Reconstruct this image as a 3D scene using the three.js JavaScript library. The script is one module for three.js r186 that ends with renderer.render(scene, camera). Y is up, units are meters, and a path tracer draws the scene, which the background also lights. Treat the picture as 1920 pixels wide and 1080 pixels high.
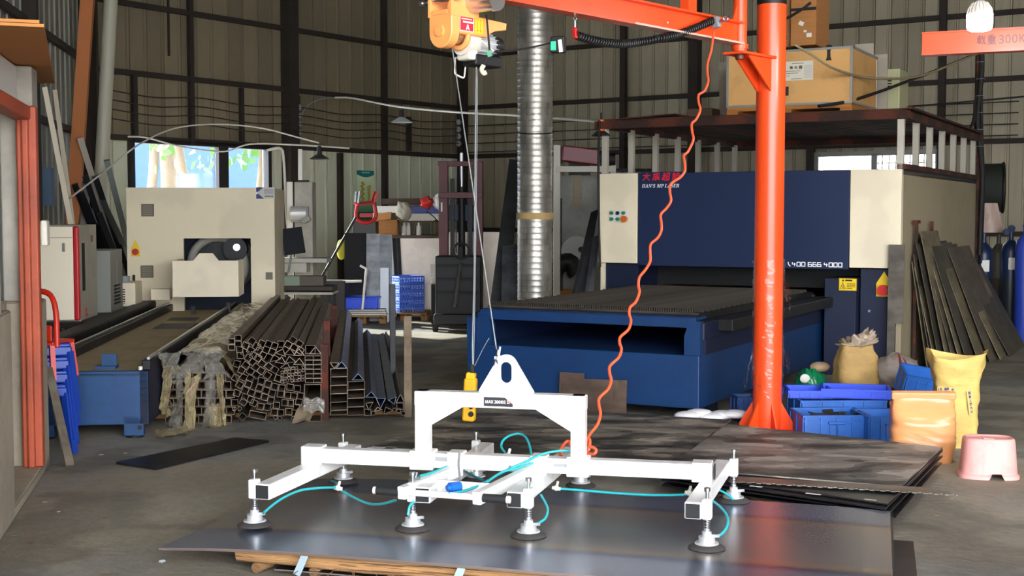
import * as THREE from 'three';
import { RoundedBoxGeometry } from 'three/addons/geometries/RoundedBoxGeometry.js';
import { mergeGeometries } from 'three/addons/utils/BufferGeometryUtils.js';

// ---------------------------------------------------------------- camera, sky, exposure
const scene = new THREE.Scene();
const FOCAL = 2400, HORIZON = 400, EYE = 1.5;                  // photograph as 1920 x 1080
const PITCH = Math.atan((540 - HORIZON) / FOCAL);
const camera = new THREE.PerspectiveCamera(2 * Math.atan(540 / FOCAL) * 180 / Math.PI, 1920 / 1080, 0.05, 200);
camera.position.set(0, EYE, 0);
camera.rotation.set(-PITCH, 0, 0);
const renderer = new THREE.WebGLRenderer({ antialias: true });
renderer.toneMapping = THREE.LinearToneMapping;
renderer.toneMappingExposure = 2.15;
renderer.shadowMap.enabled = true;
renderer.shadowMap.type = THREE.PCFSoftShadowMap;
scene.background = new THREE.Color().setRGB(0.95, 0.985, 1.06);   // bright overcast sky, seen and felt only through the openings
scene.backgroundIntensity = 8.0;

// low sun behind the back-left wall: it only reaches the floor through the window and the unseen doorway added below it
const sun = new THREE.DirectionalLight(new THREE.Color(1.0, 0.96, 0.88), 8);
sun.name = 'sun'; sun.position.set(-2 - 12, 7.2, -17.5 - 9.8); sun.target.position.set(-2, 0, -17.5); sun.castShadow = true;
sun.shadow.mapSize.set(2048, 2048); Object.assign(sun.shadow.camera, { left: -22, right: 22, top: 22, bottom: -22, near: 0.5, far: 60 });
scene.add(sun, sun.target);

// ---------------------------------------------------------------- helpers
let seed = 12345;
const rnd = () => { seed = (seed + 0x6d2b79f5) | 0; let t = Math.imul(seed ^ (seed >>> 15), 1 | seed); t = (t + Math.imul(t ^ (t >>> 7), 61 | t)) ^ t; return ((t ^ (t >>> 14)) >>> 0) / 4294967296; };
const rr = (a, b) => a + (b - a) * rnd();
const V = (x, y, z) => new THREE.Vector3(x, y, z);
const D2R = Math.PI / 180;
// survey helpers: a sight line of the photograph cut at a depth, at a height, or with an upright plane
const cP = Math.cos(PITCH), sP = Math.sin(PITCH);
const sight = (px, py) => { const X = (px - 960) / FOCAL, Y = (540 - py) / FOCAL; return V(X, Y * cP - sP, -(cP + Y * sP)); };
const at = (px, py, d) => { const r = sight(px, py); return r.multiplyScalar(-d / r.z).add(V(0, EYE, 0)); };
const onY = (px, py, h) => { const r = sight(px, py); return r.multiplyScalar((h - EYE) / r.y).add(V(0, EYE, 0)); };

const used = new Map();
const numbered = (n) => { const k = used.get(n) ?? 0; used.set(n, k + 1); return k ? n + '_' + String(k).padStart(3, '0') : n; };
function clean(g) {
  if (g.index) g = g.toNonIndexed();
  for (const k of Object.keys(g.attributes)) if (!['position', 'normal', 'uv'].includes(k)) g.deleteAttribute(k);
  if (!g.attributes.normal) g.computeVertexNormals();
  if (!g.attributes.uv) metreUV(g);
  g.morphAttributes = {}; g.clearGroups();
  return g;
}
function metreUV(g) {                                            // uv in metres from the dominant axis of the normal
  const p = g.attributes.position, n = g.attributes.normal, uv = new Float32Array(p.count * 2);
  for (let i = 0; i < p.count; i++) {
    const ax = Math.abs(n.getX(i)), ay = Math.abs(n.getY(i)), az = Math.abs(n.getZ(i));
    let u, v;
    if (ay >= ax && ay >= az) { u = p.getX(i); v = p.getZ(i); } else if (ax >= az) { u = p.getZ(i); v = p.getY(i); } else { u = p.getX(i); v = p.getY(i); }
    uv[2 * i] = u; uv[2 * i + 1] = v;
  }
  g.setAttribute('uv', new THREE.BufferAttribute(uv, 2));
  return g;
}
const place = (g, p, r) => { if (r) g.applyMatrix4(new THREE.Matrix4().makeRotationFromEuler(new THREE.Euler(r[0], r[1], r[2]))); if (p) g.translate(p[0], p[1], p[2]); return g; };
// a box, its edges softened by b
function box(w, h, d, p, r, b = 0) {
  let g = b > 0 ? new RoundedBoxGeometry(w, h, d, 1, Math.min(b, w / 2.01, h / 2.01, d / 2.01)) : new THREE.BoxGeometry(w, h, d);
  g = metreUV(clean(g));
  return place(g, p, r);
}
const cyl = (r0, r1, h, p, r, seg = 20, open = false) => place(clean(new THREE.CylinderGeometry(r0, r1, h, seg, 1, open)), p, r);
const tor = (R, r, p, rot, a = Math.PI * 2, s1 = 8, s2 = 24) => place(clean(new THREE.TorusGeometry(R, r, s1, s2, a)), p, rot);
const sph = (r, p, s = [1, 1, 1], seg = 14) => { const g = clean(new THREE.SphereGeometry(r, seg, Math.max(6, seg >> 1))); g.scale(s[0], s[1], s[2]); return place(g, p); };
function rod(a, b, r, seg = 8, r2 = r) {                         // a round bar from a to b
  const v = b.clone().sub(a), g = clean(new THREE.CylinderGeometry(r2, r, v.length(), seg));
  g.applyQuaternion(new THREE.Quaternion().setFromUnitVectors(V(0, 1, 0), v.clone().normalize()));
  g.translate((a.x + b.x) / 2, (a.y + b.y) / 2, (a.z + b.z) / 2);
  return g;
}
function bar(a, b, w, h, up = V(0, 1, 0), bev = 0) {             // a square bar from a to b: w across, h along up
  const v = b.clone().sub(a), L = v.length(); v.normalize();
  const x = new THREE.Vector3().crossVectors(up, v).normalize(), y = new THREE.Vector3().crossVectors(v, x);
  const g = box(w, h, L, null, null, bev);
  g.applyMatrix4(new THREE.Matrix4().makeBasis(x, y, v));
  g.translate((a.x + b.x) / 2, (a.y + b.y) / 2, (a.z + b.z) / 2);
  return g;
}
const hose = (pts, r, n = 40, seg = 7, closed = false, tension = 0.5) => clean(new THREE.TubeGeometry(new THREE.CatmullRomCurve3(pts, closed, 'catmullrom', tension), n, r, seg, closed));
const lathe = (pts, p, r, seg = 24) => place(clean(new THREE.LatheGeometry(pts.map(([x, y]) => new THREE.Vector2(x, y)), seg)), p, r);
function prism(pts, depth, p, r, holes = [], bev = 0) {           // an outline in x, y given a thickness along z (centred)
  const s = new THREE.Shape(pts.map(([x, y]) => new THREE.Vector2(x, y)));
  for (const h of holes) s.holes.push(new THREE.Path(h.map(([x, y]) => new THREE.Vector2(x, y))));
  const g = clean(new THREE.ExtrudeGeometry(s, { depth, bevelEnabled: bev > 0, bevelSize: bev, bevelThickness: bev, bevelSegments: 1 }));
  g.translate(0, 0, -depth / 2); metreUV(g);
  return place(g, p, r);
}
const ring = (n, rx, ry = rx, a0 = 0) => [...Array(n)].map((_, i) => [rx * Math.cos(a0 + i / n * 2 * Math.PI), ry * Math.sin(a0 + i / n * 2 * Math.PI)]);
const rect = (x0, y0, x1, y1) => [[x0, y0], [x1, y0], [x1, y1], [x0, y1]];
function grid(nu, nv, f) {                                        // a surface from f(u, v) -> Vector3
  const pos = [], uv = [], idx = [];
  for (let j = 0; j <= nv; j++) for (let i = 0; i <= nu; i++) { const p = f(i / nu, j / nv); pos.push(p.x, p.y, p.z); uv.push(i / nu, j / nv); }
  for (let j = 0; j < nv; j++) for (let i = 0; i < nu; i++) { const a = j * (nu + 1) + i, b = a + 1, c = a + nu + 1, d = c + 1; idx.push(a, b, d, a, d, c); }
  const g = new THREE.BufferGeometry();
  g.setAttribute('position', new THREE.Float32BufferAttribute(pos, 3)); g.setAttribute('uv', new THREE.Float32BufferAttribute(uv, 2)); g.setIndex(idx); g.computeVertexNormals();
  return g;
}
const merge = (gs) => Array.isArray(gs) ? (gs.length > 1 ? mergeGeometries(gs.map(clean)) : gs[0]) : gs;
function thing(name, label, category, p = [0, 0, 0], turn = 0, group) {
  const o = new THREE.Group(); o.name = numbered(name); o.position.set(...(p.isVector3 ? p.toArray() : p)); o.rotation.y = turn;
  o.userData = { label, category }; if (group) o.userData.group = group;
  scene.add(o); return o;
}
function part(parent, name, gs, m, label) { const o = new THREE.Mesh(merge(gs), m); o.name = name; if (label) o.userData.label = label; parent.add(o); return o; }
function solo(name, label, category, gs, m, group, p, turn) {     // a thing that is one mesh
  const o = new THREE.Mesh(merge(gs), m); o.name = numbered(name); o.userData = { label, category }; if (group) o.userData.group = group;
  if (p) o.position.set(...(p.isVector3 ? p.toArray() : p)); if (turn) o.rotation.y = turn;
  scene.add(o); return o;
}
function structure(name, label, p = [0, 0, 0], turn = 0) { const o = new THREE.Group(); o.name = name; o.position.set(...p); o.rotation.y = turn; o.userData = { kind: 'structure', label, category: name.split('_')[0] }; scene.add(o); return o; }
function copy(o, label, p, turn, group) { const c = o.clone(); c.userData = { ...o.userData }; c.name = numbered(o.name.replace(/_\d{3}$/, '')); if (label) c.userData.label = label; if (group) c.userData.group = group; if (p) c.position.set(...(p.isVector3 ? p.toArray() : p)); if (turn !== undefined) c.rotation.y = turn; scene.add(c); return c; }

// ---------------------------------------------------------------- textures and materials
const hash = (x, y, s) => { let h = Math.imul(x, 374761393) ^ Math.imul(y, 668265263) ^ Math.imul(s, 2246822519); h = Math.imul(h ^ (h >>> 13), 1274126177); return ((h ^ (h >>> 16)) >>> 0) / 4294967296; };
function noise(u, v, px, py, s) {                                 // tileable value noise, px x py cells to the tile
  const x = u * px, y = v * py, x0 = Math.floor(x), y0 = Math.floor(y), fx = x - x0, fy = y - y0;
  const w = (t) => t * t * (3 - 2 * t), m = (a, n) => ((a % n) + n) % n;
  const a = hash(m(x0, px), m(y0, py), s), b = hash(m(x0 + 1, px), m(y0, py), s), c = hash(m(x0, px), m(y0 + 1, py), s), d = hash(m(x0 + 1, px), m(y0 + 1, py), s);
  return (a + (b - a) * w(fx)) * (1 - w(fy)) + (c + (d - c) * w(fx)) * w(fy);
}
const fbm = (u, v, px, py, s, oct = 4) => { let t = 0, a = 0.5, k = 0; for (let i = 0; i < oct; i++) { t += a * noise(u, v, px << i, py << i, s + i); k += a; a *= 0.5; } return t / k; };
const clamp = (x, a = 0, b = 1) => Math.min(b, Math.max(a, x));
const step = (a, b, x) => { const t = clamp((x - a) / (b - a)); return t * t * (3 - 2 * t); };
function tex(w, h, f, size, srgb = true) {                        // f(u, v) -> [r, g, b] in 0..1; size = metres of one tile (or [x, y])
  const data = new Uint8Array(w * h * 4);
  for (let j = 0; j < h; j++) for (let i = 0; i < w; i++) { const c = f(i / w, j / h), o = (j * w + i) * 4; data[o] = 255 * clamp(c[0]); data[o + 1] = 255 * clamp(c[1]); data[o + 2] = 255 * clamp(c[2]); data[o + 3] = 255; }
  const t = new THREE.DataTexture(data, w, h); t.wrapS = t.wrapT = THREE.RepeatWrapping; t.magFilter = THREE.LinearFilter; t.minFilter = THREE.LinearMipmapLinearFilter; t.generateMipmaps = true;
  if (srgb) t.colorSpace = THREE.SRGBColorSpace;
  if (size) { const [a, b] = Array.isArray(size) ? size : [size, size]; t.repeat.set(1 / a, 1 / b); }
  t.needsUpdate = true; return t;
}
const resized = (t, a, b = a) => { const c = t.clone(); c.repeat.set(1 / a, 1 / b); c.needsUpdate = true; return c; };
function canvas(w, h, draw) {
  const c = document.createElement('canvas'); c.width = w; c.height = h; const g = c.getContext('2d'); draw(g, w, h);
  const t = new THREE.CanvasTexture(c); t.colorSpace = THREE.SRGBColorSpace; t.magFilter = THREE.LinearFilter; return t;
}
const grey = (x) => [x, x, x];
const dirtTex = tex(512, 512, (u, v) => { const a = fbm(u, v, 4, 4, 11, 6), b = fbm(u, v, 24, 24, 31, 3); const k = 0.78 + 0.24 * a + 0.1 * (b - 0.5); return [k, k * 0.985, k * 0.96]; }, 1.0);
const smudgeTex = tex(512, 512, (u, v) => { const a = fbm(u, v, 3, 3, 71, 6), s = step(0.56, 0.72, fbm(u, v, 6, 6, 91, 5)); const k = 0.95 + 0.07 * a - 0.045 * s; return [k, k * 0.99, k * 0.97]; }, 1.6);
const fineTex = tex(256, 256, (u, v) => grey(0.35 + 0.65 * fbm(u, v, 16, 16, 5, 4)), 0.25, false);
const steelTex = tex(512, 512, (u, v) => { const a = fbm(u, v, 3, 14, 17, 5), b = fbm(u, v, 8, 8, 23, 4), s = step(0.62, 0.75, fbm(u, v, 10, 5, 41, 4)); const k = 0.72 + 0.36 * a * b * 2 - 0.1 * s; return [k, k * 0.98, k * 0.95]; }, 0.9);
const rustTex = tex(512, 512, (u, v) => { const a = fbm(u, v, 6, 6, 3, 6), b = step(0.4, 0.62, a), c = fbm(u, v, 32, 32, 8, 3); return [0.26 + 0.2 * b + 0.08 * c, 0.17 + 0.08 * b + 0.06 * c, 0.12 + 0.03 * b + 0.05 * c]; }, 0.7);
const woodTex = tex(512, 512, (u, v) => { const g = noise(u, v, 3, 60, 2) * 0.5 + noise(u, v, 4, 120, 4) * 0.3 + fbm(u, v, 4, 8, 6, 4) * 0.4; return [0.68 + 0.2 * g, 0.56 + 0.2 * g, 0.38 + 0.2 * g]; }, [1.6, 0.5]);
const barkTex = tex(512, 256, (u, v) => { const g = noise(u, v, 5, 30, 12) * 0.6 + fbm(u, v, 6, 10, 16, 4) * 0.5, s = step(0.6, 0.7, fbm(u, v, 6, 4, 26, 4)); return [0.64 + 0.3 * g - 0.3 * s, 0.51 + 0.27 * g - 0.27 * s, 0.36 + 0.22 * g - 0.2 * s]; }, [0.7, 0.2]);
const cardTex = tex(256, 256, (u, v) => { const k = 0.92 + 0.1 * fbm(u, v, 3, 40, 14, 3); return [k, k, k]; }, 0.6);
const rustDrip = tex(512, 512, (u, v) => { const st = fbm(u, v, 26, 2, 19, 4), a = fbm(u, v, 4, 4, 29, 5), s = step(0.6, 0.82, st * 0.6 + a * 0.45); const k = 0.86 + 0.16 * a; return [k - 0.12 * s, k - 0.2 * s, k - 0.28 * s]; }, [2.6, 2.6]);
const floorTex = tex(1024, 1024, (u, v) => {
  const a = fbm(u, v, 3, 3, 101, 7), b = fbm(u, v, 11, 7, 111, 5), f = fbm(u, v, 90, 90, 121, 3), st = step(0.53, 0.66, fbm(u, v, 7, 9, 131, 6)), sc = step(0.66, 0.72, noise(u, v, 5, 160, 141) * 0.55 + fbm(u, v, 6, 6, 151, 4) * 0.5);
  let k = 0.585 + 0.22 * (a - 0.5) + 0.12 * (b - 0.5) + 0.07 * (f - 0.5) - 0.1 * st + 0.0 * sc;
  const wm = step(0.42, 0.62, fbm(u, v, 4, 4, 181, 4)); return [k, k * (0.985 - 0.03 * wm), k * (0.95 - 0.09 * wm)];
}, 4.2);
const floorRough = tex(512, 512, (u, v) => grey(0.62 + 0.3 * fbm(u, v, 6, 6, 161, 5)), 2.1, false);
const floorBump = tex(512, 512, (u, v) => grey(fbm(u, v, 30, 30, 171, 5)), 1.0, false);

function mat(c, o = {}) {
  const { rough = 0.6, metal = 0, map, bump, bs = 0.002, side, phys, ...rest } = o;
  const m = new (phys ? THREE.MeshPhysicalMaterial : THREE.MeshStandardMaterial)({ color: c, roughness: rough, metalness: metal, ...(phys || {}), ...rest });
  if (map) m.map = map;
  if (bump) { m.bumpMap = bump; m.bumpScale = bs; }
  if (side) m.side = THREE.DoubleSide;
  return m;
}
const M = {
  white: mat(0xf3f4f4, { rough: 0.32, map: resized(smudgeTex, 0.8) }),
  cream: mat(0xe6dabb, { rough: 0.5, map: resized(smudgeTex, 3.4) }),
  creamB: mat(0xefe4c8, { rough: 0.45, map: resized(smudgeTex, 3.6) }),
  taupe: mat(0x8d8370, { rough: 0.6, map: dirtTex }),
  navy: mat(0x07183a, { rough: 0.55, map: dirtTex }),
  blue: mat(0x0a3362, { rough: 0.48, map: resized(smudgeTex, 0.9) }),
  blueBed: mat(0x17487c, { rough: 0.5, map: dirtTex }),
  orange: mat(0xf2501e, { rough: 0.33, map: resized(smudgeTex, 1.1) }),
  orangeLight: mat(0xffa85e, { rough: 0.4 }),
  orangeFrame: mat(0xb8502c, { rough: 0.5, map: dirtTex }),
  red: mat(0xc22020, { rough: 0.4 }),
  darkRed: mat(0x5d1822, { rough: 0.5, map: dirtTex }),
  black: mat(0x0c0c0d, { rough: 0.58 }),
  rubber: mat(0x1b1b1c, { rough: 0.75 }),
  cupRubber: mat(0x3c3836, { rough: 0.8 }),
  darkSteel: mat(0x2b2d30, { rough: 0.5, metal: 0.5, map: steelTex }),
  greySteel: mat(0x6d6f72, { rough: 0.42, metal: 0.7, map: steelTex }),
  brownSteel: mat(0x4d4740, { rough: 0.6, metal: 0.35, map: steelTex }),
  chrome: mat(0xc9cccf, { rough: 0.28, metal: 1 }),
  alu: mat(0xd6d8d9, { rough: 0.36, metal: 0.55 }),
  galv: mat(0x9da3a6, { rough: 0.34, metal: 0.85, map: steelTex }),
  rust: mat(0xa89488, { rough: 0.85, map: rustTex }),
  rustPaint: mat(0xb9b3a2, { rough: 0.75, map: rustDrip }),
  wood: mat(0xd9a866, { rough: 0.75, map: woodTex }),
  ply: mat(0xe0ad6b, { rough: 0.7, map: resized(smudgeTex, 1.2) }),
  bark: mat(0xc9b8a2, { rough: 0.9, map: resized(barkTex, 0.4, 0.12), bump: resized(fineTex, 0.2), bs: 0.006 }),
  card: mat(0xb97e45, { rough: 0.85, map: cardTex }),
  cardDark: mat(0x94673e, { rough: 0.85, map: cardTex }),
  concrete: mat(0xa79d8c, { rough: 0.9, map: resized(dirtTex, 1.4), bump: resized(fineTex, 0.5), bs: 0.006 }),
  teal: mat(0x2aa7ad, { rough: 0.35 }),
  crate: mat(0x2a70d2, { rough: 0.45, map: resized(dirtTex, 0.7) }),
  crateBright: mat(0x1a48d8, { rough: 0.4 }),
  yellow: mat(0xf2b418, { rough: 0.45 }),
  yellowSign: mat(0xe8c81c, { rough: 0.5 }),
  pink: mat(0xeaa6a0, { rough: 0.5, map: resized(smudgeTex, 0.35) }),
  plastic: mat(0xcfd6da, { rough: 0.18, side: true, phys: { transmission: 0.62, thickness: 0, ior: 1.4 } }),
  glass: mat(0xf4f8fa, { rough: 0.05, side: true, phys: { transmission: 1, thickness: 0, ior: 1.45 } }),
  paper: mat(0xe8e4da, { rough: 0.8 }),
  wire: mat(0x1c1a18, { rough: 0.7 }),
  wireWhite: mat(0xd8d4c8, { rough: 0.5 }),
  rope: mat(0xb4b6b4, { rough: 0.4, metal: 0.6 }),
  green: mat(0x1f8f5c, { rough: 0.5 }),
  greyPlastic: mat(0x85898a, { rough: 0.5 }),
};
const flat = (t, o = {}) => mat(0xffffff, { rough: 0.6, map: t, polygonOffset: true, polygonOffsetFactor: -2, polygonOffsetUnits: -2, ...o });
// a flat print: w x h metres, its plane facing +z, uv 0..1
const sheetGeo = (w, h, p, r) => place(clean(new THREE.PlaneGeometry(w, h)), p, r);

// brush strokes for characters, in a 100 x 100 square with y down
const GLYPH = {
  da: [[5, 35, 95, 35], [50, 5, 48, 40, 32, 70, 6, 94], [50, 38, 66, 70, 94, 94]],
  zu: [[22, 3, 30, 14], [4, 24, 46, 24], [22, 24, 20, 60, 4, 94], [20, 46, 42, 46, 38, 90, 28, 82], [60, 3, 50, 28], [56, 16, 94, 16], [62, 32, 54, 50], [58, 42, 92, 42], [48, 62, 96, 62], [72, 42, 70, 66, 48, 94], [72, 64, 96, 94]],
  chao: [[8, 18, 42, 18], [4, 38, 46, 38], [25, 4, 25, 84], [25, 58, 44, 58], [12, 52, 4, 94], [8, 78, 30, 92, 96, 92], [52, 8, 90, 8, 86, 40, 76, 34], [68, 8, 50, 44], [54, 52, 88, 52, 88, 78, 54, 78, 54, 52]],
  neng: [[24, 4, 8, 26, 42, 26], [34, 14, 44, 30], [12, 38, 12, 94], [12, 38, 42, 38, 42, 92, 34, 88], [12, 56, 42, 56], [12, 74, 42, 74], [60, 6, 60, 40, 92, 40, 92, 30], [88, 10, 60, 24], [60, 52, 60, 90, 94, 90, 94, 78], [90, 56, 60, 72]],
  zai: [[14, 16, 54, 16], [34, 4, 34, 32], [4, 32, 94, 32], [10, 46, 52, 46], [26, 38, 16, 62, 54, 62], [34, 54, 34, 96], [6, 78, 56, 74], [64, 4, 70, 50, 84, 84, 96, 90, 96, 74], [90, 46, 74, 74, 56, 94], [80, 10, 90, 20]],
  zhong: [[74, 4, 20, 12], [6, 24, 94, 24], [18, 36, 82, 36, 82, 64, 18, 64, 18, 36], [18, 50, 82, 50], [50, 10, 50, 92], [14, 78, 86, 78], [4, 94, 96, 94]],
  ji: [[8, 10, 18, 20], [4, 36, 14, 44], [6, 92, 20, 60], [42, 4, 38, 14], [28, 14, 56, 14, 56, 42, 28, 42, 28, 14], [28, 28, 56, 28], [24, 54, 62, 54], [42, 46, 42, 54], [40, 54, 38, 76, 26, 94], [38, 68, 56, 68, 54, 92, 46, 88], [72, 4, 62, 36], [68, 24, 98, 24], [88, 24, 82, 60, 60, 94], [68, 40, 80, 74, 98, 94]],
  guang: [[50, 4, 50, 42], [20, 12, 30, 32], [80, 10, 68, 32], [6, 44, 94, 44], [38, 44, 34, 74, 8, 94], [60, 44, 60, 84, 68, 92, 94, 92, 94, 76]],
  qi: [[12, 8, 42, 8, 42, 34, 12, 34, 12, 8], [58, 8, 88, 8, 88, 34, 58, 34, 58, 8], [6, 48, 94, 48], [50, 38, 40, 56, 8, 68], [54, 48, 92, 68], [12, 66, 42, 66, 42, 94, 12, 94, 12, 66], [58, 66, 88, 66, 88, 94, 58, 94, 58, 66]],
  da2: [[12, 8, 22, 18], [4, 40, 20, 40, 20, 76, 6, 84], [10, 80, 40, 92, 96, 92], [34, 28, 92, 28], [62, 6, 58, 46, 36, 74], [62, 40, 90, 74]],
  su: [[18, 4, 26, 14], [42, 4, 34, 14], [8, 18, 50, 18], [16, 26, 16, 44, 44, 44, 44, 26], [30, 18, 26, 52, 10, 60], [60, 6, 60, 40, 52, 54], [60, 6, 88, 6, 88, 54], [60, 22, 88, 22], [60, 36, 88, 36], [22, 72, 78, 72], [50, 58, 50, 92], [6, 94, 94, 94]],
  tu: [[20, 40, 80, 40], [50, 6, 50, 92], [4, 92, 96, 92]],
};
function glyph(g, key, x, y, s, w, color, slant = 0) {
  g.strokeStyle = color; g.lineWidth = w; g.lineCap = 'butt'; g.lineJoin = 'miter';
  for (const q of GLYPH[key]) { g.beginPath(); for (let i = 0; i < q.length; i += 2) { const X = x + (q[i] + slant * (100 - q[i + 1])) / 100 * s, Y = y + q[i + 1] / 100 * s; i ? g.lineTo(X, Y) : g.moveTo(X, Y); } g.stroke(); }
}
// ---------------------------------------------------------------- the building
const C_BL = [-5.68, 17.5], C_BC = [-0.95, 24.0], C_CR = [12.5, 15.3];       // x and depth of the corners of the back walls
const EAVE = 6.5;
{
  const f = structure('floor', 'worn grey concrete workshop floor with dark stains');
  part(f, 'slab', [box(19.2, 0.2, 28.4, [3.2, -0.1, -11.2])], mat(0xf4f1ea, { rough: 1, map: floorTex, roughnessMap: floorRough, bump: floorBump, bs: 0.004 }));
  const c = structure('ceiling', 'sheet metal roof over the workshop');
  part(c, 'roof_sheet', [box(19.4, 0.12, 28.6, [3.2, EAVE + 0.06, -11.2])], mat(0x5a564c, { rough: 0.8, map: dirtTex }));
  const g = structure('ground', 'pale concrete yard outside the workshop');
  part(g, 'yard', [box(70, 0.2, 24, [0, -0.12, 15.0]), box(60, 0.2, 30, [-18, -0.12, -41])], mat(0xb9b6ae, { rough: 0.95, map: resized(dirtTex, 3) }));
}
const panelMatUp = [0x7c725c, 0x837860, 0x756b56].map((c) => mat(c, { rough: 0.62, map: rustDrip }));
const panelMatLow = [0xcdd0b8, 0xd5d7bf, 0xc6c9b0].map((c) => mat(c, { rough: 0.6, map: rustDrip }));
const panelMatC = [0x9c927a, 0xa49a81, 0x948a72].map((c) => mat(c, { rough: 0.58, map: rustDrip }));
const beamMat = mat(0x2e2620, { rough: 0.85, map: dirtTex });
// a wall of ribbed sheets between two corners; its local x runs along the wall from a to b, local +z faces the room
function ribbedWall(name, label, a, b, o) {
  const dx = b[0] - a[0], dd = b[1] - a[1], L = Math.hypot(dx, dd), turn = Math.atan2(dd, dx);
  const w = structure(name, label, [a[0], 0, -a[1]], turn);
  const pitch = o.pitch, n = Math.ceil(L / pitch), geo = new Map();
  const strip = (h) => { if (!geo.has(h)) { const r = 0.018; geo.set(h, prism([[0, -0.06], [pitch, -0.06], [pitch, -0.03], [pitch - 0.006, -0.03], [pitch - 0.006, 0], [pitch - 0.03, 0], [pitch - 0.038, r], [pitch - 0.06, r], [pitch - 0.068, 0], [0.006, 0], [0.006, -0.03], [0, -0.03]].map(([x, y]) => [x, -y]), h, [0, h / 2, 0], [-Math.PI / 2, 0, 0])); } return geo.get(h); };
  for (let i = 0; i < n; i++) {
    const x = i * pitch, bands = [];
    const win = o.window && x + pitch > o.window[0] && x < o.window[1], gap = o.gap && x > o.gap[0] && x + pitch < o.gap[1];
    if (o.split) { if (!gap) bands.push([0, win ? o.window[2] : o.split, o.low]); if (win && o.window[3] < o.split) bands.push([o.window[3], o.split, o.low]); bands.push([o.split, EAVE, o.up]); }
    else if (win) bands.push([0, o.window[2], o.up], [o.window[3], EAVE, o.up]); else bands.push([0, EAVE, o.up]);
    const edge = (x0, x1) => { if (x1 - x0 > 0.01) for (const [y0, y1, ms] of (o.split ? [[0, o.split, o.low]] : [[o.window[2], o.window[3], o.up]])) part(w, 'panel', [box(x1 - x0, y1 - y0, 0.06, [(x0 + x1) / 2, (y0 + y1) / 2, -0.03])], ms[0]); };
    if (win && x < o.window[0]) edge(x, o.window[0]);
    if (win && x + pitch > o.window[1]) edge(o.window[1], x + pitch);
    for (const [y0, y1, ms] of bands) { const p = new THREE.Mesh(strip(+(y1 - y0).toFixed(3)), ms[Math.floor(rnd() * ms.length)]); p.name = 'panel'; p.position.set(x, y0, 0); w.add(p); }
  }
  for (const y of o.purlins) { if (o.window && y > o.window[2] && y < o.window[3] - 0.01) continue; part(w, 'purlin', [box(L, 0.075, 0.06, [L / 2, y, 0.05])], beamMat); }
  for (const [x, wd, y0, y1, dp] of o.columns) part(w, 'column', [box(wd, y1 - y0, dp ?? wd, [x, (y0 + y1) / 2, (dp ?? wd) / 2 + 0.02])], beamMat);
  return w;
}
const wallB = (px) => { const r = (px - 960) / FOCAL, s = [C_BC[0] - C_BL[0], C_BC[1] - C_BL[1]], L = Math.hypot(...s); return L * (r * C_BL[1] - C_BL[0]) / (s[0] - r * s[1]); };
const wallC = (px) => { const r = (px - 960) / FOCAL, s = [C_CR[0] - C_BC[0], C_CR[1] - C_BC[1]], L = Math.hypot(...s); return L * (r * C_BC[1] - C_BC[0]) / (s[0] - r * s[1]); };
const WIN = [wallB(249), wallB(499), 1.25, 2.5];
const wB = ribbedWall('wall_back_left', 'brown stained ribbed sheet wall behind the tube cutter', C_BL, C_BC, {
  pitch: 0.3, split: 2.52, low: panelMatLow, up: panelMatUp, window: WIN, gap: [wallB(246), wallB(530)], purlins: [2.55, 3.45, 4.4, 5.35],  // gap: unseen doorway added below the window, widened to let in light
  columns: [[wallB(537), 0.2, 0, EAVE], [wallB(717), 0.085, 0, EAVE], [wallB(252), 0.07, 2.5, 3.45], [wallB(358), 0.07, 2.5, EAVE], [wallB(452), 0.06, 2.5, 3.4], [wallB(634), 0.08, 0, 2.5], [wallB(764), 0.1, 2.6, 3.2, 0.05], [wallB(320), 0.03, 3.75, 5, 0.02], [wallB(862), 0.14, 0, EAVE]],
});
const WIN2 = [wallC(1531), wallC(1757), 1.5, 2.42];
ribbedWall('wall_back', 'grey ribbed sheet wall behind the laser cutter', C_BC, C_CR, {
  pitch: 0.25, up: panelMatC, window: WIN2, purlins: [1.2, 2.55, 3.45, 4.4, 5.35],
  columns: [[wallC(1171), 0.1, 0, EAVE], [wallC(1305), 0.17, 0, EAVE], [wallC(1521), 0.11, 0, EAVE], [wallC(1763), 0.09, 0, EAVE], [0.08, 0.13, 0, EAVE]],
});
ribbedWall('wall_left', 'grey ribbed sheet wall along the left of the workshop', [-2.4, -2.9], C_BL, {
  pitch: 0.3, up: [0x86867a, 0x8e8e82, 0x7d7d72].map((c) => mat(c, { rough: 0.6, map: rustDrip })), purlins: [1.2, 2.5, 3.45, 4.4, 5.35], columns: [[19.6, 0.2, 0, EAVE], [16.2, 0.14, 0, EAVE], [12.5, 0.14, 0, EAVE]],
});
{
  const r = structure('wall_right', 'ribbed sheet wall along the right of the workshop');
  part(r, 'cladding', [box(0.1, EAVE, 18.4, [12.55, EAVE / 2, -6.1])], panelMatC[0]);
  const w = structure('wall_front', 'front wall of the workshop with its wide open gateway');
  part(w, 'lintel', [box(15.4, EAVE - 5.2, 0.15, [5.1, 5.85, 3.0])], panelMatC[1]);
  part(w, 'pier', [box(0.5, 5.2, 0.2, [-2.4, 2.6, 3.0])], panelMatC[1]);
  part(w, 'pier', [box(4.2, 5.2, 0.2, [10.5, 2.6, 3.0])], panelMatC[1]);
}
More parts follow.
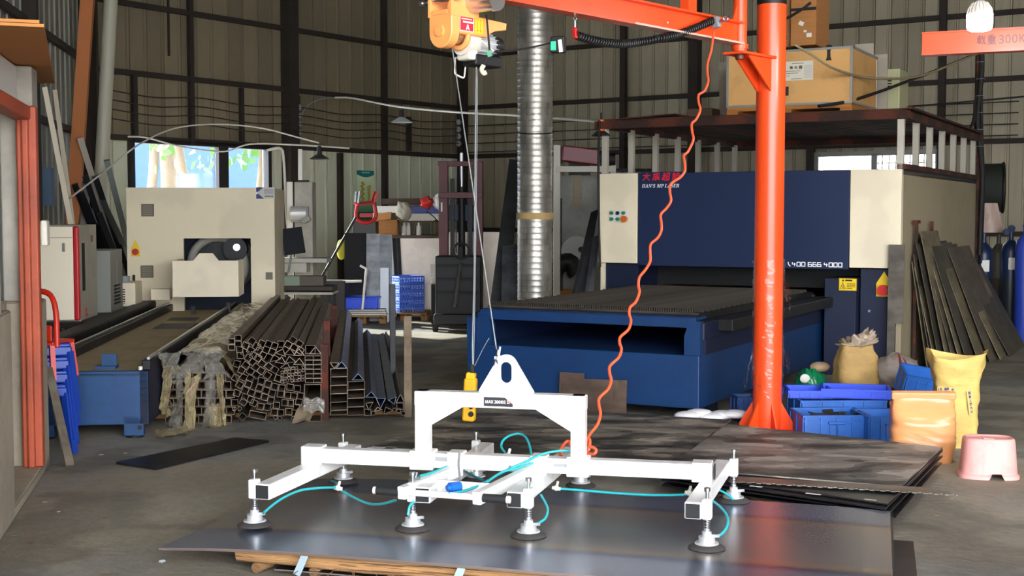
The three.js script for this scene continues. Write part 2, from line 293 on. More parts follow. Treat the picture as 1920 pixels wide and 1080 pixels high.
{ // the window of the back-left wall
  const t = Math.atan2(C_BC[1] - C_BL[1], C_BC[0] - C_BL[0]);
  const w = structure('window_1', 'bright window above the tube cutter with trees beyond', [C_BL[0], 0, -C_BL[1]], t);
  const [x0, x1, y0, y1] = WIN, xm = wallB(416), dark = mat(0x1d1a17, { rough: 0.7 });
  part(w, 'frame', [box(0.07, y1 - y0 + 0.1, 0.12, [x0 - 0.03, (y0 + y1) / 2, 0.02]), box(0.07, y1 - y0 + 0.1, 0.12, [x1 + 0.03, (y0 + y1) / 2, 0.02]), box(x1 - x0 + 0.1, 0.07, 0.12, [(x0 + x1) / 2, y1 + 0.02, 0.02]), box(x1 - x0 + 0.1, 0.06, 0.14, [(x0 + x1) / 2, y0 - 0.02, 0.02])], dark);
  part(w, 'mullion', [box(0.19, y1 - y0, 0.1, [xm, (y0 + y1) / 2, 0.02])], dark);
  part(w, 'pane', [box(xm - 0.1 - x0, y1 - y0, 0.006, [(x0 + xm - 0.1) / 2, (y0 + y1) / 2, 0])], M.glass);
  part(w, 'pane', [box(x1 - xm - 0.1, y1 - y0, 0.006, [(x1 + xm + 0.1) / 2, (y0 + y1) / 2, 0])], M.glass);
}
{ // barred window behind the laser cutter, one half behind a white blind
  const t = Math.atan2(C_CR[1] - C_BC[1], C_CR[0] - C_BC[0]);
  const w = structure('window_2', 'bright barred window above the laser cutter housing', [C_BC[0], 0, -C_BC[1]], t);
  const [x0, x1, y0, y1] = WIN2, xm = wallC(1639), ym = (y0 + y1) / 2, h = y1 - y0, fr = mat(0x8f9088, { rough: 0.7 });
  part(w, 'frame', [box(x1 - x0 + 0.1, 0.07, 0.12, [(x0 + x1) / 2, y1, 0.02]), box(x1 - x0 + 0.1, 0.07, 0.12, [(x0 + x1) / 2, y0, 0.02]), box(0.07, h, 0.12, [x0, ym, 0.02]), box(0.07, h, 0.12, [x1, ym, 0.02]), box(0.09, h, 0.12, [xm, ym, 0.02])], fr);
  part(w, 'blind', [box(xm - x0 - 0.16, h - 0.1, 0.004, [(x0 + xm) / 2, ym, 0.0])], mat(0xf6efdc, { rough: 1, side: true, phys: { transmission: 0.6, thickness: 0 } }));
  for (let k = 1; k < 9; k++) part(w, 'bar', [rod(V(xm + (x1 - xm) * k / 9, y0, 0.01), V(xm + (x1 - xm) * k / 9, y1, 0.01), 0.012, 6)], mat(0xe9e4d6, { rough: 0.5 }));
  for (let k = 1; k < 6; k++) part(w, 'bar', [rod(V(xm, y0 + h * k / 6, 0.02), V(x1, y0 + h * k / 6, 0.02), 0.01, 6)], mat(0xe9e4d6, { rough: 0.5 }));
}
// insulators and wires that run along the back walls
{
  const along = (px, y, off) => { const s = wallB(px), L = Math.hypot(C_BC[0] - C_BL[0], C_BC[1] - C_BL[1]), ux = (C_BC[0] - C_BL[0]) / L, ud = (C_BC[1] - C_BL[1]) / L; return V(C_BL[0] + ux * s + ud * off, y, -(C_BL[1] + ud * s - ux * off)); };
  const alongC = (px, y, off) => { const s = wallC(px), L = Math.hypot(C_CR[0] - C_BC[0], C_CR[1] - C_BC[1]), ux = (C_CR[0] - C_BC[0]) / L, ud = (C_CR[1] - C_BC[1]) / L; return V(C_BC[0] + ux * s + ud * off, y, -(C_BC[1] + ud * s - ux * off)); };
  const names = ['topmost', 'second from the top', 'third from the top', 'lowest'];
  for (let k = 0; k < 4; k++) {
    const y = 3.17 - 0.13 * k, pts = [];
    for (const px of [186, 360, 545, 700, 838]) pts.push(along(px, y, 0.22 + 0.02 * k));
    const mid = []; pts.forEach((p, i) => { if (i) { const q = pts[i - 1].clone().lerp(p, 0.5); q.y -= 0.05; mid.push(q); } mid.push(p); });
    solo('wall_wire', `dark bare wire on the back-left wall, ${names[k]} of four`, 'wire', hose(mid, 0.009, 60, 5), M.wire, 'wires on the back-left wall');
    const c = []; for (const px of [880, 1050, 1240, 1440, 1700, 1910]) { c.push(alongC(px, 3.1 - 0.16 * k, 0.22)); }
    solo('wall_wire', `dark bare wire on the grey back wall, ${names[k]} of four`, 'wire', hose(c, 0.009, 60, 5), M.wire, 'wires on the grey back wall');
  }
  for (const [px, label] of [[183, 'stack of grey wire insulators beside the white downpipe'], [547, 'stack of grey wire insulators on the wide dark column'], [846, 'stack of grey wire insulators at the dark corner column']]) {
    const p = along(px, 2.78, 0.18), t = thing('wire_insulator', label, 'insulator', p);
    part(t, 'bracket', [box(0.03, 0.66, 0.03, [0, 0.25, -0.08]), box(0.05, 0.05, 0.1, [0, 0, -0.05])], beamMat);
    for (let k = 0; k < 4; k++) part(t, 'porcelain_spool', [cyl(0.05, 0.05, 0.05, [0, k * 0.13, 0]), cyl(0.035, 0.035, 0.1, [0, k * 0.13, 0])], M.greyPlastic);
  }
}
// outside the window: a blue hall, trees and a kerb
{
  const hall = thing('blue_factory_hall', 'blue factory building seen through the window', 'building', [-9, 0, -39], 36 * D2R);
  part(hall, 'wall', [box(26, 4.4, 0.4, [0, 2.2, 0])], mat(0x24427c, { rough: 0.7 }));
  part(hall, 'roof_edge', [box(26.4, 0.5, 0.9, [0, 4.6, 0])], mat(0x8a93a0, { rough: 0.7 }));
  for (let i = 0; i < 9; i++) part(hall, 'rib', [box(0.12, 4.4, 0.12, [-12 + i * 3, 2.2, 0.26])], mat(0x1b3468, { rough: 0.7 }));
  const leaf = mat(0x3f6a1a, { rough: 0.8, side: true, phys: { transmission: 0.4, thickness: 0 } }), bark = mat(0x6e5e4c, { rough: 0.9, map: dirtTex });
  const tree = (px, d, r, lean, label, leafy) => {
    const p = at(px, 400, d); p.y = 0;
    const t = thing('street_tree', label, 'tree', p);
    const pts = [V(0, 0, 0), V(lean * 0.4, 1.2, 0), V(lean, 2.4, 0), V(lean * 1.3, 4, 0.2)];
    part(t, 'trunk', [hose(pts, r, 14, 9)], bark);
    const g = []; const N = leafy;
    for (let i = 0; i < N; i++) { const a = rr(0, 6.28), q = Math.sqrt(rnd()) * 0.75, s = rr(0.06, 0.12); g.push(place(clean(new THREE.CircleGeometry(s, 5)), [lean + Math.cos(a) * q, rr(2.35, 4.2), Math.sin(a) * q], [rr(-1.4, 1.4), rr(0, 6), rr(-1, 1)])); }
    if (N) { const c = part(t, 'crown', g, leaf); c.userData.kind = 'stuff'; }
  };
  tree(318, 27, 0.17, 0.0, 'thick pale tree trunk behind the window', 0);
  tree(262, 26, 0.1, 0.3, 'slim leaning tree trunk at the window edge', 0);
  tree(385, 26, 0.09, -0.45, 'leafy tree with a leaning trunk in the window middle', 90);
  tree(462, 25, 0.06, 0.3, 'young leafy tree beside the window mullion', 150);
}
// ---------------------------------------------------------------- the flat bed laser cutter and what stands on its housing
// a frame laid on the floor: u to the right, v away; solves for u on a sight line and y at a place
function Frame(x0, d0, deg) {
  const c = Math.cos(deg * D2R), s = Math.sin(deg * D2R);
  return {
    turn: -deg * D2R, pos: [x0, 0, -d0],
    d: (u, v) => d0 - s * u + c * v,
    u: (px, v) => { const r = (px - 960) / FOCAL * cP; return (r * (d0 + c * v) - x0 - s * v) / (c + r * s); },
    y(py, u, v) { return at(960, py, this.d(u, v)).y; },
    w: (u, y, v) => V(x0 + c * u + s * v, y, -(d0 - s * u + c * v)),
  };
}
const LF = Frame(1.334, 9.08, 28.5);
{
  const t = thing('laser_cutter', 'large navy and cream flat bed laser cutter with a shuttle table', 'machine', LF.pos, LF.turn);
  const W = 1.92, LEN = 3.45;
  part(t, 'bed_base', [box(W, 0.385, LEN, [-W / 2, 0.2925, -LEN / 2], null, 0.008)], M.blue);
  for (const [x, z] of [[-0.15, -0.5], [-1.75, -0.5], [-0.15, -2.2], [-1.75, -2.2], [-0.95, -0.5]]) part(t, 'foot', [box(0.16, 0.12, 0.2, [x, 0.06, z])], M.navy);
  // front frame with its wide dark opening
  part(t, 'front_beam', [box(W - 0.14, 0.075, 0.07, [-W / 2 + 0.03, 0.715, -0.06], null, 0.006), box(W - 0.14, 0.02, 0.22, [-W / 2 + 0.03, 0.745, -0.15])], M.blue);
  for (const s of [0, 1]) { const x = s ? -W + 0.09 : 0; part(t, 'front_post', [prism([[x, 0.485], [x, 0.73], [x - 0.1 * (s ? -1 : 1), 0.73], [x - 0.1 * (s ? -1 : 1), 0.68], [x - 0.12 * (s ? -1 : 1), 0.62], [x - 0.12 * (s ? -1 : 1), 0.485]], 0.07, [0, 0, -0.05])], M.blue); }
  part(t, 'side_post', [box(0.1, 0.2, 0.06, [-W + 0.05, 0.585, -0.03])], M.blue);
  part(t, 'side_rail', [box(0.1, 0.13, LEN - 0.1, [-0.03, 0.655, -LEN / 2], null, 0.01), box(0.05, 0.11, LEN - 0.2, [-0.01, 0.54, -LEN / 2])], M.navy);
  part(t, 'side_rail', [box(0.1, 0.25, LEN - 0.1, [-W + 0.07, 0.6, -LEN / 2], null, 0.01)], M.navy);
  part(t, 'cable_channel', [box(0.14, 0.09, LEN - 0.4, [0.06, 0.68, -LEN / 2 - 0.15], null, 0.01)], M.darkSteel);
  part(t, 'rear_panel', [box(W - 0.1, 0.26, 0.05, [-W / 2, 0.61, -LEN + 0.2])], M.black);
  part(t, 'table_frame', [box(W - 0.2, 0.045, 3.1, [-W / 2 + 0.02, 0.742, -1.75])], M.darkSteel);
  const teeth = [];
  for (let i = 0; i < 92; i++) teeth.push(prism([[-0.007, 0], [0.007, 0], [0.003, 0.035], [-0.003, 0.035]], 0.03, [-1.84 + i * 0.0187, 0.765, -0.24]));
  const comb = part(t, 'slat_comb', teeth, M.brownSteel); comb.userData.kind = 'stuff';
  part(t, 'comb_holder', [box(1.76, 0.014, 0.03, [-0.96, 0.768, -0.21])], M.brownSteel);
  part(t, 'support_slat_bed', [...Array(24)].map((_, i) => box(1.7, 0.05, 0.006, [-0.96, 0.765, -0.4 - i * 0.12])), M.brownSteel).userData.kind = 'stuff';
  // housing
  const v0 = 3.3, v1 = 7.45, uL = -2.28, uR = 0.727, TOP = 1.9, PB = 1.0, um = (uL + uR) / 2, wm = uR - uL;
  part(t, 'housing_side', [box(0.05, TOP - 0.02, v1 - v0, [uR - 0.025, TOP / 2, -(v0 + v1) / 2], null, 0.006)], mat(0xa0947b, { rough: 0.6, map: resized(smudgeTex, 4.0) }));  // same cream paint as the other side, its shade put into a darker colour
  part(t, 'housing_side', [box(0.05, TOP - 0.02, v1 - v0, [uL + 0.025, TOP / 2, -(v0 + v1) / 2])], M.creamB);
  part(t, 'housing_roof', [box(wm, 0.05, v1 - v0, [um, TOP - 0.025, -(v0 + v1) / 2])], M.navy);
  part(t, 'housing_back', [box(wm, TOP, 0.05, [um, TOP / 2, -v1 + 0.025])], M.navy);
  const w1 = LF.u(1200, v0) - uL, w2 = uR - LF.u(1596, v0), zF = -v0 + 0.03;
  part(t, 'front_panel', [box(w1 - 0.006, TOP - PB, 0.07, [uL + w1 / 2, (TOP + PB) / 2, zF], null, 0.006)], M.creamB, 'cream front panel with push buttons');
  const mid = part(t, 'lift_door', [box(wm - w1 - w2 - 0.006, TOP - PB + 0.02, 0.06, [uL + w1 + (wm - w1 - w2) / 2, (TOP + PB) / 2 - 0.01, zF], null, 0.006)], mat(0x061d42, { rough: 0.6 }), 'navy lift door with red and white lettering');
  part(t, 'front_panel', [box(w2 - 0.006, TOP - PB, 0.07, [uR - w2 / 2, (TOP + PB) / 2, zF], null, 0.006)], M.creamB);
  // pillars below the panels
  part(t, 'pillar', [box(w1 * 0.95, PB, 0.5, [uL + w1 * 0.48, PB / 2, -v0 - 0.27])], M.navy);
  const uP = LF.u(1553, v0), uP2 = LF.u(1612, v0);
  part(t, 'pillar', [box(uP2 - uP, 0.9, 0.5, [(uP + uP2) / 2, 0.45, -v0 - 0.15], null, 0.006)], M.blueDoor ?? M.navy);
  part(t, 'pillar_door', [box(uR - uP2 - 0.02, PB - 0.02, 0.4, [(uR + uP2) / 2, PB / 2, -v0 - 0.22], null, 0.006)], M.navy);
  part(t, 'lock', [cyl(0.012, 0.012, 0.02, [uP2 + 0.1, 0.6, -v0 - 0.01], [Math.PI / 2, 0, 0])], M.chrome);
  part(t, 'crossbeam', [box(wm - 0.9, 0.12, 0.3, [um - 0.1, 1.08, -v0 - 1.6])], M.greySteel);
  part(t, 'backing_sheet', [box(wm - 0.6, 0.26, 0.02, [um - 0.05, 0.9, -v0 - 0.55])], M.black);  // black sheet added to stand in for the shade inside the opening
  // push buttons
  const uB = LF.u(1165, v0), yB = LF.y(405, uB, v0), pan = part(t, 'button_plate', [box(0.2, 0.12, 0.012, [uB, yB, zF + 0.038], null, 0.004)], mat(0xd8d8d0, { rough: 0.4 }));
  for (let i = 0; i < 6; i++) {
    const x = uB - 0.07 + (i % 3) * 0.065, y = yB + (i < 3 ? 0.03 : -0.03);
    if (i === 5) { part(pan, 'stop_button', [cyl(0.032, 0.032, 0.04, [x + 0.01, y, zF + 0.06], [Math.PI / 2, 0, 0])], mat(0xd0641a, { rough: 0.4 })); continue; }
    part(pan, 'push_button', [cyl(0.018, 0.018, 0.03, [x, y, zF + 0.05], [Math.PI / 2, 0, 0], 12)], i === 1 ? M.rubber : mat(0x2f7c55, { rough: 0.4 }));
  }
  // lettering on the lift door
  const logo = canvas(512, 208, (g, w, h) => {
    g.fillStyle = '#061d42'; g.fillRect(0, 0, w, h);
    ['da', 'zu', 'chao', 'neng'].forEach((k, i) => glyph(g, k, 8 + i * 124, 8, 100, 13, '#d3122e', 0.12));
    g.fillStyle = '#f2f0ee'; g.font = 'bold 58px serif'; g.save(); g.transform(1, 0, -0.22, 1, 30, 0); g.fillText("HAN'S", 14, 190, 170); g.fillText('MP LASER', 204, 190, 280); g.restore();
  });
  const uG0 = LF.u(1207, v0), uG1 = LF.u(1283, v0), yG1 = LF.y(323, uG0, v0), yG0 = LF.y(355, uG0, v0);
  part(mid, 'logo', [sheetGeo(uG1 - uG0, yG1 - yG0, [(uG0 + uG1) / 2, (yG0 + yG1) / 2, zF + 0.0325])], flat(logo, { rough: 0.6 }));
  const phone = canvas(512, 64, (g, w, h) => {
    g.fillStyle = '#061d42'; g.fillRect(0, 0, w, h); g.strokeStyle = '#f4f4f0'; g.lineWidth = 9; g.lineJoin = 'round';
    const seg = { 4: [[0, 0, 0, 50, 100, 50], [70, 20, 70, 100]], 0: [[0, 0, 100, 0, 100, 100, 0, 100, 0, 0]], 6: [[100, 0, 0, 0, 0, 100, 100, 100, 100, 50, 0, 50]] };
    let x = 46; for (const ch of '400 666 4000') { if (ch === ' ') { x += 18; continue; } for (const q of seg[ch]) { g.beginPath(); for (let i = 0; i < q.length; i += 2) { const X = x + q[i] * 0.3, Y = 14 + q[i + 1] * 0.36; i ? g.lineTo(X, Y) : g.moveTo(X, Y); } g.stroke(); } x += 42; }
    g.beginPath(); g.moveTo(8, 12); g.quadraticCurveTo(6, 40, 30, 52); g.stroke();
  });
  const uH0 = LF.u(1481, v0), uH1 = LF.u(1588, v0), yH = LF.y(495.5, (uH0 + uH1) / 2, v0);
  part(mid, 'phone_number', [sheetGeo(uH1 - uH0, 0.066, [(uH0 + uH1) / 2, yH, zF + 0.0325])], flat(phone, { rough: 0.6 }));
  const warn = canvas(256, 160, (g, w, h) => {
    g.fillStyle = '#ecc81a'; g.fillRect(0, 0, w, h); g.strokeStyle = '#1c1a10'; g.fillStyle = '#1c1a10'; g.lineWidth = 6; g.strokeRect(4, 4, w - 8, h - 8);
    g.beginPath(); g.moveTo(56, 60); g.lineTo(96, 134); g.lineTo(16, 134); g.closePath(); g.stroke(); g.beginPath(); g.arc(56, 108, 13, 0, 7); g.stroke();
    g.fillRect(90, 20, 100, 18); g.beginPath(); g.moveTo(60, 14); g.lineTo(78, 42); g.lineTo(42, 42); g.fill(); for (let k = 0; k < 4; k++) g.fillRect(112, 68 + k * 18, 120 - (k === 3 ? 40 : 0), 7);
  });
  const uS0 = LF.u(1580, v0), uS1 = LF.u(1614, v0);
  part(t, 'warning_sign', [sheetGeo(uS1 - uS0, LF.y(520, uS0, v0) - LF.y(544, uS0, v0), [(uS0 + uS1) / 2, LF.y(532, uS0, v0), -v0 + 0.104])], flat(warn));
  const uK = LF.u(1659, v0), yK = LF.y(536, uK, v0);
  part(t, 'isolator_sign', [prism([[-0.07, -0.1], [0.07, -0.1], [0.07, 0.02], [0, 0.13], [-0.07, 0.02]], 0.004, [uK, yK, -v0 + 0.004 - 0.02])], M.yellowSign);
  part(t, 'isolator_knob', [cyl(0.05, 0.05, 0.05, [uK, yK - 0.04, -v0 + 0.02], [Math.PI / 2, 0, 0])], M.red);
  t.userData.uR = undefined; delete t.userData.uR;
}
const RACK_Y = 2.44;
{ // rusty storage platform over the housing
  const t = thing('storage_platform', 'rusty steel platform on short grey posts over the laser housing', 'platform', LF.pos, LF.turn);
  const v0 = 3.3, v1 = 7.45, uL = -2.28, uR = 0.727, y0 = 1.9, um = (uL + uR) / 2;
  const post = (x, z, ms) => part(t, 'post', [box(0.06, RACK_Y - y0 - 0.06, 0.06, [x, (RACK_Y + y0) / 2 - 0.03, z], null, 0.006)], ms);
  const pale = mat(0xcfc9b8, { rough: 0.7, map: rustDrip });
  post(uR - 0.035, -v0 - 0.03, pale);
  for (let k = 1; k < 7; k++) post(uR - 0.035, -v0 - 0.03 - k * (v1 - v0 - 0.1) / 6, M.rustPaint);
  for (let k = 0; k < 7; k++) post(uL + 0.035, -v0 - 0.03 - k * (v1 - v0 - 0.1) / 6, M.rustPaint);
  part(t, 'sill_rail', [box(0.08, 0.05, v1 - v0, [uR - 0.02, y0 + 0.025, -(v0 + v1) / 2])], M.rust);
  for (const x of [uL, uR]) part(t, 'side_beam', [box(0.07, 0.07, v1 - v0 + 0.1, [x, RACK_Y - 0.05, -(v0 + v1) / 2])], M.rust);
  for (const v of [v0 - 0.02, v1]) part(t, 'front_beam', [box(uR - uL + 0.1, 0.075, 0.07, [um, RACK_Y - 0.05, -v])], M.rust);
  for (let k = 0; k < 18; k++) part(t, 'slat', [box(uR - uL, 0.03, 0.17, [um, RACK_Y, -v0 - 0.16 - k * 0.228])], M.rust);
  part(t, 'angle_edge', [box(0.05, 0.02, v1 - v0, [uR + 0.04, RACK_Y + 0.01, -(v0 + v1) / 2]), box(0.6, 0.012, 0.4, [uL + 0.5, RACK_Y + 0.025, -v0 - 0.2], [0, 0, 0.04])], M.rust);
}
{ // plywood crate on the platform
  const v = 3.95, u0 = LF.u(1362, v), u1 = LF.u(1593, v), yb = RACK_Y + 0.14, yt = LF.y(88, u1, v), w = u1 - u0, h = yt - yb, dp = 1.05, um = (u0 + u1) / 2;
  const p = LF.w(um, RACK_Y + 0.015, v + dp / 2);
  const t = thing('plywood_crate', 'large plywood shipping crate on the storage platform', 'crate', p, LF.turn);
  part(t, 'body', [box(w, h, dp, [0, 0.125 + h / 2, 0])], M.ply);
  const e = 0.022, al = mat(0xb7b9b4, { rough: 0.4, metal: 0.7 }), strips = [];
  for (const x of [-1, 1]) for (const z of [-1, 1]) strips.push(box(e, h, e, [x * w / 2, 0.125 + h / 2, z * dp / 2]));
  for (const y of [0.125, 0.125 + h]) for (const z of [-1, 1]) strips.push(box(w + e, e, e, [0, y, z * dp / 2]));
  for (const y of [0.125, 0.125 + h]) for (const x of [-1, 1]) strips.push(box(e, e, dp, [x * w / 2, y, 0]));
  part(t, 'metal_edging', strips, al);
  part(t, 'skid_board', [box(w, 0.05, dp, [0, 0.1, 0])], M.wood);
  for (const k of [-0.46, -0.02, 0.46]) part(t, 'skid_block', [box(0.12, 0.08, dp, [k * w, 0.04, 0])], M.wood);
  const lab = canvas(512, 360, (g, W, H) => {
    g.fillStyle = '#e9e2cd'; g.fillRect(0, 0, W, H); g.strokeStyle = '#c9bfa5'; g.lineWidth = 4; g.strokeRect(6, 6, W - 12, H - 12);
    ['ji', 'guang', 'qi'].forEach((k, i) => glyph(g, k, 120 + i * 76, 86, 62, 8, '#33301f'));
    g.fillStyle = '#6a6455'; for (let i = 0; i < 11; i++) g.fillRect(160 + i * 18, 34, 13, 16);
    for (const [y, n] of [[176, 14], [214, 12], [262, 5], [322, 9]]) for (let i = 0; i < n; i++) g.fillRect((y === 322 ? 150 : 26) + i * 20, y, 14, 13);
    g.fillStyle = '#b7a9b0'; for (let k = 0; k < 14; k++) g.fillRect(362, 84 + k * 18, 130, 5);
  });
  part(t, 'shipping_label', [sheetGeo(w * 0.25, h * 0.36, [-w * 0.5 + w * 0.575, 0.125 + h * 0.62, dp / 2 + 0.002])], flat(lab));
  const ink = mat(0x2a241a, { rough: 0.7 }), mark = (gs) => part(t, 'stencil_mark', gs, ink), z = dp / 2 + 0.002;
  const X = (k) => -w / 2 + w * k, Y = (k) => 0.125 + h * k;
  mark([prism([[-0.03, 0], [0.03, 0], [0.018, 0.03], [0.015, 0.09], [0.036, 0.13], [0.02, 0.15], [-0.02, 0.15], [-0.036, 0.13], [-0.015, 0.09], [-0.018, 0.03]], 0.002, [X(0.82), Y(0.78), z])]);
  mark([box(0.05, 0.09, 0.002, [X(0.485), Y(0.25), z]), box(0.05, 0.008, 0.002, [X(0.455), Y(0.25), z]), box(0.012, 0.1, 0.002, [X(0.465), Y(0.26), z])]);
  mark([prism([[-0.03, 0], [0.03, 0], [0.015, 0.022], [-0.015, 0.022]], 0.002, [X(0.41), Y(0.66), z]), box(0.006, 0.06, 0.002, [X(0.41), Y(0.64), z])]);
}
{ // cartons on the crate, plates and a switch cabinet beside it
  const v = 4.15, yb = RACK_Y + 0.05;
  const vC = 4.1, uA = LF.u(1478, vC), uA1 = LF.u(1520, vC), yT = LF.y(88, uA, 3.95) + 0.03;
  const carton = (uc, vc, w, h, d, m, label, y, tw = 0) => {
    const t = thing('carton', label, 'carton', LF.w(uc, y, vc), LF.turn + tw);
    part(t, 'body', [box(w, h, d, [0, h / 2, 0], null, 0.006)], m);
    part(t, 'tape', [box(0.06, 0.012, d + 0.002, [0, h - 0.004, 0]), box(0.06, 0.08, 0.002, [0, h - 0.04, d / 2 + 0.001])], mat(0x9c7038, { rough: 0.4 }));
    return t;
  };
  const a = carton((uA + uA1) / 2, vC + 0.3, uA1 - uA + 0.03, 0.62, 0.5, M.card, 'tall brown carton with white stickers on the plywood crate', yT);
  part(a, 'strap', [box(0.26, 0.03, 0.002, [0, 0.36, 0.252])], M.rubber);
  part(a, 'sticker', [box(0.05, 0.04, 0.002, [-0.02, 0.22, 0.252], [0, 0, -0.5]), box(0.05, 0.04, 0.002, [0.06, 0.1, 0.252]), box(0.03, 0.02, 0.002, [0.02, 0.14, 0.252])], M.paper);
  part(a, 'printed_mark', [box(0.05, 0.06, 0.002, [0.0, 0.48, 0.252])], mat(0x4a3520, { rough: 0.8 }));
  const b = carton(LF.u(1452, vC) - 0.02, vC + 0.36, 0.36, 0.78, 0.55, M.cardDark, 'dark brown carton with red lettering behind the orange post', yT, 0.12);
  part(b, 'printed_mark', [box(0.05, 0.06, 0.002, [-0.05, 0.28, 0.277])], mat(0x3c2416, { rough: 0.8 }));
  const bt = canvas(128, 48, (g, w, h) => { g.fillStyle = '#94673e'; g.fillRect(0, 0, w, h); g.fillStyle = '#7a3a1c'; g.font = 'bold 40px sans-serif'; g.fillText('OX2', 14, 40); });
  part(b, 'printed_code', [sheetGeo(0.2, 0.075, [0.04, 0.1, 0.277])], flat(bt));
  // stepped grey offcut plates leaning behind the crate
  const gm = mat(0xb3ab9c, { rough: 0.5, metal: 0.3, map: resized(smudgeTex, 0.6) });
  const plate = (px0, px1, vv, py, label) => { const u0 = LF.u(px0, vv), u1 = LF.u(px1, vv), h = LF.y(py, u0, vv) - yb; solo('offcut_plate', label, 'metal plate', [box(u1 - u0, h, 0.012, [0, h / 2, 0], [0.05, 0, 0])], gm, 'plates beside the crate', LF.w((u0 + u1) / 2, yb - 0.03, vv), LF.turn); };
  plate(1600, 1634, 5.15, 78, 'tallest pale metal plate behind the plywood crate');
  plate(1628, 1660, 5.3, 98, 'shorter pale metal plate next to the green switch cabinet');
  plate(1347, 1370, 5.1, 112, 'pale metal plate standing behind the crate near the jib bracket');
  const vS = 5.7, u0 = LF.u(1655, vS), u1 = LF.u(1684, vS), t = thing('switch_cabinet', 'pale green steel cabinet with vent slots on the platform', 'cabinet', LF.w((u0 + u1) / 2, yb - 0.03, vS + 0.2), LF.turn);
  const h = LF.y(125, u0, vS) - yb, w = u1 - u0, gm2 = mat(0xb9b88c, { rough: 0.5 });
  part(t, 'body', [box(w, h, 0.45, [0, h / 2, 0], null, 0.008)], gm2);
  part(t, 'door', [box(w - 0.04, h - 0.05, 0.012, [0, h / 2, 0.231])], gm2);
  for (let k = 0; k < 4; k++) part(t, 'vent_slot', [box(w * 0.45, 0.014, 0.006, [-0.04, h - 0.1 - k * 0.03, 0.238])], M.rubber);
  // brown box and thin wire frame at the left end of the platform
  const u2 = LF.u(1330, 5.2); solo('brown_box', 'low dark brown box on the platform next to the crate', 'box', [box(0.3, 0.2, 0.3, [0, 0.1, 0], null, 0.01)], mat(0x6a5440, { rough: 0.8, map: cardTex }), null, LF.w(u2, RACK_Y + 0.015, 5.0), LF.turn);
}
// ---------------------------------------------------------------- jib crane, hoist, vacuum lifter and the sheets below it
const JF = Frame(1.76, 8.77, 41.7);
const onArm = (x, y, z) => JF.w(x, y, -z);                         // z = metres out along the arm from the post
{
  const t = thing('jib_crane', 'bright orange pillar jib crane with a long beam', 'crane', JF.pos, JF.turn);
  part(t, 'post', [cyl(0.098, 0.098, 3.9, [0, 1.95, 0], null, 40)], M.orange);
  part(t, 'band', [cyl(0.0995, 0.0995, 0.045, [0, 2.93, 0], null, 40)], M.black);
  part(t, 'base_plate', [cyl(0.2, 0.2, 0.02, [0, 0.01, 0], null, 32)], M.orange);
  for (let k = 0; k < 6; k++) { const a = k * Math.PI / 3 + 0.35; part(t, 'base_gusset', [prism([[0.08, 0.02], [0.19, 0.02], [0.19, 0.05], [0.1, 0.2], [0.08, 0.2]], 0.012, null, [0, a, 0])], M.orange); }
  const yb = 2.6, yt = 2.745, z0 = 0.42, z1 = 4.6;
  part(t, 'pivot_tube', [cyl(0.045, 0.045, 1.2, [0, 3.16, 0.4], null, 24), cyl(0.055, 0.055, 0.03, [0, 2.59, 0.4], null, 24)], M.orange);
  part(t, 'pivot_bracket', [box(0.16, 0.018, 0.42, [0, 2.545, 0.27], null, 0.004), prism([[0.09, 2.535], [0.38, 2.535], [0.09, 2.32]], 0.012, null, [0, -Math.PI / 2, 0]).translate(0.05, 0, 0), prism([[0.09, 2.535], [0.38, 2.535], [0.09, 2.32]], 0.012, null, [0, -Math.PI / 2, 0]).translate(-0.05, 0, 0)], M.orange);
  part(t, 'pivot_bolt', [cyl(0.03, 0.03, 0.03, [0, 2.525, 0.4], null, 8)], mat(0x5a3a2c, { rough: 0.5, metal: 0.5 }));
  const L = z1 - z0, zc = (z0 + z1) / 2;
  const beam = part(t, 'beam', [box(0.008, yt - yb - 0.02, L, [0, (yb + yt) / 2, zc]), box(0.1, 0.012, L, [0, yt - 0.006, zc])], M.orange);
  part(beam, 'lower_flange', [box(0.1, 0.012, L - 1.2, [0, yb + 0.006, zc + 0.6])], M.orange);
  part(beam, 'worn_flange', [box(0.1, 0.012, 1.2, [0, yb + 0.006, z0 + 0.6])], mat(0xdcb0a0, { rough: 0.5, map: resized(smudgeTex, 0.4) }), 'worn pale end of the lower flange');
  part(t, 'tie_bar', [box(0.06, 0.06, 2.4, [0, 3.0, 1.6], [0.02, 0, 0])], M.orange);
  part(t, 'strut', [box(0.06, 0.26, 0.09, [0, 2.87, 1.0])], M.orange);
  part(t, 'strut', [box(0.06, 0.28, 0.09, [0, 2.88, 2.6])], M.orange);
  part(t, 'stiffener', [prism([[0.4, 2.6], [0.55, 2.6], [0.4, 2.98]], 0.01, null, [0, -Math.PI / 2, 0])], M.orange);
}
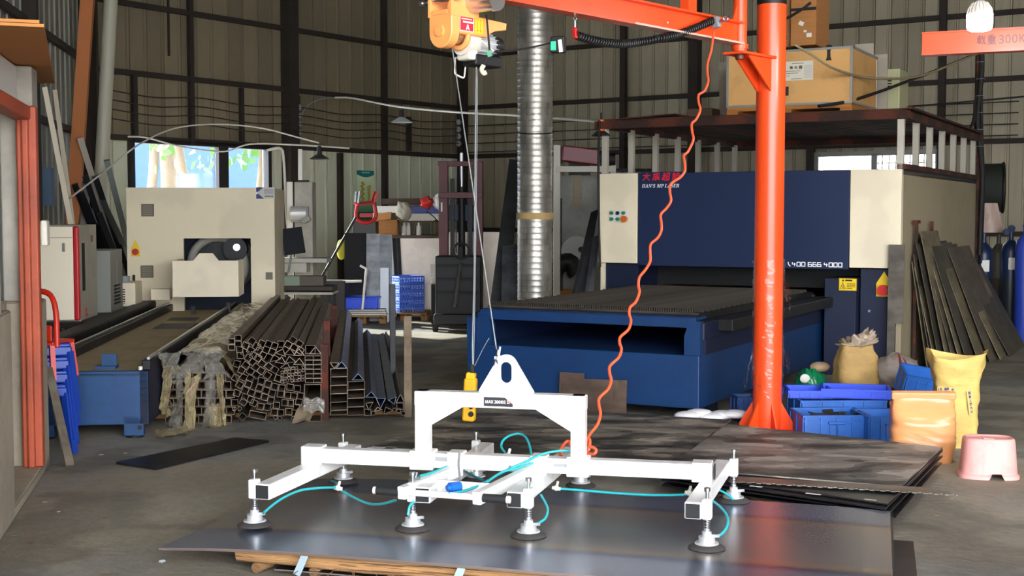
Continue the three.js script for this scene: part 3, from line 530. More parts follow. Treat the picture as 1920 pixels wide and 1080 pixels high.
{ // torn clear film round the post
  const film = mat(0xffffff, { rough: 0.1, side: true, phys: { transmission: 1, thickness: 0, ior: 1.3 } });
  const p0 = V(1.76, 0, -8.77);
  const wrap = (y0, y1, nn, amp, sd) => grid(48, nn, (u, v) => { const a = u * 2 * Math.PI, y = y0 + (y1 - y0) * v, k = 2 * Math.abs(fbm(u % 1, v, 8, 20, sd, 4) - 0.5); return V(Math.cos(a) * (0.103 + amp * k), y + 0.03 * (fbm(u % 1, 0.5, 8, 2, sd + 9, 3) - 0.5) * (v < 0.1 || v > 0.9 ? 2 : 0), Math.sin(a) * (0.103 + amp * k)); });
  const t = thing('stretch_film', 'torn clear stretch film wrapped round the orange post', 'plastic film', p0);
  part(t, 'wrap', [clean(wrap(0.22, 1.18, 90, 0.018, 301))], film);
  const flap = (pts, w) => clean(grid(10, 4, (u, v) => { const c = new THREE.CatmullRomCurve3(pts).getPoint(u); return c.add(V(0.01 * Math.sin(u * 9 + v * 4), (v - 0.5) * w * (1 - 0.5 * u), 0.02 * Math.sin(v * 5 + u * 7))); }));
  for (const [q, w] of [[[V(0.1, 1.0, 0.03), V(0.125, 0.95, 0.04), V(0.14, 0.86, 0.03)], 0.16], [[V(-0.1, 0.5, 0.02), V(-0.14, 0.42, 0.03), V(-0.16, 0.32, 0.02)], 0.1], [[V(0.1, 0.55, 0.02), V(0.13, 0.5, 0.03), V(0.14, 0.42, 0.02)], 0.1], [[V(-0.09, 0.3, 0.07), V(0, 0.27, 0.13), V(0.1, 0.3, 0.08)], 0.1]]) part(t, 'loose_flap', [flap(q, w)], film);
}
{ // electric hoist and trolley under the beam
  const HP = JF.w(0, -0.028, -0.085), t = thing('electric_hoist', 'orange electric wire rope hoist hanging from the jib beam', 'hoist', HP, JF.turn);
  const O = M.orangeLight;
  part(t, 'trolley_plate', [box(0.012, 0.2, 0.2, [0.075, 2.6, 3.0]), box(0.012, 0.2, 0.2, [-0.075, 2.6, 3.0])], O);
  for (const z of [2.94, 3.06]) for (const x of [-1, 1]) part(t, 'trolley_wheel', [cyl(0.032, 0.032, 0.03, [x * 0.055, 2.645, z], [0, 0, Math.PI / 2])], O);
  part(t, 'hanger', [box(0.1, 0.02, 0.2, [0, 2.52, 3.0]), tor(0.03, 0.012, [0.05, 2.545, 3.05], [0, Math.PI / 2, 0]), tor(0.03, 0.012, [0.05, 2.545, 2.97], [0, Math.PI / 2, 0])], O);
  part(t, 'trolley_motor', [cyl(0.052, 0.052, 0.14, [0.15, 2.575, 2.95], [0, 0, Math.PI / 2]), cyl(0.057, 0.057, 0.03, [0.235, 2.575, 2.95], [0, 0, Math.PI / 2]), box(0.03, 0.03, 0.03, [0.19, 2.63, 2.95])], M.chrome);
  part(t, 'trolley_axle', [cyl(0.01, 0.01, 0.26, [0, 2.58, 3.08], [0, 0, Math.PI / 2], 8), cyl(0.016, 0.016, 0.02, [-0.14, 2.58, 3.08], [0, 0, Math.PI / 2], 8)], M.chrome);
  const body = part(t, 'body', [box(0.15, 0.1, 0.25, [0, 2.465, 2.945], null, 0.012), prism([[-2.83, 2.505], [-2.83, 2.43], [-2.78, 2.455], [-2.695, 2.47], [-2.69, 2.5]], 0.012, null, [0, Math.PI / 2, 0], [], 0.003).translate(0.069, 0, 0)], O);
  const cap = [[-0.075, 0.09]]; for (let k = 0; k <= 14; k++) { const a = Math.PI + k / 14 * Math.PI; cap.push([0.075 * Math.cos(a), 0.075 * Math.sin(a)]); } cap.push([0.075, 0.09]);
  part(t, 'drum_cover', [prism(cap, 0.05, [0, 2.425, 3.065], null, [], 0.004), cyl(0.028, 0.03, 0.016, [0, 2.43, 3.098], [Math.PI / 2, 0, 0])], O);
  part(t, 'drum_flange', [tor(0.062, 0.014, [0, 2.42, 2.96])], O);
  part(t, 'rope_drum', [cyl(0.045, 0.045, 0.1, [0, 2.42, 3.0], [Math.PI / 2, 0, 0])], M.chrome);
  part(t, 'gearbox', [cyl(0.068, 0.06, 0.09, [0, 2.39, 2.9], [Math.PI / 2, 0, 0], 12), box(0.09, 0.06, 0.07, [0, 2.33, 2.9], null, 0.012)], mat(0xd9d3c4, { rough: 0.45 }));
  const fins = [cyl(0.05, 0.05, 0.13, [0, 2.39, 2.79], [Math.PI / 2, 0, 0])]; for (let k = 0; k < 16; k++) { const a = k / 16 * 2 * Math.PI; fins.push(box(0.006, 0.014, 0.13, [0.053 * Math.cos(a), 2.39 + 0.053 * Math.sin(a), 2.79], [0, 0, a + Math.PI / 2])); }
  part(t, 'motor', fins, M.alu);
  part(t, 'motor_cap', [cyl(0.062, 0.05, 0.06, [0, 2.39, 2.705], [Math.PI / 2, 0, 0])], M.black);
  part(t, 'capacitor_box', [box(0.1, 0.06, 0.2, [0, 2.305, 2.79], null, 0.012)], M.black);
  const red = canvas(160, 128, (g, w, h) => { g.fillStyle = '#f0efe8'; g.fillRect(0, 0, w, h); g.fillStyle = '#cf2336'; g.fillRect(6, 6, w - 12, 36); g.fillRect(6, 42, 30, 80); g.fillRect(36, 56, w - 42, 66); g.fillStyle = '#f0efe8'; g.fillRect(20, 20, w - 40, 8); g.font = 'bold 64px sans-serif'; g.fillText('A', 70, 114); });
  part(body, 'red_label', [sheetGeo(0.1, 0.075, [0.0765, 2.468, 2.985], [0, Math.PI / 2, 0])], flat(red));
  const yel = canvas(96, 128, (g, w, h) => { g.fillStyle = '#f0c02a'; g.fillRect(0, 0, w, h); g.strokeStyle = '#d8861a'; g.lineWidth = 6; for (const x of [30, 62]) { g.beginPath(); g.moveTo(x, 12); g.lineTo(x, 110); g.moveTo(x - 12, 12); g.lineTo(x + 12, 12); g.moveTo(x - 8, 96); g.lineTo(x, 112); g.lineTo(x + 8, 96); g.stroke(); } });
  part(body, 'yellow_label', [sheetGeo(0.065, 0.075, [0.0765, 2.465, 2.895], [0, Math.PI / 2, 0])], flat(yel));
  const loop = [[854, 108, 6.6], [873, 114, 6.6], [870, 146, 6.6], [853, 138, 6.6]].map((q) => at(...q)), inv = new THREE.Matrix4().makeRotationY(JF.turn).setPosition(HP).invert();
  part(t, 'limit_lever', [hose(loop, 0.005, 40, 6, true, 0.15).applyMatrix4(inv)], M.wireWhite);
  part(t, 'limit_rod', [rod(at(904, 78, 6.5), at(926, 96, 6.45), 0.005, 6).applyMatrix4(inv)], M.wireWhite);
  part(t, 'green_plug', [box(0.02, 0.03, 0.02, at(917, 101, 6.45).toArray(), [0, 0, 0.3]).applyMatrix4(inv)], M.green);
  part(t, 'cord', [hose([at(912, 28, 6.5), at(915, 60, 6.48), at(918, 96, 6.45)], 0.005, 14, 6).applyMatrix4(inv), hose([at(916, 104, 6.45), at(910, 116, 6.45), at(906, 124, 6.45)], 0.003, 8, 5).applyMatrix4(inv)], M.wire);
  part(t, 'cream_connector', [hose([at(907, 122, 6.45), at(903, 130, 6.45), at(907, 138, 6.45), at(912, 135, 6.45)], 0.012, 12, 7).applyMatrix4(inv)], mat(0xe0d7b0, { rough: 0.5 }));
}
// wire rope, pendant and its cables
solo('wire_rope', 'taut steel hoist rope running down to the lifter eye', 'rope', [rod(at(847, 84, 6.52), at(931, 655, 5.86), 0.0032, 8)], M.rope);
{
  const p = at(881, 749, 6.5), t = thing('pendant_control', 'yellow push button pendant hanging behind the lifter yoke', 'pendant control', p, -0.2);
  part(t, 'housing', [box(0.066, 0.225, 0.055, [0, 0, 0], [0, 0, -0.05], 0.014), box(0.05, 0.05, 0.045, [0.006, 0.115, 0], [0, 0, -0.1], 0.01)], M.yellow);
  for (const y of [-0.06, -0.02]) part(t, 'button', [cyl(0.014, 0.014, 0.018, [0.014, y - 0.01, 0.03], [Math.PI / 2, 0, 0], 14)], M.rubber);
  part(t, 'button_frame', [prism(ring(20, 0.02, 0.05), 0.008, [0.014, -0.05, 0.028])], M.yellow);
  part(t, 'cable_gland', [cyl(0.012, 0.016, 0.06, [0.012, 0.15, 0])], M.rubber);
}
solo('pendant_cable', 'thin grey cable with a support wire running down to the yellow pendant', 'cable', [hose([at(893, 126, 6.52), at(891, 300, 6.51), at(889, 520, 6.5), at(886, 640, 6.5), at(887, 692, 6.5), at(889, 708, 6.5)], 0.0042, 30, 6), hose([at(895, 130, 6.5), at(894, 300, 6.5), at(891, 520, 6.49), at(888, 690, 6.5)], 0.002, 30, 5), hose([at(888, 690, 6.5), at(905, 655, 6.5), at(917, 634, 6.5)], 0.002, 8, 5)], M.greyPlastic);

// spiral cord on clips along the beam
{
  const path = new THREE.CatmullRomCurve3([[1080, 66, 7.3], [1110, 75, 7.38], [1155, 82, 7.52], [1200, 79, 7.7], [1242, 71, 7.78], [1281, 61, 7.93], [1338, 38, 8.13]].map((q) => at(...q)));
  const N = 900, turns = 62, pts = [];
  for (let i = 0; i <= N; i++) { const k = i / N, c = path.getPointAt(k), a = k * turns * 2 * Math.PI, tg = path.getTangentAt(k), nx = V(-tg.z, 0, tg.x).normalize(), ny = new THREE.Vector3().crossVectors(nx, tg); pts.push(c.addScaledVector(nx, 0.02 * Math.cos(a)).addScaledVector(ny, 0.02 * Math.sin(a))); }
  solo('coiled_cable', 'black coiled power cable looped below the orange beam', 'cable', [clean(new THREE.TubeGeometry(new THREE.CatmullRomCurve3(pts), N, 0.006, 6))], mat(0x1c1c1d, { rough: 0.4 }));
  for (const [px, py, d, l] of [[1078, 52, 7.3, 'red and chrome cable clip near the hanging socket box'], [1249, 58, 7.86, 'red and chrome cable clip in the middle of the coiled cord']]) {
    const p = at(px, py, d), t = thing('cable_clip', l, 'clip', p, JF.turn);
    part(t, 'chrome_hook', [rod(V(0, 0.0, 0), V(0.0, 0.045, 0), 0.007, 8), tor(0.012, 0.004, [0, 0.05, 0])], M.chrome);
    part(t, 'red_tag', [box(0.025, 0.065, 0.022, [0, -0.03, 0], [0, 0, 0.12], 0.005)], M.red);
  }
  const c = thing('cord_clamp', 'grey clamp and shackle tying cords to the pivot tube', 'clamp', at(1343, 42, 8.13), JF.turn);
  part(c, 'clamp_body', [box(0.045, 0.07, 0.04, [0, 0, 0], [0, 0, 0.2], 0.006)], M.greyPlastic);
  part(c, 'shackle', [rod(V(0.02, 0, 0), V(0.12, 0.02, 0.02), 0.008, 8), tor(0.016, 0.005, [0.08, 0.012, 0.02])], M.chrome);
  const s = thing('socket_box', 'small green and white socket box hanging on a black cable', 'socket', at(1047, 84, 7.1), -0.3);
  part(s, 'body', [box(0.08, 0.09, 0.05, [0, 0, 0], null, 0.008)], M.black);
  part(s, 'green_face', [box(0.03, 0.05, 0.008, [-0.022, -0.008, 0.026], null, 0.003)], mat(0x35d09a, { rough: 0.4 }));
  part(s, 'white_face', [box(0.022, 0.07, 0.008, [0.018, -0.01, 0.026], [0, 0, 0.12], 0.003)], M.paper);
  solo('hoist_cable', 'thin black cable slung between the hoist and the socket box', 'cable', [hose([at(926, 97, 6.45), at(960, 95, 6.6), at(1000, 88, 6.9), at(1032, 81, 7.1)], 0.005, 24, 6)], M.wire);
}
{ // wavy orange air hose
  const q = [[1338, 60], [1334, 92], [1327, 118], [1326, 136], [1328, 152], [1321, 170], [1310, 178], [1310, 192], [1313, 206], [1305, 224], [1297, 232], [1298, 248], [1300, 262], [1290, 284], [1282, 292], [1284, 306], [1284, 320], [1276, 332], [1258, 345], [1256, 360], [1258, 376], [1250, 390], [1239, 402], [1240, 418], [1240, 432], [1233, 446], [1220, 458], [1219, 474], [1219, 490], [1210, 506], [1199, 520], [1197, 536], [1199, 548], [1192, 566], [1181, 577], [1180, 590], [1183, 602], [1178, 618], [1163, 632], [1162, 644], [1165, 655], [1160, 670], [1144, 686], [1143, 700], [1146, 714], [1140, 730], [1124, 746], [1123, 760], [1126, 776], [1120, 796], [1106, 814], [1100, 824]];
  const pts = q.map(([x, y], i) => at(x, y, 8.12 - 2.22 * Math.pow(i / (q.length - 1), 0.8)));
  const tail = [[1098, 834, 5.9], [1103, 846, 5.88], [1106, 826, 5.9], [1101, 822, 5.93], [1099, 845, 5.9], [1112, 852, 5.86], [1118, 844, 5.86], [1108, 838, 5.88], [1090, 842, 5.9], [1072, 838, 5.9], [1068, 828, 5.92], [1062, 828, 5.92], [1052, 842, 5.9], [1050, 852, 5.88], [1060, 862, 5.86], [1072, 862, 5.86]].map((a) => at(...a));
  solo('air_hose', 'wavy orange compressed air hose from the jib pivot to the lifter', 'hose', [hose([...pts, ...tail], 0.0078, 420, 7)], mat(0xf0603a, { rough: 0.35 }));
}

// ---- vacuum lifter
const SHEET_Y = 0.13;
const VL = { x: -0.035, d: 5.81, a: 12.5 * D2R };
{
  const t = thing('vacuum_lifter', 'white vacuum sheet lifter with eight suction cups and a yoke', 'vacuum lifter', [VL.x, 0, -VL.d], -VL.a);
  const inv = new THREE.Matrix4().makeRotationY(-VL.a).setPosition(VL.x, 0, -VL.d).invert();
  const L = (p) => p.clone().applyMatrix4(inv), W = (x, y, d) => L(V(x, y, -d));
  const S = 0.07, yArm = 0.288, yBeam = 0.36;
  const beam = part(t, 'main_beam', [box(1.86, S, S, [-0.02, yBeam, 0], null, 0.006)], M.white);
  // yoke
  const yT = 0.648, u0 = -0.385, u1 = 0.345;
  part(t, 'yoke', [box(S - 0.004, yT - yBeam + 0.035, S, [u0, (yT + yBeam + 0.035) / 2, 0], null, 0.006), box(S - 0.004, yT - yBeam + 0.035, S, [u1, (yT + yBeam + 0.035) / 2, 0], null, 0.006), box(u1 - u0 + S, S, S, [(u0 + u1) / 2, yT, 0], null, 0.006)], M.white);
  for (const [x, s] of [[u0 + 0.033, 1], [u1 - 0.033, -1]]) part(t, 'yoke_gusset', [prism([[x, yT - 0.03], [x + s * 0.17, yT - 0.03], [x, yT - 0.13]], 0.05)], M.white);
  const um = 0.01; const hole = []; for (let k = 0; k <= 10; k++) { const a = k / 10 * Math.PI; hole.push([0.026 * Math.cos(a), 0.115 + 0.026 * Math.sin(a)]); } for (let k = 0; k <= 10; k++) { const a = Math.PI + k / 10 * Math.PI; hole.push([0.026 * Math.cos(a), 0.07 + 0.026 * Math.sin(a)]); }
  const lug = [[-0.128, 0], [0.128, 0], [0.128, 0.008]]; for (let k = 0; k <= 10; k++) { const a = (28 + k / 10 * 124) * D2R; lug.push([0.05 * Math.cos(a), 0.125 + 0.05 * Math.sin(a)]); } lug.push([-0.128, 0.008]);
  part(t, 'lifting_lug', [prism(lug, 0.016, [um, yT + 0.035, 0], null, [hole])], M.white);
  const maxT = canvas(512, 160, (g, w, h) => { g.fillStyle = '#26262a'; g.fillRect(0, 0, w, h); g.fillStyle = '#f2f2f0'; g.font = 'bold 76px sans-serif'; g.fillText('MAX 300KG II', 20, 108, 440); g.fillStyle = '#efe9e2'; g.beginPath(); g.moveTo(370, 0); g.lineTo(512, 0); g.lineTo(512, 104); g.closePath(); g.fill(); g.fillStyle = '#c98a7a'; g.beginPath(); g.moveTo(400, 30); g.lineTo(470, 60); g.lineTo(512, 112); g.lineTo(430, 70); g.fill(); });
  part(t, 'load_sticker', [sheetGeo(0.135, 0.042, [um - 0.03, yT - 0.004, 0.0358])], flat(maxT, { rough: 0.4 }));
  // sleeves on the main beam
  const sleeve = (u, w, h = 0.088) => part(beam, 'sleeve', [box(w, h, S + 0.018, [u, yBeam, 0], null, 0.005)], M.white);
  sleeve(-0.925, 0.1); sleeve(u0, 0.115, 0.09); sleeve(u1, 0.1, 0.09); sleeve(-0.225, 0.075); sleeve(0.165, 0.075); sleeve(0.9, 0.09);
  part(beam, 'worn_patch', [box(0.07, 0.02, 0.002, [u0 + 0.1, yBeam + 0.01, 0.0355]), box(0.06, 0.015, 0.002, [u1 - 0.08, yBeam + 0.005, 0.0355])], mat(0x9da0a2, { rough: 0.5, map: smudgeTex }));
  part(beam, 'end_cap', [box(0.006, 0.06, 0.06, [0.953, yBeam, 0])], M.rubber);
  // arms, brackets, springs and cups
  const cups = [[-1.131, 5.56, -0.861, 6.47, 1], [-0.431, 5.493, -0.185, 6.52, 1], [0.07, 5.373, 0.345, 6.37, -1], [0.798, 5.174, 1.055, 6.03, -1]];
  const profile = [[0.0, 0.0], [0.076, 0.0], [0.077, 0.004], [0.064, 0.012], [0.056, 0.014], [0.054, 0.019], [0.0, 0.02]];
  cups.forEach(([x0, d0, x1, d1, s], i) => {
    const a = W(x0, 0, d0), b = W(x1, 0, d1), v = b.clone().sub(a).normalize(), n = V(-v.z, 0, v.x).multiplyScalar(0.054 * s);
    const A = a.clone().add(n).addScaledVector(v, -0.03), B = b.clone().add(n).addScaledVector(v, 0.03); A.y = B.y = yArm;
    const arm = part(t, 'cross_arm', [bar(A, B, S, S, V(0, 1, 0), 0.006)], M.white);
    for (const [e, k] of [[A, -1], [B, 1]]) part(arm, 'end_plug', [bar(e.clone().addScaledVector(v, k * 0.001), e.clone().addScaledVector(v, k * 0.006), 0.058, 0.058)], M.rubber);
    for (const e of [a, b]) {
      const ang = Math.atan2(v.x, v.z);
      const un = part(t, 'suction_unit', [box(0.04, 0.085, 0.045, [e.x, yArm + 0.006, e.z], [0, ang, 0], 0.006)], M.white);
      part(un, 'bolt', [cyl(0.007, 0.007, 0.05, [e.x, yArm + 0.06, e.z], null, 8), cyl(0.014, 0.014, 0.014, [e.x, yArm + 0.085, e.z], null, 6)], M.chrome);
      const y0 = SHEET_Y + 0.066, y1 = yArm - 0.036, hel = []; for (let k = 0; k <= 60; k++) { const q = k / 60; hel.push(V(e.x + 0.012 * Math.cos(q * 7 * 6.283), y0 + (y1 - y0) * q, e.z + 0.012 * Math.sin(q * 7 * 6.283))); }
      part(un, 'spring', [clean(new THREE.TubeGeometry(new THREE.CatmullRomCurve3(hel), 84, 0.0028, 5)), rod(V(e.x, y0, e.z), V(e.x, y1, e.z), 0.006, 8)], M.chrome);
      part(un, 'cup_body', [cyl(0.046, 0.052, 0.009, [e.x, SHEET_Y + 0.022, e.z], null, 28), cyl(0.034, 0.034, 0.024, [e.x, SHEET_Y + 0.038, e.z], null, 24), cyl(0.019, 0.021, 0.02, [e.x, SHEET_Y + 0.06, e.z], null, 20), cyl(0.012, 0.012, 0.014, [e.x, SHEET_Y + 0.077, e.z], null, 14)], M.alu);
      part(un, 'rubber_cup', [lathe(profile, [e.x, SHEET_Y + 0.001, e.z], null, 28)], M.cupRubber);
      part(un, 'hose_fitting', [rod(V(e.x + 0.02, SHEET_Y + 0.052, e.z), V(e.x + 0.05, SHEET_Y + 0.056, e.z + 0.01), 0.007, 8)], M.alu);
    }
  });
  // two-bar handle with grips
  const hL = L(onY(752, 925, 0.3)), hR = L(onY(893, 935, 0.3)), rL = L(onY(862, 880, 0.325)), rR = L(onY(1003, 880, 0.33));
  const hd = part(t, 'handle_frame', [bar(hL, rL, 0.04, 0.055, V(0, 1, 0), 0.004), bar(hR, rR, 0.04, 0.055, V(0, 1, 0), 0.004)], M.white);
  const across = hR.clone().sub(hL).normalize(), back = rR.clone().sub(hR).normalize();
  const f0 = hL.clone().addScaledVector(back, 0.02), f1 = hR.clone().addScaledVector(back, 0.02);
  part(hd, 'handle_bar', [rod(f0.clone().addScaledVector(across, -0.02), f1.clone().addScaledVector(across, 0.02), 0.014, 14)], M.white);
  part(hd, 'valve_plate', [bar(hL.clone().addScaledVector(back, 0.16), hR.clone().addScaledVector(back, 0.16), 0.006, 0.05)], M.white);
  for (const [e, s] of [[f0, -1], [f1, 1]]) {
    const g = part(hd, 'grip', [rod(e.clone().addScaledVector(across, s * 0.02), e.clone().addScaledVector(across, s * 0.125), 0.0185, 16)], M.rubber);
    part(g, 'grip_end', [rod(e.clone().addScaledVector(across, s * 0.125), e.clone().addScaledVector(across, s * 0.14), 0.016, 14)], M.wireWhite);
  }
  part(hd, 'blue_valve', [rod(L(at(843, 914, 5.45)), L(at(862, 912, 5.48)), 0.022, 14), rod(L(at(838, 916, 5.44)), L(at(845, 914, 5.45)), 0.014, 12)], mat(0x1c63c8, { rough: 0.35 }));
  part(hd, 'toggle_lever', [rod(L(at(777, 900, 5.55)), L(at(782, 886, 5.55)), 0.005, 6), bar(L(at(768, 903, 5.53)), L(at(786, 897, 5.56)), 0.02, 0.02)], M.chrome);
  // teal vacuum hoses
  const H = (pts, r = 0.006) => part(t, 'vacuum_hose', [hose(pts.map((q) => L(at(...q))), r, 40, 7)], M.teal);
  H([[494, 962, 5.5], [510, 948, 5.56], [530, 934, 5.62], [562, 920, 5.72], [600, 915, 5.82], [631, 914, 5.9]]);
  H([[640, 920, 5.92], [660, 931, 5.84], [690, 944, 5.72], [715, 945, 5.6], [742, 938, 5.5]]);
  H([[620, 901, 6.3], [630, 905, 6.15], [634, 914, 5.95]]);
  H([[786, 893, 5.56], [810, 886, 5.65], [838, 875, 5.78]]);
  H([[840, 926, 5.38], [872, 920, 5.44], [898, 910, 5.5], [920, 898, 5.58], [950, 882, 5.66], [985, 866, 5.7], [1015, 852, 5.74], [1050, 845, 5.76], [1080, 848, 5.76], [1100, 857, 5.75], [1106, 866, 5.75]]);
  H([[910, 906, 5.5], [940, 886, 5.62], [975, 876, 5.7], [1000, 868, 5.72]]);
  H([[948, 850, 5.9], [940, 838, 5.96], [943, 826, 6.0], [955, 817, 6.04], [972, 813, 6.08], [984, 818, 6.06], [992, 832, 6.0], [996, 850, 5.94], [997, 862, 5.9]]);
  H([[1050, 916, 5.9], [1100, 920, 5.86], [1160, 925, 5.8], [1220, 928, 5.74], [1270, 928, 5.68], [1290, 926, 5.66]]);
  H([[1300, 918, 5.7], [1318, 914, 5.8], [1345, 918, 5.9], [1362, 926, 5.95], [1374, 936, 5.98]]);
  H([[1332, 937, 5.5], [1350, 950, 5.4], [1362, 965, 5.32], [1365, 980, 5.26], [1358, 996, 5.22], [1346, 1006, 5.18]]);
  H([[1014, 928, 5.6], [1022, 942, 5.54], [1027, 956, 5.48], [1022, 972, 5.42], [1008, 982, 5.38]]);
  H([[944, 905, 5.8], [965, 905, 5.85], [985, 893, 5.9], [1000, 880, 5.9]]);
  H([[776, 940, 5.45], [768, 950, 5.45], [765, 966, 5.44]]);
  H([[868, 878, 5.9], [880, 888, 6.0], [896, 896, 6.1], [905, 900, 6.2]]);
  const tee = (px, py, d) => part(t, 'hose_tee', [sph(0.014, L(at(px, py, d)).toArray()), rod(L(at(px - 8, py - 1, d)), L(at(px + 8, py + 2, d)), 0.009, 8), rod(L(at(px, py, d)), L(at(px + 3, py - 12, d + 0.02)), 0.007, 8)], M.wireWhite);
  tee(634, 915, 5.9); tee(1043, 915, 5.9); tee(1292, 924, 5.66); tee(953, 854, 5.88); tee(845, 868, 5.85); tee(880, 880, 5.85);
  part(t, 'hose_stub', [hose([[952, 856, 5.86], [958, 868, 5.8], [953, 885, 5.72]].map((q) => L(at(...q))), 0.006, 12, 6), hose([[862, 848, 5.8], [860, 870, 5.75], [863, 902, 5.65]].map((q) => L(at(...q))), 0.005, 12, 6)], M.greyPlastic);
  // rope shackle through the eye
  const s = thing('rope_shackle', 'grey rope clip and shackle knotted through the lifter eye', 'shackle', at(934, 678, 5.82), -VL.a);
  part(s, 'shackle', [tor(0.024, 0.006, [0, 0.014, 0], [0, Math.PI / 2, 0])], M.chrome);
  part(s, 'rope_clip', [rod(V(-0.01, -0.02, 0.014), V(0.008, 0.055, 0.014), 0.008, 8), rod(V(0.004, 0.0, 0.02), V(0.012, 0.07, 0.01), 0.005, 8), box(0.024, 0.014, 0.024, [0, 0.02, 0.014])], M.alu);
}

// ---- sheet stacks
const frontTex = tex(1024, 512, (u, v) => {                         // v = 0 at the edge near the camera; oxide bands run along the sheet
  const w = 0.018 * (fbm(u, 0.3, 5, 2, 401, 3) - 0.5);
  const b1 = v + w + 0.02 * u, fr = fbm(u, v, 40, 40, 411, 3) - 0.5, lo = fbm(u, v, 5, 3, 421, 4) - 0.5, sc = noise(u, v, 4, 70, 431) - 0.5;
  const band = (c, s) => Math.exp(-Math.pow((b1 - c) / s, 2));
  const inner = step(0.215, 0.25, b1) * (1 - step(0.77, 0.8, b1));
  let r = 0.44 + 0.05 * inner, g = 0.47 + 0.01 * inner, b = 0.535 - 0.055 * inner;
  const k1 = band(0.225, 0.022) + band(0.79, 0.02), k2 = band(0.262, 0.03) + band(0.75, 0.03);
  r += -0.16 * k1 + 0.07 * k2; g += -0.15 * k1 + 0.015 * k2; b += -0.1 * k1 - 0.05 * k2;
  const n = 0.09 * lo + 0.02 * sc; if (u > 0.962) { r += 0.07; g += 0.06; b += 0.05; }
  return [r + n, g + n, b + n];
});
const camoTex = tex(1024, 1024, (u, v) => {
  const wu = u + 0.02 * (fbm(u, v, 8, 8, 501, 3) - 0.5);
  const a = fbm(wu, v, 6, 13, 511, 3), c = fbm(wu, v, 9, 18, 521, 3), f = fbm(u, v, 60, 60, 531, 3) - 0.5;
  let k = 0.37, wr = 1; if (a > 0.54) k += 0.15; if (c > 0.57) k += 0.1; if (a < 0.4) { k -= 0.1; wr = 0.96; } if (c < 0.38) k -= 0.07;
  k += 0.05 * f; return [k * 1.04 * wr, k * 1.0, k * 0.93];
}, 1.7);
const camoRough = tex(512, 512, (u, v) => grey(0.45 + 0.35 * fbm(u, v, 8, 14, 541, 4)), 1.7, false);
const camoMat = mat(0xfbf5ec, { rough: 0.9, metal: 0.15, map: camoTex, roughnessMap: camoRough });
const sheetEdge = mat(0x8a7b76, { rough: 0.5, metal: 0.4, map: steelTex });
const sheetDark = mat(0x3a3c42, { rough: 0.38, metal: 0.7, map: steelTex });
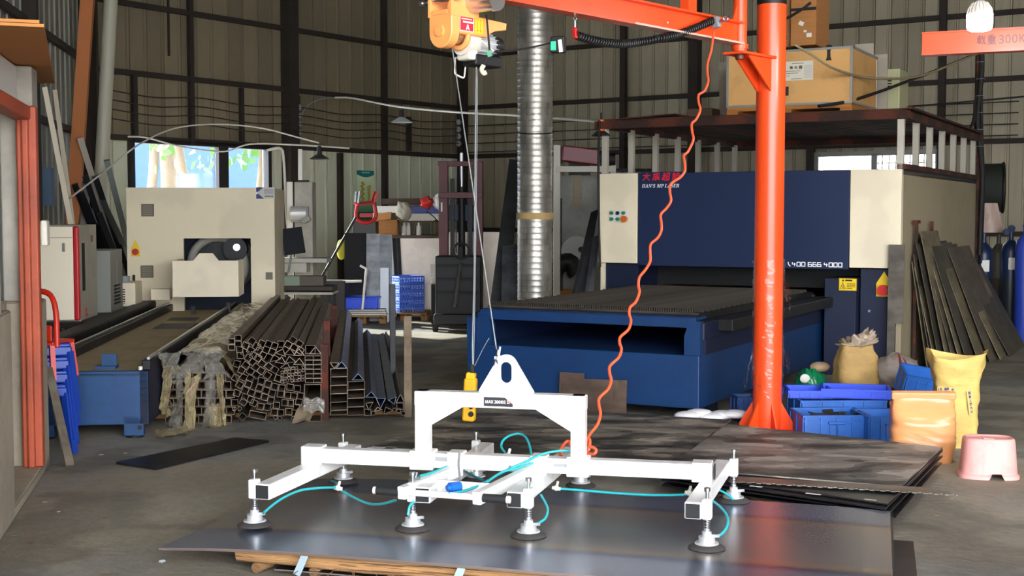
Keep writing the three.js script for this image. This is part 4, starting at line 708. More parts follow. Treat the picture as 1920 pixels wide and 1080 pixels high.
{
  // the sheet under the lifter: FL corner, 2.95 x 1.45 m, drooping at its left end
  const th = 16 * D2R, U = [Math.cos(th), -Math.sin(th)], Vv = [Math.sin(th), Math.cos(th)], FL = [-1.48, 5.29], LX = 2.95, LZ = 1.45;
  const P = (u, v, y) => V(FL[0] + U[0] * u + Vv[0] * v, y, -(FL[1] + U[1] * u + Vv[1] * v));
  const droop = (u, v) => -0.03 * Math.pow(clamp(1 - u / 0.75), 2) - 0.012 * Math.pow(clamp(1 - (LX - u) / 0.5), 2) * clamp(v - 0.6);
  const sheet = (name, label, off, du, dv, th_, m, edge, ytop, l = LX, w = LZ) => {
    const t = thing(name, label, 'metal sheet', [0, 0, 0], 0, 'sheets on the timber skids');
    const top = grid(36, 10, (u, v) => P(du + u * l, dv + v * w, ytop + droop(du + u * l, dv + v * w) * off));
    const g = clean(top);
    part(t, 'face', [g], m);
    const ed = []; const q = (a, b) => ed.push(clean(grid(30, 1, (u, v) => { const x = a[0] + (b[0] - a[0]) * u, z = a[1] + (b[1] - a[1]) * u; return P(du + x, dv + z, ytop + droop(du + x, dv + z) * off - th_ * (1 - v)); })));
    q([0, 0], [l, 0]); q([l, 0], [l, w]); q([l, w], [0, w]); q([0, w], [0, 0]);
    ed.push(clean(grid(30, 8, (u, v) => P(du + (1 - u) * l, dv + v * w, ytop + droop(du + (1 - u) * l, dv + v * w) * off - th_))));
    part(t, 'edge', ed, edge);
    return t;
  };
  sheet('steel_sheet', 'large dark glossy steel sheet under the suction cups', 1, 0, 0, 0.007, mat(0xffffff, { rough: 0.27, metal: 0.5, map: frontTex, side: true }), sheetEdge, SHEET_Y);
  sheet('steel_sheet', 'steel sheet directly below the glossy sheet on the skids', 0.9, 0.01, 0.012, 0.007, sheetDark, sheetEdge, SHEET_Y - 0.009);
  sheet('steel_sheet', 'lower steel sheet peeking out at the corner under the glossy sheet', 0.2, 0.5, 0.06, 0.006, sheetDark, sheetEdge, 0.035, 2.55, 1.2);
  // rough timber skids with strap ends
  const skid = (v, x0, x1, r, label) => {
    const n = 22, g = grid(n, 12, (u, w) => { const x = x0 + (x1 - x0) * u, a = w * 2 * Math.PI, k = r * (0.7 + 0.6 * fbm(u, w % 1, 14, 5, 601 + v * 90 | 0, 3)) * (u < 0.001 || u > 0.999 ? 0.96 : 1); const c = Math.max(-1, Math.min(1, 1.25 * Math.cos(a))), s = Math.max(-1, Math.min(1, 1.25 * Math.sin(a))); return P(x, v + c * k * 1.3, 0.075 + s * k); });
    const t = thing('timber_skid', label, 'timber', [0, 0, 0], 0, 'timber skids below the sheets');
    const end = (u) => { const c = P(u, v, 0.075); const gg = clean(new THREE.CircleGeometry(r * 0.95, 12)); gg.scale(1.2, 1, 1); gg.rotateY(u === x0 ? -Math.PI / 2 + th * -1 : Math.PI / 2 - th); gg.translate(c.x, c.y, c.z); return gg; };
    part(t, 'log', [clean(g), end(x0), end(x1)], M.bark);
    return t;
  };
  const front = skid(0.1, 0.32, 2.9, 0.03, 'rough split timber skid along the near edge of the sheets');
  skid(0.75, 0.32, 2.9, 0.03, 'timber skid under the middle of the sheets');
  skid(1.35, 0.32, 2.9, 0.03, 'timber skid under the far edge of the sheets');
  for (const [x, l] of [[0.42, 'short splintered timber prop beneath the sheet corner'], [1.02, 'round timber prop next to the second strap'], [0.68, 'round timber prop below the first strap'], [1.36, 'timber prop below the third strap']]) solo('timber_prop', l, 'timber', [place(clean(new THREE.CylinderGeometry(0.022, 0.026, 0.1, 9)), P(x, 0.12, 0.03).toArray(), [Math.PI / 2 + 0.2, -th, 0.5])], M.bark);
  for (const [x, l] of [[0.66, 'pale blue metal strap hanging beneath the sheet edge'], [1.33, 'pale metal strap hanging below the load further along']]) solo('steel_strap', l, 'strap', [bar(P(x, 0.02, 0.115), P(x - 0.03, 0.0, 0.035), 0.003, 0.032, V(0.9, 0, 0.3))], mat(0xb7cdd8, { rough: 0.35, metal: 0.5 }));
  const twigs = []; for (let k = 0; k < 26; k++) { const x = rr(0.5, 2.2), a = P(x, rr(0.0, 0.2), 0.06), b = P(x + rr(-0.12, 0.12), rr(-0.05, 0.1), rr(0.012, 0.05)), m = a.clone().lerp(b, 0.5); m.y += rr(-0.01, 0.02); twigs.push(hose([a, m, b], 0.0022, 6, 4)); }
  const tw = solo('bark_splinters', 'loose bark splinters hanging from the timber skids', 'splinters', twigs, M.bark); tw.userData.kind = 'stuff';
}
{
  // camouflage-like scaled sheets behind: left pile and right pile
  // outlines as surveyed: near left, far left, far right, near right
  const quad = (q, y, m, lab, group, dx = 0, dz = 0) => { const c = q.map(([px, py]) => onY(px, py, y)), o = c[0]; solo('scaled_sheet', lab, 'metal sheet', [prism(c.map((p) => [p.x - o.x, -(p.z - o.z)]), 0.007, null, [-Math.PI / 2, 0, 0])], m, group, [o.x + dx, y, o.z + dz]); };
  const camo2 = camoMat.clone(); camo2.map = resized(camoTex, 1.9); camo2.map.offset.set(0.37, 0.21); camo2.color.set(0xffffff);
  quad([[692, 838], [915, 761], [1371, 788], [1262, 868]], 0.12, camoMat, 'blotchy mill scale sheet behind the lifter yoke', 'far pile of sheets');
  quad([[690, 845], [916, 762], [1368, 790], [1255, 874]], 0.109, sheetDark, 'dark sheet beneath the blotchy sheet with taped edge', 'far pile of sheets');
  quad([[704, 858], [925, 772], [1360, 800], [1250, 885]], 0.06, sheetDark, 'lower dark sheet of the far pile', 'far pile of sheets');
  const R = Frame(2.46, 7.33, 31);                                 // origin at the far right corner
  quad([[1250, 877], [1364, 796], [1767, 839], [1690, 913]], 0.153, camo2, 'blotchy mill scale sheet at the right with the zigzag offcut', 'right pile of sheets');
  quad([[1238, 884], [1364, 797], [1768, 842], [1664, 946]], 0.142, mat(0x42454c, { rough: 0.3, metal: 0.7, map: steelTex }), 'blue grey sheet with white stickers at its near edge', 'right pile of sheets');
  quad([[1240, 893], [1364, 799], [1768, 845], [1660, 955]], 0.131, sheetDark, 'dark sheet with a bright edge under the stickered sheet', 'right pile of sheets');
  quad([[1240, 900], [1366, 806], [1768, 855], [1668, 962]], 0.105, sheetDark, 'dark sheet low in the right pile', 'right pile of sheets');
  quad([[1242, 910], [1366, 818], [1766, 868], [1680, 970]], 0.07, sheetDark, 'lowest dark sheet of the right pile', 'right pile of sheets');
  for (const [v, l] of [[-0.2, 'timber bearer under the right pile near the sack'], [-1.2, 'timber bearer under the right pile near the glossy sheet']]) solo('timber_bearer', l, 'timber', [box(0.9, 0.062, 0.07, [0, 0.031, 0], null, 0.006)], M.bark, null, R.w(-0.55, 0, v).toArray(), R.turn);
  const f2 = Frame(-0.84, 7.62, 21); for (const [v, l] of [[0.25, 'timber bearer below the far pile beside the yoke'], [1.2, 'timber bearer below the far pile beside the laser bed']]) solo('timber_bearer', l, 'timber', [box(1.7, 0.055, 0.07, [0, 0.0275, 0], null, 0.006)], M.bark, null, f2.w(0.95, 0, v).toArray(), f2.turn);
  // stickers
  for (const [px, py, l] of [[1418, 912, 'first'], [1525, 926, 'second'], [1632, 937, 'third']]) { const p = onY(px, py, 0.1452); solo('edge_sticker', `white torn sticker on the blue grey sheet, ${l} from the suction cup`, 'sticker', [box(0.055 + 0.02 * rnd(), 0.0008, 0.018)], M.paper, 'stickers on the sheet edge', p.toArray(), -R.turn * -1); }
  // zigzag skeleton strip
  const a = onY(1366, 903, 0.157), b = onY(1796, 929, 0.157), len = a.distanceTo(b), n = 22, out = [[0, 0.13], [0, 0.0]];
  for (let k = 0; k < n; k++) { const x = len * (k + 0.5) / n; out.push([x - len / n * 0.28, -0.002], [x - len / n * 0.1, 0.012], [x + len / n * 0.16, 0.012], [x + len / n * 0.3, -0.002]); }
  out.push([len, 0.0], [len - 0.12, 0.14]);
  const strip = prism(out, 0.004, null, [-Math.PI / 2, 0, 0]);
  const an = Math.atan2(-(b.z - a.z), b.x - a.x);
  solo('zigzag_offcut', 'long steel offcut with a scalloped zigzag edge on the right pile', 'offcut', [strip], mat(0x8c877e, { rough: 0.45, metal: 0.5, map: steelTex }), null, a.toArray(), an);
  const s0 = onY(694, 838, 0.125), s1 = onY(800, 846, 0.125);
  solo('film_strip', 'dark strip with flaking white film on the far pile edge', 'film strip', [bar(s0, s1, 0.09, 0.004)], mat(0xffffff, { rough: 0.35, map: tex(256, 64, (u, v) => fbm(u, v, 12, 6, 701, 3) > 0.56 ? [0.9, 0.9, 0.88] : [0.12, 0.12, 0.13], 0.4) }));
}
{ // thin dark plate on the floor at the left, and the offcut leaning on the laser bed
  const c = [[218, 866], [292, 877], [504, 826], [440, 820]].map(([x, y]) => onY(x, y, 0.02));
  const sh = c.map((p) => [p.x, -p.z]);
  solo('floor_plate', 'thin dark steel plate lying on the concrete floor', 'metal plate', [prism(sh, 0.012, [0, 0.014, 0], [-Math.PI / 2, 0, 0])], mat(0x2a2d30, { rough: 0.42, metal: 0.5, map: steelTex }));
  const v = -0.03, p0 = LF.w(LF.u(1052, v), 0, v), u0 = LF.u(1052, v), u1 = LF.u(1098, v), u2 = LF.u(1179, v);
  const y = (py, u) => LF.y(py, u, v) - 0.02;
  solo('leaning_offcut', 'brown notched steel plate leaning against the blue laser bed', 'metal plate', [prism([[0, 0], [u2 - u0, 0], [u2 - u0, y(710, u2)], [u1 - u0, y(707, u1)], [u1 - u0, y(697, u1)], [0, y(695, u0)]], 0.01, [0, 0.01, 0.03], [-0.06, 0, 0])], mat(0x6b5a50, { rough: 0.6, metal: 0.3, map: steelTex }), null, p0.toArray(), LF.turn);
  const q = onY(1330, 785, 0.06), bt = [];
  for (let k = 0; k < 5; k++) bt.push(sph(0.1, [-0.16 + k * 0.085, 0.04 + 0.012 * Math.sin(k * 2.1), 0.02 * Math.cos(k * 3)], [1, 0.32, 0.8], 14));
  solo('white_plastic_bag', 'crumpled white plastic bag behind the far sheet pile', 'bag', bt, mat(0xf0ecec, { rough: 0.4 }), null, [q.x + 0.02, 0.03, q.z - 0.1]);
}
// ---------------------------------------------------------------- left side: tube cutter, cabinets, tube bundles, booth
const TF = Frame(-2.43, 8.5, -6.2);
{
  const t = thing('tube_cutter', 'cream tube laser cutter with a long blue feed bed', 'machine', TF.pos, TF.turn);
  const W = 0.78, L = 5.7;
  part(t, 'bed_front', [box(W, 0.36, 0.05, [-W / 2, 0.27, -0.025], null, 0.006)], M.blueBed);
  part(t, 'bed_side', [box(0.06, 0.36, L, [-0.03, 0.27, -L / 2], null, 0.004)], M.navy);
  part(t, 'bed_side', [box(0.06, 0.36, L, [-W + 0.03, 0.27, -L / 2])], M.navy);
  part(t, 'bed_tray', [box(W - 0.1, 0.02, L, [-W / 2, 0.425, -L / 2])], mat(0xb8a47e, { rough: 0.8, map: resized(smudgeTex, 0.9) }), 'dusty brown tray between the rails');
  part(t, 'dark_plate', [box(0.34, 0.006, 0.5, [-0.36, 0.439, -3.6])], M.black); part(t, 'dark_plate', [box(0.28, 0.006, 0.3, [-0.4, 0.439, -4.4])], M.black);
  for (const u of [-0.1, -W + 0.1]) { part(t, 'bed_leg', [box(0.13, 0.14, 0.06, [u, 0.085, -0.03], null, 0.004)], M.blueBed); part(t, 'levelling_foot', [cyl(0.05, 0.06, 0.02, [u, 0.01, -0.05]), cyl(0.012, 0.012, 0.06, [u, 0.03, -0.05], null, 8)], M.darkSteel); }
  part(t, 'leg_hole', [cyl(0.016, 0.016, 0.004, [-0.06, 0.07, 0.001], [Math.PI / 2, 0, 0], 14)], M.black);
  const rail = (u, w) => { const r = part(t, 'rail_housing', [box(w, 0.07, L - 0.1, [u, 0.475, -L / 2 - 0.05], null, 0.008)], M.darkSteel); part(r, 'guide_rail', [box(0.022, 0.022, L - 0.15, [u + 0.01, 0.52, -L / 2 - 0.05], null, 0.004)], M.chrome); };
  rail(-0.03, 0.06); rail(-W + 0.05, 0.1);
  part(t, 'drag_chain', [box(0.16, 0.1, L - 0.8, [-W - 0.16, 0.5, -L / 2 - 0.4], null, 0.02)], M.black);
  part(t, 'drag_chain_end', [box(0.12, 0.14, 0.3, [-W - 0.16, 0.46, -0.75], [0.2, 0, 0], 0.05)], mat(0x8a8578, { rough: 0.6 }));
  part(t, 'stop_bracket', [box(0.1, 0.09, 0.02, [-W / 2 + 0.08, 0.49, -0.3]), box(0.14, 0.02, 0.12, [-W / 2 + 0.06, 0.445, -0.3])], M.blueBed);
  part(t, 'cap_screw', [cyl(0.014, 0.014, 0.03, [-0.06, 0.46, -0.06], null, 10)], M.wireWhite);
  // cabinet
  const v = 5.6, u0 = TF.u(238, v), u1 = TF.u(515, v), top = TF.y(352, (u0 + u1) / 2, v), w = u1 - u0, D = 1.5, o0 = TF.u(344, v), o1 = TF.u(470, v), oy = TF.y(447, o0, v);
  part(t, 'cabinet', [prism(rect(u0, 0.05, u1, top), 0.06, [0, 0, -v], null, [[[o0, 0.3], [o0, oy], [o1, oy], [o1, 0.3]]]), box(0.05, top - 0.05, D, [u0 + 0.025, top / 2, -v - D / 2]), box(0.05, top - 0.05, D, [u1 - 0.025, top / 2, -v - D / 2]), box(w, 0.04, D, [(u0 + u1) / 2, top - 0.02, -v - D / 2]), box(w, top - 0.1, 0.04, [(u0 + u1) / 2, top / 2, -v - D])], M.cream);
  const vent = (px, py) => { const x = TF.u(px, v), y = TF.y(py, x, v), g = part(t, 'vent', [box(0.135, 0.135, 0.012, [x, y, -v + 0.036], null, 0.003)], mat(0x6a6455, { rough: 0.6 })); for (let k = 0; k < 5; k++) part(g, 'louvre', [box(0.1, 0.012, 0.008, [x, y - 0.045 + k * 0.0225, -v + 0.044])], mat(0x857d6a, { rough: 0.6 })); };
  vent(278, 394); vent(275, 509);
  { const x = TF.u(254, v), y = TF.y(465, x, v); part(t, 'warning_sign', [prism([[-0.045, -0.09], [0.045, -0.09], [0.045, -0.0], [0, 0.09], [-0.045, -0.0]], 0.004, [x, y, -v + 0.033])], M.yellowSign); part(t, 'emergency_stop', [cyl(0.035, 0.035, 0.03, [x, y - 0.04, -v + 0.05], [Math.PI / 2, 0, 0])], M.red); }
  { const x = TF.u(504, v), y = TF.y(517, x, v); part(t, 'socket_plate', [box(0.075, 0.08, 0.012, [x, y, -v + 0.034])], mat(0x6a6455, { rough: 0.6 })); }
  const note = canvas(256, 160, (g, a, b) => { g.fillStyle = '#b9b6b0'; g.fillRect(0, 0, a, b); g.fillStyle = '#26306e'; g.beginPath(); g.moveTo(0, 0); g.lineTo(104, 0); g.lineTo(10, 74); g.lineTo(110, 160); g.lineTo(0, 160); g.closePath(); g.fill(); g.fillStyle = '#d8d4cc'; g.beginPath(); g.moveTo(0, 60); g.lineTo(40, 76); g.lineTo(0, 104); g.fill(); g.fillStyle = '#6d6870'; for (let k = 0; k < 4; k++) g.fillRect(110, 26 + k * 18, 130, 7); g.fillStyle = '#2a2830'; for (let k = 0; k < 7; k++) g.fillRect(120 + k * 17, 116, 12, 18); });
  { const x = TF.u(498.5, v), y = TF.y(362, x, v); part(t, 'notice_board', [sheetGeo(0.2, 0.125, [x, y, -v + 0.032])], flat(note)); }
  // chuck seen in the opening
  const xc = (o0 + o1) / 2;
  part(t, 'chuck', [cyl(0.33, 0.33, 0.16, [xc + 0.05, 0.95, -v - 0.35], [Math.PI / 2, 0, 0], 36), cyl(0.25, 0.25, 0.06, [xc + 0.05, 0.95, -v - 0.25], [Math.PI / 2, 0, 0], 36)], M.darkSteel);
  part(t, 'chuck_ring', [tor(0.3, 0.05, [xc - 0.02, 0.93, -v - 0.2], null, Math.PI * 2, 8, 32)], mat(0x8d8a80, { rough: 0.5 }));
  part(t, 'motor', [cyl(0.13, 0.13, 0.3, [o1 - 0.18, oy - 0.12, -v - 0.2], [Math.PI / 2, 0, 0.0], 20), box(0.3, 0.2, 0.2, [o1 - 0.24, oy - 0.12, -v - 0.3])], M.black);
  part(t, 'lens_cap', [cyl(0.04, 0.04, 0.02, [o1 - 0.16, oy - 0.1, -v - 0.04], [Math.PI / 2, 0, 0]), cyl(0.03, 0.03, 0.02, [o1 - 0.4, oy - 0.24, -v - 0.04], [Math.PI / 2, 0, 0])], M.chrome);
  part(t, 'inner_wall', [box(o1 - o0 + 0.3, 1.2, 0.04, [xc, 0.8, -v - 0.7])], mat(0x1b2a3a, { rough: 0.6 }));
  // carriage box on the rails
  const vc = 4.75, a = TF.u(322, vc), b = TF.u(446, vc), y0 = TF.y(557, a, vc), y1 = TF.y(489, a, vc), y2 = TF.y(475, a, vc), q = b - a;
  part(t, 'carriage', [prism([[a, y0], [b, y0], [b, y1], [a + q * 0.7, y1], [a + q * 0.61, y2], [a + q * 0.41, y2], [a + q * 0.31, y1], [a, y1]], 0.03, [0, 0, -vc]), box(0.03, y1 - y0, 0.55, [b - 0.015, (y0 + y1) / 2, -vc - 0.27]), box(0.03, y1 - y0, 0.55, [a + 0.015, (y0 + y1) / 2, -vc - 0.27])], M.creamB);
  part(t, 'carriage_foot', [box(0.04, 0.08, 0.05, [a + 0.2, 0.5, -vc]), box(0.04, 0.1, 0.05, [b - 0.12, 0.52, -vc - 0.1])], M.darkSteel);
  part(t, 'sensor_block', [box(0.2, 0.12, 0.12, [TF.u(300, 5.3), TF.y(552, -1, 5.3), -5.3], null, 0.006)], M.creamB);
  part(t, 'power_lead', [hose([V(TF.u(251, v), TF.y(515, -1, v), -v + 0.06), V(TF.u(250, v), TF.y(535, -1, v), -v + 0.05), V(TF.u(248, v), TF.y(570, -1, v), -v + 0.06)], 0.014, 12, 7)], M.rubber);
}
{ // source cabinet, chiller and cooler on the dark stand
  const f = Frame(-4.02, 11.5, -6.2), u0 = 0, w = 0.31, y0 = 0.53, y1 = TF.y(421, 0, 0) * 0 + at(960, 421, 11.5).y, h = y1 - y0, dp = 0.72;
  const stand = thing('equipment_stand', 'low dark steel stand beneath the cream and red cabinet', 'stand', f.pos, f.turn);
  part(stand, 'top_plate', [box(0.8, 0.05, 2.4, [0.0, y0 - 0.03, -1.1], null, 0.004)], M.black);
  for (const [x, z] of [[-0.3, 0.0], [0.1, 0.0], [-0.3, -2.2], [0.3, -2.2]]) part(stand, 'leg', [box(0.06, y0 - 0.05, 0.06, [x, (y0 - 0.05) / 2, z])], M.black);
  const t = thing('source_cabinet', 'cream laser source cabinet with a red corner stripe', 'cabinet', f.w(-0.1, y0 - 0.004, 0).toArray(), f.turn);
  part(t, 'body', [box(0.46, h, dp, [0, h / 2, -dp / 2], null, 0.008)], mat(0xa9a394, { rough: 0.5, map: resized(smudgeTex, 1.2) }));
  part(t, 'front_door', [box(0.42, h - 0.03, 0.03, [-0.03, h / 2, 0.012], null, 0.006)], mat(0xfff2d6, { rough: 0.42 }));
  part(t, 'red_stripe', [box(0.055, h - 0.02, 0.05, [0.205, h / 2, 0.012], [0, 0.0, 0], 0.02)], M.red);
  part(t, 'handle', [box(0.022, 0.08, 0.02, [0.1, h * 0.77, 0.034], null, 0.006)], M.greyPlastic);
  part(t, 'seam', [box(0.41, 0.004, 0.003, [-0.03, h * 0.87, 0.028])], M.taupe);
  part(t, 'side_grille', [box(0.006, h * 0.5, 0.1, [0.232, h * 0.56, -0.14])], M.rubber);
  part(t, 'side_latch', [box(0.01, 0.06, 0.05, [0.233, h * 0.85, -0.5])], mat(0x6a3038, { rough: 0.5 }));
  part(t, 'side_emblem', [box(0.004, 0.05, 0.08, [0.232, h * 0.1, -0.2]), box(0.004, 0.03, 0.12, [0.232, h * 0.05, -0.22])], mat(0xb06050, { rough: 0.6 }));
  const c = thing('chiller', 'grey box chiller behind the cream and red cabinet', 'chiller', f.w(0.0, y0 - 0.004, 1.0).toArray(), f.turn), ch = at(960, 467, 12.8).y - y0;
  part(c, 'body', [box(0.4, ch, 0.6, [0, ch / 2, -0.3], null, 0.008)], mat(0x85857c, { rough: 0.5 }));
  for (let k = 0; k < 6; k++) part(c, 'louvre', [box(0.006, 0.02, 0.3, [0.203, 0.08 + k * 0.035, -0.3])], M.rubber);
  part(c, 'display', [box(0.006, 0.3, 0.2, [0.203, ch * 0.55, -0.4])], mat(0x77776e, { rough: 0.4 }));
  const s = thing('water_cooler', 'small white cooler with a black grille beside the tube cutter', 'cooler', f.w(0.15, y0 - 0.004, 1.85).toArray(), f.turn), sh = at(960, 527, 13.6).y - y0;
  part(s, 'body', [box(0.26, sh, 0.4, [0, sh / 2, -0.2], null, 0.01)], M.creamB);
  part(s, 'grille', [box(0.13, sh * 0.62, 0.006, [-0.04, sh * 0.42, 0.003])], M.black);
  part(s, 'grille_bar', [...Array(6)].map((_, k) => box(0.13, 0.012, 0.008, [-0.04, sh * 0.16 + k * sh * 0.1, 0.006])), M.creamB);
  part(s, 'filler_cap', [cyl(0.05, 0.05, 0.06, [0, sh + 0.03, -0.15])], M.greyPlastic);
}
// ---- tubes
const PF = Frame(0, 9.3, -6.8);
const tubeGeo = {};
function tubeShape(kind, w, h, len, t = 0.0028) {
  const key = [kind, w, h, len].join();
  if (tubeGeo[key]) return tubeGeo[key];
  let o, i;
  if (kind === 'rect') { o = rect(-w / 2, -h / 2, w / 2, h / 2); i = rect(-w / 2 + t, -h / 2 + t, w / 2 - t, h / 2 - t).reverse(); }
  else if (kind === 'tri') { o = [[-w / 2, 0], [w / 2, 0], [0, h]]; i = [[-w / 2 + 3 * t, t], [0, h - 2 * t], [w / 2 - 3 * t, t]]; }
  else { o = ring(14, w / 2); i = ring(14, w / 2 - t).reverse(); }
  return (tubeGeo[key] = prism(o, len, [0, 0, -len / 2], null, [i]));
}
const tubeMats = [0x8a7d6c, 0x786c5e, 0x998a76, 0x665d52].map((c) => mat(c, { rough: 0.45, metal: 0.4, map: resized(steelTex, 0.5), side: true }));
const tubeBlue = mat(0x66728c, { rough: 0.35, metal: 0.6, map: resized(steelTex, 0.5), side: true });
const PXM = FOCAL / 9.3;
function tube(name, label, group, kind, px, py, rot, w, h, len, m, back = 0) {
  const v = back, d = PF.d(PF.u(px, v), v), y = at(px, py, d).y;
  const o = new THREE.Mesh(tubeShape(kind, w, h, len), m);
  o.name = numbered(name); o.userData = { label, category: 'steel tube', group };
  o.position.copy(PF.w(PF.u(px, v), y, v)); o.rotation.set(0, PF.turn, 0); o.rotateZ(rot * D2R);
  scene.add(o);
}
{
  const sq = [[776, 108, 0], [840, 75, 0], [776, 158, 0], [840, 125, 0], [855, 182, 0], [860, 240, 0], [910, 145, 25], [975, 100, 40], [1020, 150, 30], [960, 190, 30], [1070, 125, 25], [1135, 130, 25], [1192, 146, 20], [1255, 130, 5], [1325, 135, 30], [1372, 92, 35], [1386, 160, 30], [1434, 128, 35], [1442, 192, 35], [905, 212, 30], [1038, 196, 30], [1112, 185, 20], [1170, 205, 25], [985, 240, 25], [1078, 235, 30], [938, 262, 30], [1030, 264, 30], [825, 320, 15], [912, 335, 40], [978, 300, 40], [1070, 318, 40], [955, 392, 35], [870, 382, 25], [1008, 352, 40], [1135, 345, 40], [1195, 380, 35], [1062, 386, 35], [1120, 432, 35], [1225, 460, 20], [1012, 428, 40], [810, 455, 30], [888, 450, 30], [935, 515, 20], [1060, 485, 15], [1125, 515, 15], [1190, 540, 15], [1260, 552, 10], [1290, 486, 25], [1340, 545, 8], [1410, 560, 5], [850, 522, 30], [955, 455, 30], [902, 575, 20], [962, 598, 20], [1040, 552, 20], [1105, 578, 20], [822, 602, 20], [1025, 622, 20], [1092, 642, 15], [1165, 602, 15], [1152, 672, 10], [1245, 612, 5], [1315, 622, 3], [800, 695, 0], [885, 688, 35], [985, 698, 25], [1050, 732, 15], [1116, 738, 10], [1205, 720, 3], [1290, 695, 3], [1424, 688, 10], [1400, 738, 5], [1182, 786, 5], [1247, 792, 3], [1325, 780, 3], [875, 830, 40], [1375, 630, 8], [1440, 630, 6], [1340, 700, 3], [900, 640, 20], [955, 665, 20]];
  sq.forEach(([x, y, r], i) => tube('square_tube', 'thin walled square steel tube in the big loose bundle', 'square tubes in the big bundle', 'rect', 280 + x / 5.144, 620 + y / 5.144, -r, 0.047, 0.047, 4.5 + 0.2 * ((i * 7) % 5) / 5, tubeMats[i % 4], 0.05 * ((i * 37) % 11) / 11));
  const tiny = []; for (let r = 0; r < 5; r++) for (let c = 0; c < 7; c++) if ((r + c * 3) % 5) tiny.push([1268 + c * 34 - r * 2, 372 + r * 30 + c * -3]);
  tiny.forEach(([x, y], i) => tube('small_square_tube', 'small square steel tube in the fine cluster of the bundle', 'small square tubes in the bundle', 'rect', 280 + x / 5.144, 620 + y / 5.144, (i * 13) % 20, 0.021, 0.021, 4.4, tubeMats[i % 4], 0.03));
  const tri = [[1250, 235, 20], [1340, 235, 5], [1430, 240, 0], [1200, 290, -15], [1250, 315, 10], [1345, 310, -8], [1430, 330, 4], [1300, 370, 12]];
  tri.forEach(([x, y, r], i) => tube('triangular_tube', 'folded triangular steel profile at the top right of the bundle', 'triangular profiles in the bundle', 'tri', 280 + x / 5.144, 620 + y / 5.144, -r, 0.085, 0.05, 4.5, tubeMats[i % 4], 0.02));
  for (let c = 0; c < 2; c++) for (let r = 0; r < 6; r++) tube('rectangular_tube', `small flat tube in the narrow stack, ${['left', 'right'][c]} column, ${['first', 'second', 'third', 'fourth', 'fifth', 'sixth'][r]} from the top`, 'flat tubes in the narrow stack', 'rect', 280 + (1528 + c * 80) / 5.144, 620 + (262 + r * 44) / 5.144, 0, 0.06, 0.032, 4.5, tubeMats[(c + r) % 4]);
  tube('square_tube', 'square tube on top of the narrow flat tube stack', null, 'rect', 280 + 1540 / 5.144, 620 + 182 / 5.144, 0, 0.07, 0.062, 4.5, tubeMats[1]);
  tube('triangular_tube', 'triangular profile on top of the narrow flat tube stack', null, 'tri', 280 + 1590 / 5.144, 620 + 226 / 5.144, 0, 0.09, 0.055, 4.5, tubeMats[0]);
  tube('rectangular_tube', 'wide tube wrapped in film at the foot of the narrow stack', null, 'rect', 280 + 1560 / 5.144, 620 + 605 / 5.144, 0, 0.12, 0.13, 4.5, tubeMats[2]);
  tube('rectangular_tube', 'low wide tube supporting the narrow stack', null, 'rect', 280 + 1560 / 5.144, 620 + 790 / 5.144, 0, 0.12, 0.13, 4.5, tubeMats[1], 0.04);
  tube('rectangular_tube', 'flat tilted rectangular tube at the bottom of the bundle', null, 'rect', 280 + 1022 / 5.144, 620 + 815 / 5.144, -12, 0.12, 0.05, 4.5, tubeMats[2]);
  [[795, 755], [848, 752], [1195, 838], [1238, 845], [1370, 845]].forEach(([x, y], i) => tube('round_tube', 'thin round tube lying at the foot of the big bundle', 'round tubes under the bundle', 'round', 280 + x / 5.144, 620 + y / 5.144, 0, 0.03, 0.03, 4.4, tubeMats[i % 4]));
  // the ordered stacks on the right: region scale 6 from (600, 620)
  const Q = (x, y) => [600 + x / 6, 620 + y / 6];
  [[200, 472], [198, 567], [196, 662], [196, 756], [195, 848], [195, 922]].forEach(([x, y], i) => { const [a, b] = Q(x, y); tube('rectangular_tube', `wide rectangular tube in the six high stack, ${['first', 'second', 'third', 'fourth', 'fifth', 'sixth'][i]} from the top`, 'six high stack of wide tubes', 'rect', a, b, 1.5, 0.122, i === 5 ? 0.034 : 0.06, 5, tubeMats[i % 4], 0.01 * i); });
  [[396, 617], [391, 712], [388, 808], [386, 905]].forEach(([x, y], i) => { const [a, b] = Q(x, y); tube('rectangular_tube', `wide rectangular tube in the four high stack, ${['first', 'second', 'third', 'fourth'][i]} from the top`, 'four high stack of wide tubes', 'rect', a, b, 1.5, 0.122, 0.061, 5, tubeMats[(i + 1) % 4], 0.01 * i); });
  const T = (x, y, r, w, h, m, l, k = 0) => { const [a, b] = Q(x, y); tube('triangular_tube', l, 'triangular profiles on the floor stacks', 'tri', a, b, r, w, h, 5, m, k); };
  T(228, 422, 0, 0.085, 0.05, tubeBlue, 'triangular profile on the six high stack'); T(150, 360, 178, 0.07, 0.045, tubeMats[0], 'upturned triangular profile on the six high stack');
  T(415, 556, 0, 0.09, 0.05, tubeBlue, 'triangular profile on the four high stack');
  T(560, 752, -2, 0.085, 0.045, tubeBlue, 'blue tinted triangular profile beside the four high stack'); T(560, 850, 60, 0.075, 0.045, tubeMats[1], 'tilted triangular profile near the floor'); T(672, 760, 178, 0.075, 0.075, tubeBlue, 'upturned blue triangular profile'); T(755, 920, 24, 0.08, 0.045, tubeMats[3], 'small tilted triangular profile on the floor'); T(800, 760, 200, 0.07, 0.05, tubeBlue, 'dark upturned triangular profile'); T(893, 812, 0, 0.07, 0.065, tubeMats[3], 'steep triangular profile nearest the wooden stake'); T(640, 900, 10, 0.06, 0.03, tubeMats[2], 'flattened triangular profile near the floor');
